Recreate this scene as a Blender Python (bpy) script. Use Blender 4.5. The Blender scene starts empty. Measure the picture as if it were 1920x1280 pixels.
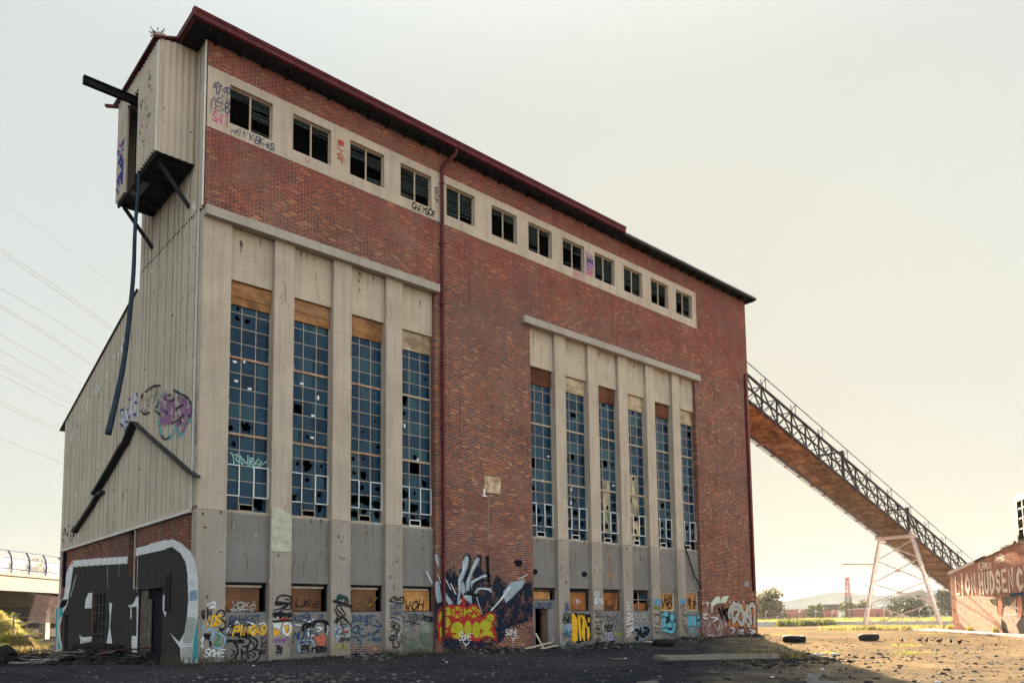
import bpy, bmesh, math, random
from mathutils import Vector, Matrix, noise as mnoise
random.seed(7)
R_=math.radians
SC=bpy.context.scene; C=SC.collection
SKY_K=.9
SKY_TINT=(1.0,.97,.88)
SKY_HAZE=0.76
SKY_HAZECOL=(.865,.90,.835,1)
SKY_S=.075
SUN_E=4.2
EXPO=3.55
SKY_ZEN=1.2
SKY_BACK=.9
HAZE=.00012
HAZE_TOP=28.
# ---------------------------------------------------------------- camera, sky, sun, exposure
import_cam=dict(f=1442.99,px=957.91,py=1030.74,yaw=41.9824,pit=5.0967,rol=-0.7035,loc=(-10.1827,-28.5138,1.6))
def cam_axes():
    y,p,r=[R_(import_cam[k]) for k in ('yaw','pit','rol')]
    F=Vector((math.sin(y)*math.cos(p),math.cos(y)*math.cos(p),math.sin(p)))
    R=Vector((math.cos(y),-math.sin(y),0)); U=R.cross(F)
    c,s=math.cos(r),math.sin(r)
    return c*R+s*U,-s*R+c*U,F
CR,CU,CF=cam_axes(); CL=Vector(import_cam['loc'])
cd=bpy.data.cameras.new('camera'); co=bpy.data.objects.new('camera',cd); C.objects.link(co)
M=Matrix((CR,CU,-CF)).transposed().to_4x4(); M.translation=CL; co.matrix_world=M
cd.sensor_width=36; cd.lens=import_cam['f']/1920*36
cd.shift_x=(960-import_cam['px'])/1920; cd.shift_y=(import_cam['py']-640)/1920
cd.clip_start=.1; cd.clip_end=9000
SC.camera=co
def at(u,v,d):
    """point seen in direction (u,v) of the photograph, d metres ahead"""
    f=import_cam['f']; return CL+(CF+CR*((u-import_cam['px'])/f)-CU*((v-import_cam['py'])/f))*d
def gd(u,d,z=0.):
    p=at(u,1155,d); return Vector((p.x,p.y,z))
SUN_AZ,SUN_EL=35.8,12.5     # azimuth measured from +X towards +Y
w=bpy.data.worlds.new('World'); SC.world=w; w.use_nodes=True
nt=w.node_tree; nt.nodes.clear(); N=nt.nodes.new; LK=nt.links.new
sky=N('ShaderNodeTexSky'); sky.sky_type='NISHITA'; sky.sun_disc=False
sky.sun_elevation=R_(SUN_EL); sky.sun_rotation=R_(90-SUN_AZ); sky.altitude=0; sky.air_density=1.0; sky.dust_density=3.0; sky.ozone_density=1.5
# hazy veil: bright parts of the sky saturate softly
dot=N('ShaderNodeVectorMath'); dot.operation='DOT_PRODUCT'; dot.inputs[1].default_value=(.3,.5,.2)
mul=N('ShaderNodeMath'); mul.operation='MULTIPLY_ADD'; mul.inputs[1].default_value=SKY_K; mul.inputs[2].default_value=1.0
dv=N('ShaderNodeVectorMath'); dv.operation='DIVIDE'
tint=N('ShaderNodeVectorMath'); tint.operation='MULTIPLY'; tint.inputs[1].default_value=SKY_TINT
cx=N('ShaderNodeCombineXYZ'); 
LK(sky.outputs[0],dot.inputs[0]); LK(dot.outputs['Value'],mul.inputs[0])
for i in range(3): LK(mul.outputs[0],cx.inputs[i])
LK(sky.outputs[0],dv.inputs[0]); LK(cx.outputs[0],dv.inputs[1]); LK(dv.outputs[0],tint.inputs[0])
hz=N('ShaderNodeMix'); hz.data_type='RGBA'; hz.inputs[0].default_value=SKY_HAZE; hz.inputs[7].default_value=SKY_HAZECOL
LK(tint.outputs[0],hz.inputs[6])
# added unseen sky brightness overhead and behind the viewer, filling the shaded front
tc=N('ShaderNodeTexCoord'); sx=N('ShaderNodeSeparateXYZ'); LK(tc.outputs['Generated'],sx.inputs[0])
m1=N('ShaderNodeMapRange'); m1.interpolation_type='SMOOTHSTEP'; m1.inputs[1].default_value=.55; m1.inputs[2].default_value=.95; m1.inputs[3].default_value=0; m1.inputs[4].default_value=SKY_ZEN
m2=N('ShaderNodeMapRange'); m2.interpolation_type='SMOOTHSTEP'; m2.inputs[1].default_value=.1; m2.inputs[2].default_value=-.7; m2.inputs[3].default_value=0; m2.inputs[4].default_value=SKY_BACK
LK(sx.outputs[2],m1.inputs[0]); LK(sx.outputs[1],m2.inputs[0])
ad=N('ShaderNodeMath'); ad.operation='ADD'; LK(m1.outputs[0],ad.inputs[0]); LK(m2.outputs[0],ad.inputs[1])
ad2=N('ShaderNodeMath'); ad2.operation='ADD'; LK(ad.outputs[0],ad2.inputs[0]); ad2.inputs[1].default_value=1.
c3=N('ShaderNodeCombineXYZ'); [LK(ad2.outputs[0],c3.inputs[i]) for i in range(3)]
ml=N('ShaderNodeVectorMath'); ml.operation='MULTIPLY'; LK(hz.outputs[2],ml.inputs[0]); LK(c3.outputs[0],ml.inputs[1])
bg=N('ShaderNodeBackground'); bg.inputs[1].default_value=SKY_S; wo=N('ShaderNodeOutputWorld')
LK(ml.outputs[0],bg.inputs[0]); LK(bg.outputs[0],wo.inputs[0])
sd=bpy.data.lights.new('sun','SUN'); so=bpy.data.objects.new('sun',sd); C.objects.link(so)
sd.energy=SUN_E; sd.angle=R_(.5); sd.color=(1,.79,.54)
dirv=Vector((math.cos(R_(SUN_AZ))*math.cos(R_(SUN_EL)),math.sin(R_(SUN_AZ))*math.cos(R_(SUN_EL)),math.sin(R_(SUN_EL))))
so.rotation_euler=dirv.to_track_quat('Z','Y').to_euler(); so.location=(0,0,60)
SC.view_settings.view_transform='Standard'; SC.view_settings.look='None'; SC.view_settings.exposure=EXPO; SC.view_settings.gamma=1
SC.render.engine='CYCLES'
# ---------------------------------------------------------------- object helpers
def tag(o,label=None,cat=None,group=None,kind=None):
    if label:o['label']=label
    if cat:o['category']=cat
    if group:o['group']=group
    if kind:o['kind']=kind
    return o
def empty(name,loc=(0,0,0),rz=0,label=None,cat=None,group=None):
    o=bpy.data.objects.new(name,None); C.objects.link(o); o.location=loc; o.rotation_euler=(0,0,rz)
    return tag(o,label,cat,group)
class MB:
    def __init__(s): s.v=[]; s.f=[]; s.mi=[]; s.marks=[]
    def add(s,vs,fs,m=0):
        s.marks.append((len(s.v),len(s.f))); b=len(s.v); s.v+= [tuple(p) for p in vs]; s.f+=[tuple(b+i for i in f) for f in fs]; s.mi+=[m]*len(fs)
    def quad(s,a,b,c,d,m=0): s.add([a,b,c,d],[(0,1,2,3)],m)
    def box(s,x0,x1,y0,y1,z0,z1,m=0):
        s.add([(x0,y0,z0),(x1,y0,z0),(x1,y1,z0),(x0,y1,z0),(x0,y0,z1),(x1,y0,z1),(x1,y1,z1),(x0,y1,z1)],
              [(3,2,1,0),(4,5,6,7),(0,1,5,4),(1,2,6,5),(2,3,7,6),(3,0,4,7)],m)
    def bar(s,p,q,w,h=None,up=(0,0,1),m=0):
        h=h or w; p=Vector(p);q=Vector(q);d=(q-p)
        if d.length<1e-6: return
        d.normalize(); u=Vector(up); 
        if abs(d.dot(u))>.98: u=Vector((1,0,0))
        a=d.cross(u).normalized(); b=a.cross(d)
        vs=[e+a*(i*w/2)+b*(j*h/2) for e in (p,q) for i,j in ((-1,-1),(1,-1),(1,1),(-1,1))]
        s.add(vs,[(3,2,1,0),(4,5,6,7),(0,1,5,4),(1,2,6,5),(2,3,7,6),(3,0,4,7)],m)
    def tube(s,pts,r,n=8,m=0):
        pts=[Vector(p) for p in pts]; rs=r if isinstance(r,(list,tuple)) else [r]*len(pts); rings=[]
        ref=Vector((0.3,.2,1)).normalized()
        for i,p in enumerate(pts):
            d=(pts[min(i+1,len(pts)-1)]-pts[max(i-1,0)]).normalized()
            if abs(d.dot(ref))>.95: ref=Vector((1,.1,.1)).normalized()
            a=d.cross(ref).normalized(); b=a.cross(d)
            rings.append([p+(a*math.cos(2*math.pi*k/n)+b*math.sin(2*math.pi*k/n))*rs[i] for k in range(n)])
        vs=[v for rg in rings for v in rg]; fs=[]
        for i in range(len(pts)-1):
            for k in range(n): fs.append((i*n+k,i*n+(k+1)%n,(i+1)*n+(k+1)%n,(i+1)*n+k))
        fs.append(tuple(range(n))[::-1]); fs.append(tuple((len(pts)-1)*n+k for k in range(n)))
        s.add(vs,fs,m)
    def prism(s,poly,axis,a,b,m=0):
        """poly in the two other axes (in xyz order), extruded along axis from a to b"""
        n=len(poly); vs=[]
        for t in (a,b):
            for (p,q) in poly:
                v=[p,q]; v.insert(axis,t); vs.append(v)
        fs=[tuple(range(n))[::-1],tuple(range(n,2*n))]+[(i,(i+1)%n,n+(i+1)%n,n+i) for i in range(n)]
        s.add(vs,fs,m)
    def lump(s,c,sx,sy,sz,seed=0,rz=0,m=0,n=7,rough=.35):
        rnd=random.Random(seed); vs=[];fs=[]; cs,sn=math.cos(rz),math.sin(rz); rows=4
        for j in range(rows+1):
            ph=math.pi*j/rows
            for i in range(n):
                th=2*math.pi*i/n; k=1+rnd.uniform(-rough,rough)
                x=math.sin(ph)*math.cos(th)*k*sx; y=math.sin(ph)*math.sin(th)*k*sy; z=math.cos(ph)*sz*(1+rnd.uniform(-rough,rough)*.5)
                vs.append((c[0]+x*cs-y*sn,c[1]+x*sn+y*cs,c[2]+z))
        for j in range(rows):
            for i in range(n): fs.append((j*n+i,(j+1)*n+i,(j+1)*n+(i+1)%n,j*n+(i+1)%n))
        s.add(vs,fs,m)
    def split(s,name,mats,parent=None,smooth=False):
        out=[]; ends=s.marks[1:]+[(len(s.v),len(s.f))]
        for (v0,f0),(v1,f1) in zip(s.marks,ends):
            q=MB(); q.v=s.v[v0:v1]; q.f=[tuple(i-v0 for i in f) for f in s.f[f0:f1]]; q.mi=s.mi[f0:f1]; out.append(q.build(name,mats,parent,smooth=smooth))
        return out
    def build(s,name,mats,parent=None,label=None,smooth=False):
        me=bpy.data.meshes.new(name); me.from_pydata(s.v,[],s.f)
        if not isinstance(mats,(list,tuple)): mats=[mats]
        for m in mats: me.materials.append(m)
        if len(mats)>1: me.polygons.foreach_set('material_index',s.mi)
        if smooth: me.polygons.foreach_set('use_smooth',[True]*len(me.polygons))
        me.update(); o=bpy.data.objects.new(name,me); C.objects.link(o)
        if parent: o.parent=parent
        if label:o['label']=label
        return o
def copy_tree(o,parent=None):
    c=o.copy(); C.objects.link(c); c.parent=parent
    for ch in list(o.children): copy_tree(ch,c)
    return c
# ---------------------------------------------------------------- materials
def base(name):
    m=bpy.data.materials.new(name); m.use_nodes=True; t=m.node_tree; b=t.nodes['Principled BSDF']; b.inputs['Specular IOR Level'].default_value=.12; return m,t,b
def nd(t,k,**kw):
    n=t.nodes.new(k)
    for a,b in kw.items(): setattr(n,a,b)
    return n
def mth(t,op,a,b=None,c=None):
    n=nd(t,'ShaderNodeMath',operation=op)
    for i,v in enumerate((a,b,c)):
        if v is None: continue
        if isinstance(v,(int,float)): n.inputs[i].default_value=v
        else: t.links.new(v,n.inputs[i])
    return n.outputs[0]
def mixc(t,fac,a,b,blend='MIX'):
    n=nd(t,'ShaderNodeMix',data_type='RGBA',blend_type=blend)
    for i,v in ((0,fac),(6,a),(7,b)):
        if isinstance(v,(int,float)): n.inputs[i].default_value=v
        elif isinstance(v,tuple): n.inputs[i].default_value=(v+(1,))[:4]
        else: t.links.new(v,n.inputs[i])
    return n.outputs[2]
def noi(t,vec,scale,detail=4,rough=.55,stretch=None):
    n=nd(t,'ShaderNodeTexNoise'); n.inputs['Scale'].default_value=scale; n.inputs['Detail'].default_value=detail; n.inputs['Roughness'].default_value=rough
    if stretch:
        mp=nd(t,'ShaderNodeMapping'); mp.inputs['Scale'].default_value=stretch; t.links.new(vec,mp.inputs[0]); vec=mp.outputs[0]
    t.links.new(vec,n.inputs['Vector']); return n.outputs['Fac']
def ramp(t,fac,stops,interp='LINEAR'):
    n=nd(t,'ShaderNodeValToRGB'); r=n.color_ramp; r.interpolation=interp
    while len(r.elements)<len(stops): r.elements.new(.5)
    for e,(p,c) in zip(r.elements,stops): e.position=p; e.color=(c+(1,))[:4] if isinstance(c,tuple) else (c,c,c,1)
    t.links.new(fac,n.inputs[0]); return n.outputs[0]
def objco(t): return nd(t,'ShaderNodeTexCoord').outputs['Object']
def bump(t,b,h,dist=.02,strength=.6):
    n=nd(t,'ShaderNodeBump'); n.inputs['Distance'].default_value=dist; n.inputs['Strength'].default_value=strength
    t.links.new(h,n.inputs['Height']); t.links.new(n.outputs[0],b.inputs['Normal'])
def plain(name,col,rough=.8,var=.25,scale=3.,metal=0,stretch=None,col2=None,bmp=0,lo=.35,hi=.65):
    m,t,b=base(name); o=objco(t)
    f=noi(t,o,scale,6,.6,stretch)
    c2=col2 or tuple(x*(1-var) for x in col); c1=tuple(x*(1+var*.6) for x in col)
    cc=ramp(t,f,[(lo,c2),(hi,c1)]); t.links.new(cc,b.inputs['Base Color'])
    b.inputs['Roughness'].default_value=rough; b.inputs['Metallic'].default_value=metal
    if bmp: bump(t,b,f,bmp)
    return m
BRICKS=[(.0,(.120,.027,.034)),(.2,(.165,.037,.036)),(.40,(.092,.022,.032)),(.55,(.215,.054,.040)),(.66,(.070,.018,.028)),(.76,(.018,.024,.044)),(.84,(.30,.080,.042)),(.90,(.048,.026,.038)),(.955,(.38,.17,.09))]
def brick_nodes(t,co,bh=.0885,bl=.30,mort=.023):
    sp=nd(t,'ShaderNodeSeparateXYZ'); t.links.new(co,sp.inputs[0])
    u=mth(t,'ADD',sp.outputs[0],sp.outputs[1]); z=sp.outputs[2]
    rz=mth(t,'DIVIDE',z,bh); row=mth(t,'FLOOR',rz); fz=mth(t,'FRACT',rz)
    odd=mth(t,'MODULO',mth(t,'ABSOLUTE',row),2.)
    ru=mth(t,'ADD',mth(t,'DIVIDE',u,bl),mth(t,'MULTIPLY',odd,.5)); col=mth(t,'FLOOR',ru); fu=mth(t,'FRACT',ru)
    cb=nd(t,'ShaderNodeCombineXYZ'); t.links.new(col,cb.inputs[0]); t.links.new(row,cb.inputs[1])
    wn=nd(t,'ShaderNodeTexWhiteNoise',noise_dimensions='2D'); t.links.new(cb.outputs[0],wn.inputs['Vector'])
    dz=mth(t,'MULTIPLY',mth(t,'MINIMUM',fz,mth(t,'SUBTRACT',1.,fz)),bh)
    du=mth(t,'MULTIPLY',mth(t,'MINIMUM',fu,mth(t,'SUBTRACT',1.,fu)),bl)
    d=mth(t,'MINIMUM',dz,du)
    mask=nd(t,'ShaderNodeMapRange'); mask.inputs[1].default_value=mort*.4; mask.inputs[2].default_value=mort*.72
    t.links.new(d,mask.inputs[0])   # 0 in the joint, 1 on the brick
    return wn.outputs['Value'],mask.outputs[0],sp
def brickmat(name,stops=BRICKS,mortar=(.41,.28,.20),fade=True,tint=None,dark=0,bh=.0885,bl=.30):
    m,t,b=base(name); co=objco(t); rnd,mask,sp=brick_nodes(t,co,bh,bl)
    bc=ramp(t,rnd,stops,'CONSTANT')
    n1=noi(t,co,.35,5,.6); n2=noi(t,co,9,4,.7)
    bc=mixc(t,1.,bc,ramp(t,n2,[(.3,.7),(.7,1.25)]),'MULTIPLY')
    # mortar is pale and raked in places, stained dark in others
    mc=mixc(t,ramp(t,noi(t,co,.5,4,.7),[(.48,.0),(.70,1.)]),mortar,tuple(x*.55 for x in mortar))
    c=mixc(t,mask,mc,bc)
    st=noi(t,co,.8,6,.65,(1,1,.25))
    c=mixc(t,ramp(t,st,[(.5,0.),(.75,.45)]),c,(.09,.055,.05))
    c=mixc(t,ramp(t,n1,[(.30,.4),(.50,0.)]),c,(.24,.070,.050))
    big=noi(t,co,.16,5,.65); c=mixc(t,ramp(t,big,[(.48,0.),(.64,.6)]),c,(.15,.088,.078))
    run=noi(t,co,1.5,7,.72,(1.4,1.4,.09)); c=mixc(t,ramp(t,run,[(.55,0.),(.70,.6)]),c,(.045,.032,.034))
    eff=noi(t,co,1.1,7,.75,(1.2,1.2,.35)); c=mixc(t,ramp(t,eff,[(.62,0.),(.76,.5)]),c,(.38,.28,.23)); c=mixc(t,ramp(t,noi(t,co,.28,6,.7,(1,1,1.6)),[(.52,0.),(.66,.38)]),c,(.235,.15,.12))
    top=nd(t,'ShaderNodeMapRange'); top.inputs[1].default_value=17.0; top.inputs[2].default_value=19.5; top.inputs[4].default_value=.42; t.links.new(sp.outputs[2],top.inputs[0])
    c=mixc(t,mth(t,'MULTIPLY',top.outputs[0],ramp(t,noi(t,co,.9,5,.6),[(.35,.3),(.6,1.)])),c,(.20,.042,.038))
    if tint: c=mixc(t,.5,c,tint)
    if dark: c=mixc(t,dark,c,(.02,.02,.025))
    t.links.new(c,b.inputs['Base Color']); b.inputs['Roughness'].default_value=.95; b.inputs['Specular IOR Level'].default_value=0.
    bump(t,b,mask,.008,.7); return m
def paint_on_brick(name,col,var=.15,wear=0.):
    m,t,b=base(name); co=objco(t); rnd,mask,sp=brick_nodes(t,co)
    v=mth(t,'MULTIPLY_ADD',rnd,.12,.92); f=noi(t,co,1.7,5,.6)
    c=mixc(t,1.,col,ramp(t,f,[(.3,1-var),(.7,1+var)]),'MULTIPLY')
    cb=nd(t,'ShaderNodeCombineXYZ'); [t.links.new(v,cb.inputs[i]) for i in range(3)]
    c=mixc(t,1.,c,cb.outputs[0],'MULTIPLY')
    c=mixc(t,mth(t,'MULTIPLY',mth(t,'SUBTRACT',1.,mask),.55),c,tuple(x*.45 for x in col))
    t.links.new(c,b.inputs['Base Color']); b.inputs['Roughness'].default_value=.9; b.inputs['Specular IOR Level'].default_value=0.; bump(t,b,mask,.006,.6)
    if wear: worn(t,b,co,wear)
    return m
def worn(t,b,co,wear,scale=2.2):
    tr=nd(t,'ShaderNodeBsdfTransparent'); mx=nd(t,'ShaderNodeMixShader'); out=t.nodes['Material Output']
    f=ramp(t,noi(t,co,scale,8,.75),[(.24+.40*wear,0.),(.33+.40*wear,1.)])
    t.links.new(f,mx.inputs[0]); t.links.new(tr.outputs[0],mx.inputs[1]); t.links.new(b.outputs[0],mx.inputs[2]); t.links.new(mx.outputs[0],out.inputs[0])
def paint(name,col,wear=0.,rough=.55,var=.15):
    m,t,b=base(name); co=objco(t); f=noi(t,co,6,5,.7)
    c=mixc(t,1.,col,ramp(t,f,[(.3,1-var),(.7,1+var)]),'MULTIPLY'); t.links.new(c,b.inputs['Base Color']); b.inputs['Roughness'].default_value=rough
    if wear: worn(t,b,co,wear)
    return m
def concrete(name,col,stain=(.13,.115,.10),amount=.4,lowcol=(.42,.365,.315),lowf=.8):
    m,t,b=base(name); co=objco(t)
    n1=noi(t,co,.6,6,.6); n2=noi(t,co,14,4,.7); n3=noi(t,co,1.1,6,.7,(1.6,1.6,.16))
    c=mixc(t,1.,col,ramp(t,n1,[(.3,.84),(.7,1.1)]),'MULTIPLY'); c=mixc(t,1.,c,ramp(t,n2,[(.3,.93),(.7,1.05)]),'MULTIPLY')
    c=mixc(t,ramp(t,n3,[(.52,0.),(.8,amount)]),c,stain)
    sp=nd(t,'ShaderNodeSeparateXYZ'); t.links.new(co,sp.inputs[0])
    # render below the construction joint is greyer, partly paint, partly dimmer light painted in, grubbier towards the splash zone
    low=nd(t,'ShaderNodeMapRange'); low.inputs[1].default_value=5.82; low.inputs[2].default_value=5.72; t.links.new(sp.outputs[2],low.inputs[0])
    c=mixc(t,mth(t,'MULTIPLY',low.outputs[0],lowf),c,mixc(t,1.,lowcol,ramp(t,n1,[(.3,.82),(.7,1.12)]),'MULTIPLY'))
    run=noi(t,co,2.4,7,.7,(2.6,2.6,.07)); c=mixc(t,ramp(t,run,[(.50,0.),(.72,.38)]),c,(.15,.125,.105)); c=mixc(t,ramp(t,noi(t,co,2.,7,.7,(3.,3.,.09)),[(.60,0.),(.78,.3)]),c,(.62,.58,.52))
    bd=nd(t,'ShaderNodeMath',operation='FRACT'); t.links.new(mth(t,'DIVIDE',sp.outputs[2],.92),bd.inputs[0]); c=mixc(t,ramp(t,bd.outputs[0],[(.0,.28),(.018,0.)]),c,(.20,.17,.15))
    spl=nd(t,'ShaderNodeMapRange'); spl.inputs[1].default_value=1.3; spl.inputs[2].default_value=.0
    t.links.new(mth(t,'ADD',sp.outputs[2],mth(t,'MULTIPLY',mth(t,'SUBTRACT',n2,.5),1.6)),spl.inputs[0])
    c=mixc(t,mth(t,'MULTIPLY',spl.outputs[0],.55),c,(.12,.10,.085))
    vo=nd(t,'ShaderNodeTexVoronoi'); vo.inputs['Scale'].default_value=2.3; t.links.new(co,vo.inputs['Vector'])
    c=mixc(t,ramp(t,vo.outputs['Distance'],[(.035,.8),(.06,0.)]),c,(.10,.06,.045))
    t.links.new(c,b.inputs['Base Color']); b.inputs['Roughness'].default_value=.85; bump(t,b,n2,.004,.5); return m
def corr_mat(name,col):
    m,t,b=base(name); co=objco(t)
    n1=noi(t,co,.5,5,.6); n3=noi(t,co,3.2,5,.7,(1,1,.1)); n2=noi(t,co,25,3,.6)
    c=mixc(t,1.,col,ramp(t,n1,[(.3,.88),(.7,1.08)]),'MULTIPLY')
    c=mixc(t,ramp(t,n3,[(.56,0.),(.72,.5)]),c,(.16,.10,.07))
    c=mixc(t,ramp(t,noi(t,co,1.6,5,.6,(2.2,2.2,.12)),[(.6,0.),(.8,.5)]),c,(.55,.52,.48))
    # rows of rusted fixings and shot holes
    vo=nd(t,'ShaderNodeTexVoronoi'); vo.inputs['Scale'].default_value=1.9
    mp=nd(t,'ShaderNodeMapping'); mp.inputs['Scale'].default_value=(1,1.6,.8); t.links.new(co,mp.inputs[0]); t.links.new(mp.outputs[0],vo.inputs['Vector'])
    c=mixc(t,ramp(t,vo.outputs['Distance'],[(.055,.95),(.10,0.)]),c,(.035,.022,.02))
    t.links.new(c,b.inputs['Base Color']); b.inputs['Roughness'].default_value=.6; bump(t,b,n2,.003,.4); return m
def wood(name,c1,c2,scale=2.2,axis='x'):
    m,t,b=base(name); co=objco(t); st=(.5,1,5) if axis=='x' else (5,1,.5)
    f=noi(t,co,scale,6,.7,st); g=noi(t,co,1.3,5,.6)
    c=ramp(t,f,[(.3,c2),(.68,c1)]); c=mixc(t,ramp(t,noi(t,co,2.6,7,.75),[(.55,0.),(.68,.6)]),c,(.34,.30,.25)); c=mixc(t,ramp(t,g,[(.42,0.),(.62,.75)]),c,tuple(x*.45 for x in c2)); t.links.new(c,b.inputs['Base Color']); b.inputs['Roughness'].default_value=.75; return m
def glassmat():
    m,t,b=base('dirty_glass'); co=objco(t); sp=nd(t,'ShaderNodeSeparateXYZ'); t.links.new(co,sp.inputs[0])
    cb=nd(t,'ShaderNodeCombineXYZ'); t.links.new(mth(t,'FLOOR',mth(t,'DIVIDE',sp.outputs[0],.59)),cb.inputs[0]); t.links.new(mth(t,'FLOOR',mth(t,'DIVIDE',mth(t,'SUBTRACT',sp.outputs[2],5.83),.605)),cb.inputs[1])
    wn=nd(t,'ShaderNodeTexWhiteNoise',noise_dimensions='2D'); t.links.new(cb.outputs[0],wn.inputs['Vector'])
    c=ramp(t,wn.outputs['Value'],[(0.,(.002,.018,.045)),(.35,(.004,.030,.068)),(.7,(.009,.042,.080)),(.9,(.020,.062,.090))])
    dirt=noi(t,co,2.5,7,.7,(1,1,.6)); c=mixc(t,ramp(t,dirt,[(.52,0.),(.8,.35)]),c,(.09,.17,.20))
    t.links.new(c,b.inputs['Base Color']); b.inputs['Roughness'].default_value=.22; b.inputs['IOR'].default_value=1.5
    b.inputs['Specular IOR Level'].default_value=.16
    return m
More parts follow.
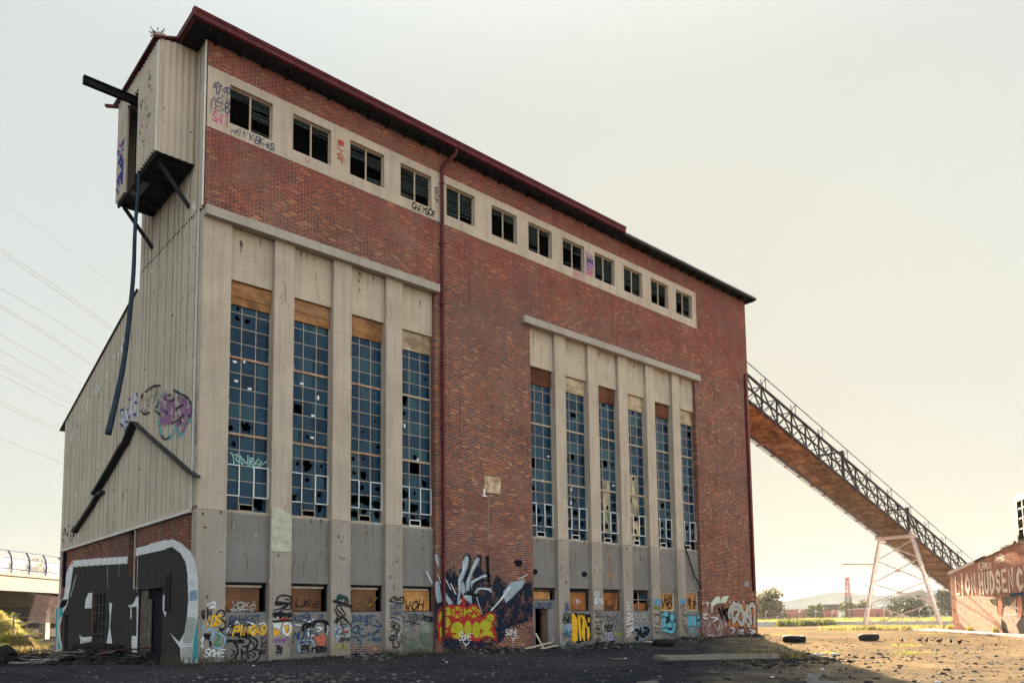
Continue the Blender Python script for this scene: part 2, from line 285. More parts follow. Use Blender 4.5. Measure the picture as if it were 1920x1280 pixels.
ART=[('grey_paint','L','fill','pgrey',0,1,[-18.34,4.78,-12.93,4.56,-8.46,4.33,-7.27,4.54,-4.75,4.54,-2.5,4.56,-1.56,4.29,-1.08,3.86,-0.78,3.38,-0.61,2.45,-0.67,1.83,-1.1,1.06,-1.33,0.67,-1.19,-0.09,-19.87,-0.37,-20.5,0.42,-20.94,1.58,-20.29,2.15,-18.94,2.7,-18.75,3.83]),
('painted_letters','L','fill','pwhite',0,2,[-19.78,4.34,-18.71,5.05,-12.96,4.81,-8.39,4.58,-8.36,4.26,-12.92,4.47,-18.19,4.68,-18.56,3.83,-18.92,3.16,-19.22,2.65,-20.21,2.21,-20.69,1.58,-20.57,0.88,-19.67,0.15,-20.69,0.12,-21.5,0.99,-21.53,2.05,-20.89,2.75,-19.98,3.19,-19.8,3.88]),
('painted_letters','L','fill','pwhite',0,2,[-7.44,4.83,-5.86,4.87,-4.0,4.91,-2.52,4.85,-1.54,4.62,-0.52,4.22,-0.0,3.8,0.29,3.17,0.36,2.42,0.38,1.67,0.36,0.86,0.44,0.16,-1.21,0.14,-1.38,0.67,-2.52,1.21,-1.48,0.89,-0.96,1.22,-0.72,1.83,-0.65,2.45,-0.78,3.38,-1.03,3.86,-1.6,4.25,-2.5,4.54,-4.62,4.53,-6.74,4.53,-7.41,4.52]),
('teal_paint','L','fill','teal',0,3,[0.26,1.64,0.39,1.82,0.49,0.42,0.23,0.22,-0.05,0.18,-0.02,0.92]),
('teal_paint','L','fill','teal',0,3,[-21.87,2.53,-20.36,2.53,-20.06,2.21,-20.76,1.98,-20.99,1.58,-20.87,0.88,-20.16,0.19,-21.23,0.29,-21.73,1.1]),
('painted_letters','L','fill','pink',0,2,[-20.93,2.98,-19.17,2.96,-19.41,2.66,-20.25,2.5,-21.77,2.53]),
('painted_letters','L','fill','pblue',0,3,[-0.52,2.75,0.23,2.8,0.29,2.42,-0.5,2.43]),
('painted_letters','L','fill','pgreylt',0,3,[-0.71,1.8,0.17,1.79,0.01,1.07,-0.33,0.85,-1.08,0.87]),
('painted_letters','L','fill','pgreylt',0,3,[-1.25,0.68,-0.11,0.74,0.03,0.25,-1.08,0.26]),
('painted_letters','L','fill','pwhite',0,2,[-15.47,2.41,-15.36,2.84,-14.88,3.14,-14.28,3.17,-13.67,3.0,-13.38,2.78,-13.32,2.37]),
('painted_letters','L','fill','pblue',0,3,[-14.14,2.99,-13.38,2.78,-13.32,2.37,-14.06,2.39]),
('painted_letters','L','fill','pwhite',0,2,[-16.36,1.05,-15.59,0.93,-13.79,1.0,-13.96,0.79,-14.25,0.63,-13.86,0.07,-16.19,0.17,-16.06,0.76]),
('painted_letters','L','fill','pgreylt',0,3,[-15.73,0.77,-14.27,0.78,-14.36,0.32,-15.83,0.34]),
('painted_letters','L','fill','pwhite',0,2,[-11.06,2.6,-10.54,2.54,-10.7,1.94,-10.78,1.45,-10.36,0.79,-10.32,0.12,-11.78,0.13,-11.3,0.58,-10.91,1.36,-10.86,1.84]),
('painted_letters','L','fill','pwhite',0,2,[-8.19,2.37,-7.35,2.44,-6.93,2.7,-6.63,2.8,-6.47,1.54,-6.43,0.23,-7.33,0.25,-7.39,1.08,-6.71,1.06,-6.81,2.34,-7.54,2.31,-7.49,1.81,-7.64,1.82,-7.69,2.31]),
('painted_letters','L','fill','pwhite',0,2,[-3.76,2.68,-3.44,2.73,-3.14,2.64,-2.98,2.43,-2.93,2.14,-3.12,1.84,-3.44,2.11,-3.59,2.36]),
('painted_letters','L','line','pwhite',0.07,3,[-17.48,4.17,-17.95,3.69,-18.54,3.09]),
('painted_letters','L','line','pgreylt',0.05,3,[-11.56,4.42,-11.5,3.92,-11.32,3.32]),
('painted_letters','L','line','pgreylt',0.04,3,[-9.67,4.31,-9.57,3.73]),
('painted_letters','L','line','pwhite',0.05,3,[-6.91,4.48,-6.85,3.87,-6.87,2.97]),
('graffiti_tag','L','line','pred',0.05,3,[-19.42,5.71,-18.9,4.81]),
('graffiti_tag','L','line','pred',0.05,3,[-19.72,5.15,-18.28,4.94,-19.29,4.87,-18.62,5.08]),
('graffiti_tag','L','line','pred',0.04,3,[-20.01,5.75,-19.58,5.49,-19.24,5.74,-18.68,5.48]),
('painted_mural','F','fill','pnavy',0,1,[10.74,2.36,10.77,3.28,11.03,3.45,11.41,3.8,11.89,4.12,12.05,3.69,12.33,4.05,12.44,4.66,12.83,4.68,13.0,4.29,13.28,4.7,13.57,4.67,13.56,3.96,13.85,3.92,14.14,3.75,14.25,3.31,14.49,3.76,14.97,3.46,15.33,3.2,15.95,3.3,16.52,3.4,16.9,3.51,16.95,2.57,16.86,1.55,16.29,1.42,15.3,1.2,15.05,0.76,14.57,0.41,14.09,0.12,12.84,0.04,11.86,0.07,11.23,0.35,10.76,0.86]),
('painted_mural','F','fill','phand',0,2,[12.04,2.32,12.12,2.88,12.09,3.48,12.35,3.88,12.37,4.31,12.55,4.6,12.69,4.62,12.77,4.46,12.71,4.11,12.54,3.79,12.36,3.44,12.24,3.27,12.25,2.88,12.16,2.32]),
('painted_mural','F','fill','phand',0,2,[12.58,2.93,12.57,3.32,12.81,3.8,12.99,4.2,13.25,4.57,13.4,4.58,13.43,4.42,13.22,4.12,13.0,3.81,12.83,3.41,12.79,2.97]),
('painted_mural','F','fill','phand',0,2,[12.85,3.41,13.33,3.6,13.67,3.76,13.88,3.77,13.89,3.64,13.56,3.58,13.21,3.44,12.99,3.28,12.9,3.02]),
('painted_mural','F','fill','phand',0,2,[13.09,2.89,13.32,3.11,13.78,3.12,14.13,3.09,14.21,2.95,14.13,2.86,13.95,2.99,13.55,3.03,13.32,2.98,13.18,2.78]),
('painted_mural','F','fill','phand',0,2,[12.24,3.27,12.43,3.4,12.51,3.19,12.54,2.88,12.92,2.69,12.93,2.32,12.53,2.54,12.42,2.71,12.27,2.92]),
('painted_mural','F','fill','phand',0,2,[10.78,4.63,10.89,4.59,11.02,4.34,10.98,3.95,10.88,4.17,10.77,4.29]),
('painted_mural','F','fill','phand',0,2,[10.77,3.32,10.98,3.37,11.15,2.7,11.2,2.44,10.92,2.36,10.79,2.69]),
('painted_mural','F','fill','phand',0,2,[11.37,2.87,11.5,2.7,11.82,2.36,11.56,2.28,11.37,2.53]),
('painted_mural','F','fill','phand',0,2,[14.9,2.92,15.46,3.43,15.89,3.48,16.11,3.51,16.27,3.58,16.42,3.5,16.2,3.17,15.82,2.93,15.5,2.65,15.07,2.38]),
('painted_mural','F','line','phandlt',0.09,3,[15.36,3.15,14.71,2.51,14.12,2.02]),
('painted_mural','F','line','phandlt',0.05,3,[15.21,3.1,15.45,3.18]),
('painted_mural','F','line','phandlt',0.05,3,[10.93,3.66,11.09,3.29]),
('painted_mural','F','line','phandlt',0.05,3,[11.35,3.5,11.67,3.0]),
('painted_mural','F','line','phandlt',0.06,3,[11.67,3.26,11.96,2.79]),
('painted_mural','F','line','phandlt',0.07,3,[10.31,3.77,10.59,3.27]),
('painted_mural','F','line','phandlt',0.04,3,[13.21,2.67,13.54,1.84]),
('painted_mural','F','line','phandlt',0.05,3,[12.15,2.28,12.31,2.54,12.65,2.71]),
('painted_mural','F','line','phandlt',0.05,3,[15.95,3.58,16.59,3.83]),
('painted_mural','F','line','phandlt',0.05,3,[12.44,4.31,12.43,3.92,12.21,3.48,12.18,2.96]),
('painted_mural','F','line','phandlt',0.05,3,[12.66,4.54,12.49,4.01]),
('painted_mural','F','line','phandlt',0.05,3,[13.28,4.48,12.94,3.94,12.68,3.41]),
('painted_mural','F','line','phandlt',0.05,3,[12.99,3.37,13.79,3.7]),
('painted_mural','F','line','phandlt',0.05,3,[13.32,3.07,14.07,3.04]),
('painted_mural','F','fill','pblack',0,1,[13.8,4.64,14.03,4.69,14.05,3.75,13.96,3.17,13.88,3.75]),
('painted_mural','F','line','pblack',0.1,4,[12.48,2.8,13.32,2.76]),
('graffiti_lettering','F','fill','pred',0,5,[10.87,1.81,10.98,2.11,11.21,2.32,11.34,2.25,11.72,2.28,12.04,2.3,12.31,2.24,12.26,2.66,12.48,2.62,12.53,2.28,12.58,2.15,12.81,2.32,13.2,2.3,13.43,2.11,13.48,1.84,13.54,1.67,13.77,1.89,14.06,1.93,14.35,1.84,14.37,1.57,14.26,1.4,14.4,0.95,14.51,0.42,14.1,0.69,13.75,0.74,13.3,0.54,13.07,0.55,12.63,0.71,12.13,0.66,11.76,0.71,11.55,0.88,11.34,0.85,10.94,0.5,10.87,1.27]),
('graffiti_lettering','F','fill','pyellow',0,6,[10.98,1.81,11.18,2.15,11.34,2.15,11.61,2.15,11.66,1.81,11.24,1.75,11.08,1.6,10.96,1.4]),
('graffiti_lettering','F','fill','pyellow',0,6,[11.63,1.47,11.61,1.38,11.56,1.3,11.48,1.25,11.39,1.23,11.3,1.25,11.22,1.31,11.17,1.38,11.16,1.48,11.17,1.57,11.23,1.65,11.3,1.7,11.39,1.72,11.48,1.7,11.56,1.65,11.61,1.57]),
('graffiti_lettering','F','fill','pyellow',0,6,[11.02,1.27,11.13,1.27,11.49,1.09,11.34,0.95,11.06,0.77,11.01,1.1]),
('graffiti_lettering','F','fill','pyellow',0,6,[12.36,1.93,12.34,1.83,12.27,1.74,12.16,1.69,12.03,1.67,11.91,1.69,11.81,1.75,11.74,1.83,11.71,1.94,11.74,2.04,11.81,2.13,11.91,2.18,12.04,2.2,12.16,2.18,12.27,2.13,12.34,2.04]),
('graffiti_lettering','F','fill','pyellow',0,6,[13.41,1.93,13.38,1.83,13.3,1.75,13.17,1.7,13.03,1.68,12.88,1.7,12.76,1.76,12.68,1.84,12.65,1.93,12.68,2.03,12.76,2.11,12.88,2.17,13.03,2.18,13.18,2.17,13.3,2.11,13.38,2.03]),
('graffiti_lettering','F','fill','pyellow',0,6,[12.43,2.15,12.69,1.96,12.42,1.72]),
('graffiti_lettering','F','fill','pyellow',0,6,[12.42,1.1,12.39,0.95,12.3,0.82,12.18,0.74,12.03,0.72,11.88,0.75,11.75,0.84,11.67,0.96,11.64,1.11,11.67,1.26,11.76,1.39,11.88,1.47,12.03,1.5,12.18,1.47,12.31,1.38,12.39,1.25]),
('graffiti_lettering','F','fill','pyellow',0,6,[12.89,1.15,12.87,1.01,12.82,0.88,12.75,0.8,12.66,0.77,12.58,0.8,12.51,0.89,12.46,1.01,12.44,1.16,12.46,1.31,12.51,1.43,12.58,1.52,12.67,1.55,12.75,1.52,12.82,1.43,12.87,1.3]),
('graffiti_lettering','F','fill','pyellow',0,6,[13.41,1.1,13.39,0.96,13.34,0.83,13.26,0.75,13.17,0.72,13.08,0.76,13.0,0.84,12.95,0.96,12.93,1.11,12.95,1.26,13.0,1.38,13.08,1.46,13.18,1.49,13.27,1.46,13.35,1.37,13.4,1.25]),
('graffiti_lettering','F','fill','pyellow',0,6,[14.14,1.31,14.11,1.2,14.03,1.1,13.9,1.04,13.76,1.03,13.61,1.05,13.49,1.11,13.41,1.21,13.38,1.32,13.41,1.43,13.5,1.52,13.62,1.58,13.76,1.6,13.91,1.58,14.03,1.52,14.11,1.42]),
('graffiti_lettering','F','fill','pyellow',0,6,[14.3,1.66,14.28,1.59,14.23,1.53,14.15,1.49,14.05,1.48,13.96,1.49,13.88,1.53,13.83,1.59,13.81,1.67,13.83,1.74,13.88,1.8,13.96,1.84,14.06,1.85,14.15,1.83,14.23,1.79,14.28,1.73]),
('graffiti_lettering','F','fill','pyellow',0,6,[13.53,1.01,14.1,1.04,14.33,0.69,13.81,0.83,13.3,0.71]),
('graffiti_lettering','F','line','pred',0.1,7,[11.88,2.11,12.2,1.72]),
('graffiti_lettering','F','line','pred',0.1,7,[12.2,2.11,11.87,1.77]),
('graffiti_lettering','F','line','pred',0.1,7,[11.79,1.94,12.28,1.94]),
('graffiti_lettering','F','line','pred',0.1,7,[12.86,2.11,13.25,1.76]),
('graffiti_lettering','F','line','pred',0.1,7,[13.23,2.13,12.86,1.76]),
('graffiti_lettering','F','line','pred',0.1,7,[12.75,1.89,13.31,1.91]),
('graffiti_lettering','F','line','pred',0.1,7,[11.55,0.99,11.92,0.94]),
('faded_paint','F','fill','pblotch',0,1,[31.77,1.92,32.16,2.07,32.81,1.99,33.61,1.91,34.76,1.76,34.85,0.95,38.26,0.77,38.26,0.29,36.73,0.33,35.45,0.51,34.33,0.42,33.5,0.21,32.38,0.28,31.94,0.58,31.64,0.81]),
('graffiti_lettering','F','fill','porange',0,2,[34.74,2.47,38.31,2.49,38.26,0.77,34.92,0.91,34.75,1.53]),
('graffiti_lettering','F','fill','pmint',0,2,[32.84,2.48,33.43,2.87,33.88,2.89,33.89,2.6,34.22,2.89,34.99,2.98,34.61,2.53,34.18,2.37,33.71,2.45,33.09,2.22,33.1,1.88,32.87,1.84]),
('graffiti_lettering','F','line','pbrown',0.12,3,[33.09,2.22,33.84,2.41,34.32,2.34,34.09,2.03,33.26,1.76,33.04,1.99,33.13,2.22]),
('graffiti_lettering','F','line','pblack',0.42,3,[34.96,1.52,34.87,1.76,35.22,2.3,35.51,2.38,36.08,2.34,36.28,2.06,35.51,1.29,35.42,1.13,35.27,1.91,35.56,2.07,36.13,2.03]),
('graffiti_lettering','F','line','pgreylt',0.28,4,[34.96,1.52,34.87,1.76,35.22,2.3,35.51,2.38,36.08,2.34,36.28,2.06,35.51,1.29,35.42,1.13,35.27,1.91,35.56,2.07,36.13,2.03]),
('graffiti_lettering','F','line','pblack',0.42,3,[35.81,1.52,36.35,1.04,36.6,1.51,36.44,2.3]),
('graffiti_lettering','F','line','pgreylt',0.28,4,[35.81,1.52,36.35,1.04,36.6,1.51,36.44,2.3]),
('graffiti_lettering','F','line','pblack',0.42,3,[36.64,1.12,36.98,1.75,36.84,1.83]),
('graffiti_lettering','F','line','pgreylt',0.28,4,[36.64,1.12,36.98,1.75,36.84,1.83]),
('graffiti_lettering','F','line','pblack',0.42,3,[37.1,2.3,37.19,1.59,37.56,1.54,37.45,2.06,37.39,2.26,38.03,2.26,38.0,0.9]),
('graffiti_lettering','F','line','pgreylt',0.28,4,[37.1,2.3,37.19,1.59,37.56,1.54,37.45,2.06,37.39,2.26,38.03,2.26,38.0,0.9]),
('graffiti_lettering','F','line','pblack',0.42,3,[36.98,1.19,37.26,0.95,37.57,1.14,37.4,1.35]),
('graffiti_lettering','F','line','pgreylt',0.28,4,[36.98,1.19,37.26,0.95,37.57,1.14,37.4,1.35]),
('graffiti_lettering','F','line','pblack',0.25,4,[33.75,2.07,33.99,1.53]),
('graffiti_lettering','F','line','pblack',0.25,4,[34.17,2.18,34.28,1.76,34.58,2.07]),
('graffiti_lettering','F','line','pblack',0.25,4,[34.42,1.76,34.67,1.37]),
('graffiti_tag','F','line','pwhite',0.07,5,[31.82,1.73,32.34,1.77,31.87,1.55,32.39,1.47]),
('graffiti_tag','F','line','pwhite',0.07,5,[35.05,0.83,35.47,0.74,35.09,0.44]),
('graffiti_tag','F','line','pwhite',0.07,5,[36.03,0.62,36.54,0.65,36.3,0.41,36.81,0.32]),
('graffiti_tag','F','line','pwhite',0.07,5,[37.28,0.71,38.09,0.54,37.48,0.47,38.15,0.29]),
('graffiti_tag','F','line','pwhite',0.07,5,[32.45,0.39,32.91,0.38]),
('graffiti_tag','F','line','pwhite',0.07,5,[31.87,2.51,31.96,2.4]),
('graffiti_tag','F','line','pwhite',0.07,5,[32.19,2.48,32.45,2.44,32.37,2.22]),
('graffiti_tag','F','line','pwhite',0.07,5,[32.52,2.52,32.61,2.44]),
('graffiti_tag','F','line','pwhite',0.07,5,[35.03,2.61,35.06,2.51]),
('graffiti_tag','F','line','pwhite',0.07,5,[35.45,2.61,35.59,2.5]),
('graffiti_tag','F','line','pwhite',0.07,5,[36.1,2.6,36.11,2.51]),
('graffiti_tag','F','line','pwhite',0.07,5,[36.68,2.62,36.74,2.51]),
('graffiti_tag','F','line','pwhite',0.07,5,[32.79,1.54,33.58,1.46,33.04,1.31]),
('graffiti_tag','F','line','pwhite',0.07,5,[33.6,0.78,33.69,1.04]),
('graffiti_tag','F','line','pwhite',0.07,5,[33.94,0.77,33.9,1.15]),
('graffiti_lettering','P','fill','pblack',0,1,[19.97,1.9,21.45,1.79,21.64,1.6,21.61,0.58,21.35,0.37,20.82,0.31,20.08,0.22,19.95,0.26]),
('graffiti_lettering','P','fill','pamber',0,2,[19.98,1.87,20.18,1.83,20.43,1.54,20.41,0.39,20.08,0.26,19.95,0.3]),
('graffiti_lettering','P','fill','pamber',0,2,[20.45,1.79,20.65,1.75,20.71,0.39,20.56,0.39,20.49,0.96]),
('graffiti_lettering','P','fill','pamber',0,2,[20.7,1.79,20.86,1.75,20.88,1.54,20.75,1.54]),
('graffiti_lettering','P','fill','pamber',0,2,[20.89,1.72,21.02,1.72,21.01,0.38,20.9,0.34,20.72,0.74,20.79,1.32]),
('graffiti_lettering','P','fill','pamber',0,2,[21.04,1.61,21.17,1.32,21.19,1.1,21.05,1.06]),
('graffiti_lettering','P','fill','pamber',0,2,[21.26,1.61,21.42,1.64,21.43,1.35,21.25,1.39]),
('graffiti_lettering','P','fill','pamber',0,2,[21.16,1.17,21.38,1.09,21.41,0.66,21.27,0.37,21.17,0.44]),
('paint_splash','F','fill','pmintd',0,1,[19.06,0.22,19.26,0.39,19.46,0.39,19.56,0.17,19.31,0.15,19.15,0.15]),
('paint_splash','P','fill','pyellowd',0,1,[23.55,0.76,24.08,0.82,24.13,0.59,23.6,0.61]),
('graffiti_tag','F','line','pgreyd',0.08,1,[22.35,1.52,22.15,1.3,22.11,0.94,22.32,0.53]),
('graffiti_tag','P','line','pgreyd',0.08,1,[22.79,1.82,22.94,1.44,23.29,1.51,22.78,1.74]),
('graffiti_tag','P','line','pgreyd',0.08,1,[23.36,1.81,23.46,1.51]),
('graffiti_tag','P','line','pgreyd',0.08,1,[23.85,1.85,23.35,1.51]),
('graffiti_tag','P','line','pgreyd',0.08,1,[23.63,1.51,24.03,1.2]),
('graffiti_tag','P','line','pgreyd',0.08,1,[23.81,1.51,23.53,1.06]),
('graffiti_tag','P','line','pblack',0.07,2,[22.62,1.15,22.67,1.0]),
('graffiti_tag','P','line','pblack',0.07,2,[22.82,1.22,22.84,1.0,22.71,1.15]),
('graffiti_tag','P','line','pblack',0.07,2,[22.94,1.29,22.96,0.99]),
('graffiti_tag','P','line','pblack',0.07,2,[23.05,1.18,23.22,1.18,23.15,0.99,23.04,1.03,23.05,1.18]),
('graffiti_tag','P','line','pblack',0.07,2,[23.27,1.06,23.34,1.29]),
('graffiti_tag','P','line','pblack',0.07,2,[22.75,0.92,23.04,0.84,23.27,0.91]),
('graffiti_tag','P','line','plilac',0.07,3,[22.64,0.78,22.74,0.55,22.6,0.41]),
('graffiti_tag','P','line','plilac',0.07,3,[22.8,0.74,23.2,0.76]),
('graffiti_tag','P','line','plilac',0.07,3,[22.97,0.73,22.91,0.4,23.25,0.39]),
('graffiti_tag','P','line','plilac',0.07,3,[23.08,0.62,23.28,0.54,23.13,0.39]),
('graffiti_lettering','P','fill','pblack',0,1,[27.88,1.93,29.19,1.82,29.26,1.43,29.39,1.03,29.22,0.64,28.77,0.51,27.85,0.72]),
('graffiti_lettering','P','fill','pcyan',0,2,[28.58,1.75,28.56,1.7,28.48,1.66,28.37,1.63,28.24,1.62,28.11,1.63,28.0,1.66,27.93,1.71,27.91,1.76,27.94,1.81,28.01,1.85,28.12,1.88,28.25,1.89,28.38,1.88,28.49,1.85,28.56,1.81]),
('graffiti_lettering','P','fill','pcyan',0,2,[29.16,1.57,29.14,1.47,29.08,1.38,28.99,1.32,28.9,1.31,28.8,1.33,28.73,1.39,28.68,1.47,28.66,1.58,28.69,1.68,28.75,1.76,28.83,1.82,28.93,1.84,29.02,1.82,29.1,1.76,29.15,1.67]),
('graffiti_lettering','P','fill','pcyan',0,2,[28.34,1.22,28.31,1.07,28.25,0.95,28.16,0.87,28.06,0.84,27.96,0.87,27.88,0.96,27.83,1.08,27.81,1.23,27.84,1.38,27.9,1.5,27.99,1.59,28.09,1.61,28.19,1.58,28.27,1.5,28.32,1.37]),
('graffiti_lettering','P','fill','pcyan',0,2,[29.03,1.04,29.0,0.93,28.92,0.85,28.8,0.79,28.66,0.78,28.53,0.8,28.42,0.86,28.35,0.94,28.33,1.05,28.36,1.15,28.44,1.23,28.56,1.29,28.69,1.31,28.83,1.29,28.94,1.23,29.01,1.14]),
('graffiti_lettering','P','fill','pcyan',0,2,[27.83,0.88,29.21,0.93,29.13,0.68,28.77,0.56,28.42,0.66,27.85,0.74]),
('graffiti_lettering','P','fill','pcyan',0,2,[29.28,1.1,29.26,1.03,29.22,0.97,29.16,0.92,29.09,0.91,29.02,0.93,28.96,0.97,28.93,1.03,28.92,1.11,28.94,1.18,28.98,1.25,29.04,1.29,29.11,1.3,29.17,1.29,29.23,1.24,29.27,1.18]),
('graffiti_lettering','P','fill','pblack',0,3,[28.48,1.29,28.47,1.25,28.44,1.21,28.39,1.19,28.35,1.18,28.3,1.19,28.26,1.22,28.23,1.25,28.22,1.3,28.23,1.34,28.26,1.38,28.31,1.4,28.36,1.41,28.41,1.4,28.45,1.37,28.47,1.34]),
('graffiti_lettering','P','line','pnavy2',0.05,3,[27.86,1.62,28.18,1.61,28.4,1.44]),
('graffiti_lettering','P','line','pnavy2',0.05,3,[27.98,0.98,28.38,0.94,28.79,0.97]),
('graffiti_lettering','P','line','pnavy2',0.05,3,[27.88,1.3,28.05,1.23]),
('graffiti_lettering','P','line','pnavy2',0.05,3,[28.53,1.58,28.63,1.29,28.98,1.22]),
('graffiti_lettering','P','fill','pblack',0,1,[30.74,1.34,30.72,1.19,30.68,1.06,30.61,0.97,30.55,0.94,30.48,0.97,30.43,1.06,30.4,1.19,30.4,1.34,30.42,1.5,30.46,1.63,30.52,1.71,30.59,1.74,30.66,1.71,30.71,1.62,30.74,1.49]),
('graffiti_lettering','P','fill','pcyan',0,2,[30.69,1.34,30.68,1.2,30.64,1.08,30.6,1.0,30.55,0.98,30.5,1.0,30.47,1.08,30.45,1.2,30.44,1.34,30.46,1.48,30.5,1.6,30.54,1.68,30.59,1.71,30.63,1.68,30.67,1.6,30.69,1.48]),
('graffiti_lettering','P','fill','pblack',0,1,[31.04,1.34,31.02,1.18,30.96,1.05,30.88,0.97,30.8,0.94,30.71,0.97,30.64,1.06,30.6,1.19,30.59,1.34,30.62,1.49,30.67,1.62,30.75,1.71,30.84,1.74,30.92,1.71,30.99,1.62,31.03,1.49]),
('graffiti_lettering','P','fill','pcyan',0,2,[30.99,1.34,30.97,1.2,30.93,1.08,30.87,1.0,30.8,0.97,30.73,1.0,30.68,1.08,30.65,1.2,30.64,1.34,30.66,1.48,30.71,1.6,30.77,1.68,30.84,1.7,30.9,1.68,30.96,1.6,30.99,1.48]),
('graffiti_lettering','P','fill','pblack',0,1,[31.5,1.33,31.47,1.18,31.39,1.04,31.29,0.96,31.17,0.93,31.06,0.96,30.96,1.05,30.91,1.18,30.89,1.34,30.92,1.49,31.0,1.62,31.1,1.71,31.22,1.74,31.33,1.71,31.43,1.62,31.48,1.49]),
('graffiti_lettering','P','fill','pcyan',0,2,[31.45,1.33,31.42,1.19,31.36,1.07,31.27,0.99,31.17,0.97,31.08,1.0,31.0,1.08,30.95,1.2,30.94,1.34,30.97,1.48,31.03,1.6,31.12,1.68,31.22,1.7,31.31,1.67,31.39,1.59,31.44,1.47]),
('graffiti_lettering','P','fill','pblack',0,1,[31.5,1.7,31.92,1.74,31.94,0.99,31.52,0.92]),
('graffiti_lettering','P','fill','pcyan',0,2,[31.91,1.55,31.89,1.49,31.85,1.44,31.78,1.41,31.71,1.4,31.63,1.41,31.57,1.44,31.54,1.49,31.52,1.55,31.54,1.61,31.59,1.66,31.65,1.7,31.73,1.71,31.8,1.69,31.86,1.66,31.9,1.61]),
('graffiti_lettering','P','fill','pcyan',0,2,[31.93,1.14,31.91,1.07,31.86,1.01,31.79,0.97,31.71,0.96,31.64,0.97,31.57,1.01,31.53,1.07,31.52,1.15,31.54,1.22,31.59,1.28,31.66,1.32,31.74,1.33,31.81,1.31,31.88,1.27,31.92,1.21]),
('blue_paint_patch','F','fill','pskyb',0,1,[26.82,2.63,27.16,2.68,27.56,2.7,27.57,2.28,27.2,2.32,26.84,2.35]),
('blue_paint_patch','F','fill','pskyb',0,1,[29.47,2.65,30.18,2.74,30.16,2.43,29.46,2.38]),
('paint_splash','F','fill','polive',0,1,[26.84,2.31,27.54,2.25,27.56,1.93,27.08,2.07,26.82,2.0]),
('graffiti_tag','F','line','pbrownd',0.06,2,[26.84,1.79,27.52,1.72]),
('graffiti_tag','F','line','pbrownd',0.06,2,[26.83,1.45,27.12,1.79,27.5,1.44,27.15,1.17]),
('graffiti_tag','F','line','pbrownd',0.06,2,[26.88,1.31,27.49,1.09]),
('graffiti_tag','F','line','pbrownd',0.06,2,[27.34,1.58,27.39,1.51,27.33,1.48]),
('graffiti_tag','F','line','pbrownd',0.06,2,[26.8,0.97,27.53,0.88]),
('graffiti_tag','F','line','pbrownd',0.06,2,[26.87,0.69,27.02,0.79,27.12,0.61,27.3,0.78,27.52,0.61]),
('graffiti_tag','F','line','pgreyd',0.05,2,[29.53,2.14,29.79,2.36,30.0,2.29,29.78,2.18,29.54,2.21]),
('graffiti_tag','F','line','pgreyd',0.05,2,[29.58,1.93,30.02,2.07,29.64,1.78,30.06,1.78]),
('graffiti_tag','F','line','pgreyd',0.05,2,[29.5,1.57,30.12,1.71,29.61,1.35,30.04,1.35]),
('graffiti_tag','F','line','pgreyd',0.05,2,[29.61,1.21,30.02,0.98]),
('graffiti_tag','F','line','pgreyd',0.05,2,[29.72,1.06,30.12,0.66]),
('graffiti_tag','F','line','pgreyd',0.05,2,[29.91,1.27,30.18,0.62,29.94,0.66]),
('graffiti_tag','P','line','pblack',0.06,2,[26.69,2.7,26.69,2.49,27.02,2.53]),
('graffiti_tag','P','line','pblack',0.06,2,[26.62,2.32,26.96,2.32]),
('graffiti_tag','P','line','pblack',0.06,2,[26.65,2.28,26.97,2.08]),
('graffiti_tag','F','line','pwhite',0.07,3,[24.36,1.81,24.83,1.8]),
('graffiti_tag','F','line','pwhite',0.07,3,[24.58,1.94,24.5,1.47]),
('graffiti_tag','F','line','pwhite',0.07,3,[24.3,1.54,24.83,1.67]),
('graffiti_tag','F','line','pwhite',0.07,3,[24.29,1.34,24.87,1.54]),
('graffiti_tag','F','line','pwhite',0.07,3,[24.34,1.21,24.81,1.27]),
('graffiti_tag','F','line','pwhite',0.07,3,[24.38,0.94,24.86,1.07]),
('graffiti_tag','F','line','pwhite',0.07,3,[24.32,0.74,24.9,0.93]),
('graffiti_tag','F','line','pwhite',0.07,3,[24.31,0.54,24.58,0.67]),
('graffiti_tag','F','line','pwhite',0.07,3,[24.64,1.0,24.68,0.73]),
('graffiti_tag','F','line','pblack',0.07,2,[24.46,1.77,24.67,1.6]),
('graffiti_tag','F','line','pblack',0.07,2,[24.5,1.41,24.77,1.44]),
('graffiti_tag','F','line','pblack',0.07,2,[24.44,1.07,24.74,0.93]),
('graffiti_tag','F','line','pblack',0.07,2,[24.58,0.8,24.89,0.73]),
('graffiti_tag','P','line','pwhite',0.12,2,[25.34,1.77,25.44,1.4]),
('graffiti_tag','P','line','pblack',0.06,3,[25.34,1.77,25.44,1.4]),
('graffiti_tag','P','line','pwhite',0.12,2,[25.45,1.8,25.65,1.39]),
('graffiti_tag','P','line','pblack',0.06,3,[25.45,1.8,25.65,1.39]),
('graffiti_tag','P','line','pwhite',0.12,2,[25.77,1.73,25.7,1.39,25.98,1.46]),
('graffiti_tag','P','line','pblack',0.06,3,[25.77,1.73,25.7,1.39,25.98,1.46]),
('graffiti_tag','P','line','pwhite',0.12,2,[26.1,1.77,26.03,1.39,26.2,1.59]),
('graffiti_tag','P','line','pblack',0.06,3,[26.1,1.77,26.03,1.39,26.2,1.59]),
('graffiti_tag','P','line','pwhite',0.12,2,[26.27,1.8,26.52,1.25]),
('graffiti_tag','P','line','pblack',0.06,3,[26.27,1.8,26.52,1.25]),
('graffiti_lettering','P','line','pblue',0.34,4,[25.31,0.86,25.57,0.78,25.5,0.38,25.31,0.42]),
('graffiti_lettering','P','line','pblack',0.24,5,[25.31,0.86,25.57,0.78,25.5,0.38,25.31,0.42]),
('graffiti_lettering','P','line','pblue',0.34,4,[25.79,0.92,25.88,0.5,26.11,0.64]),
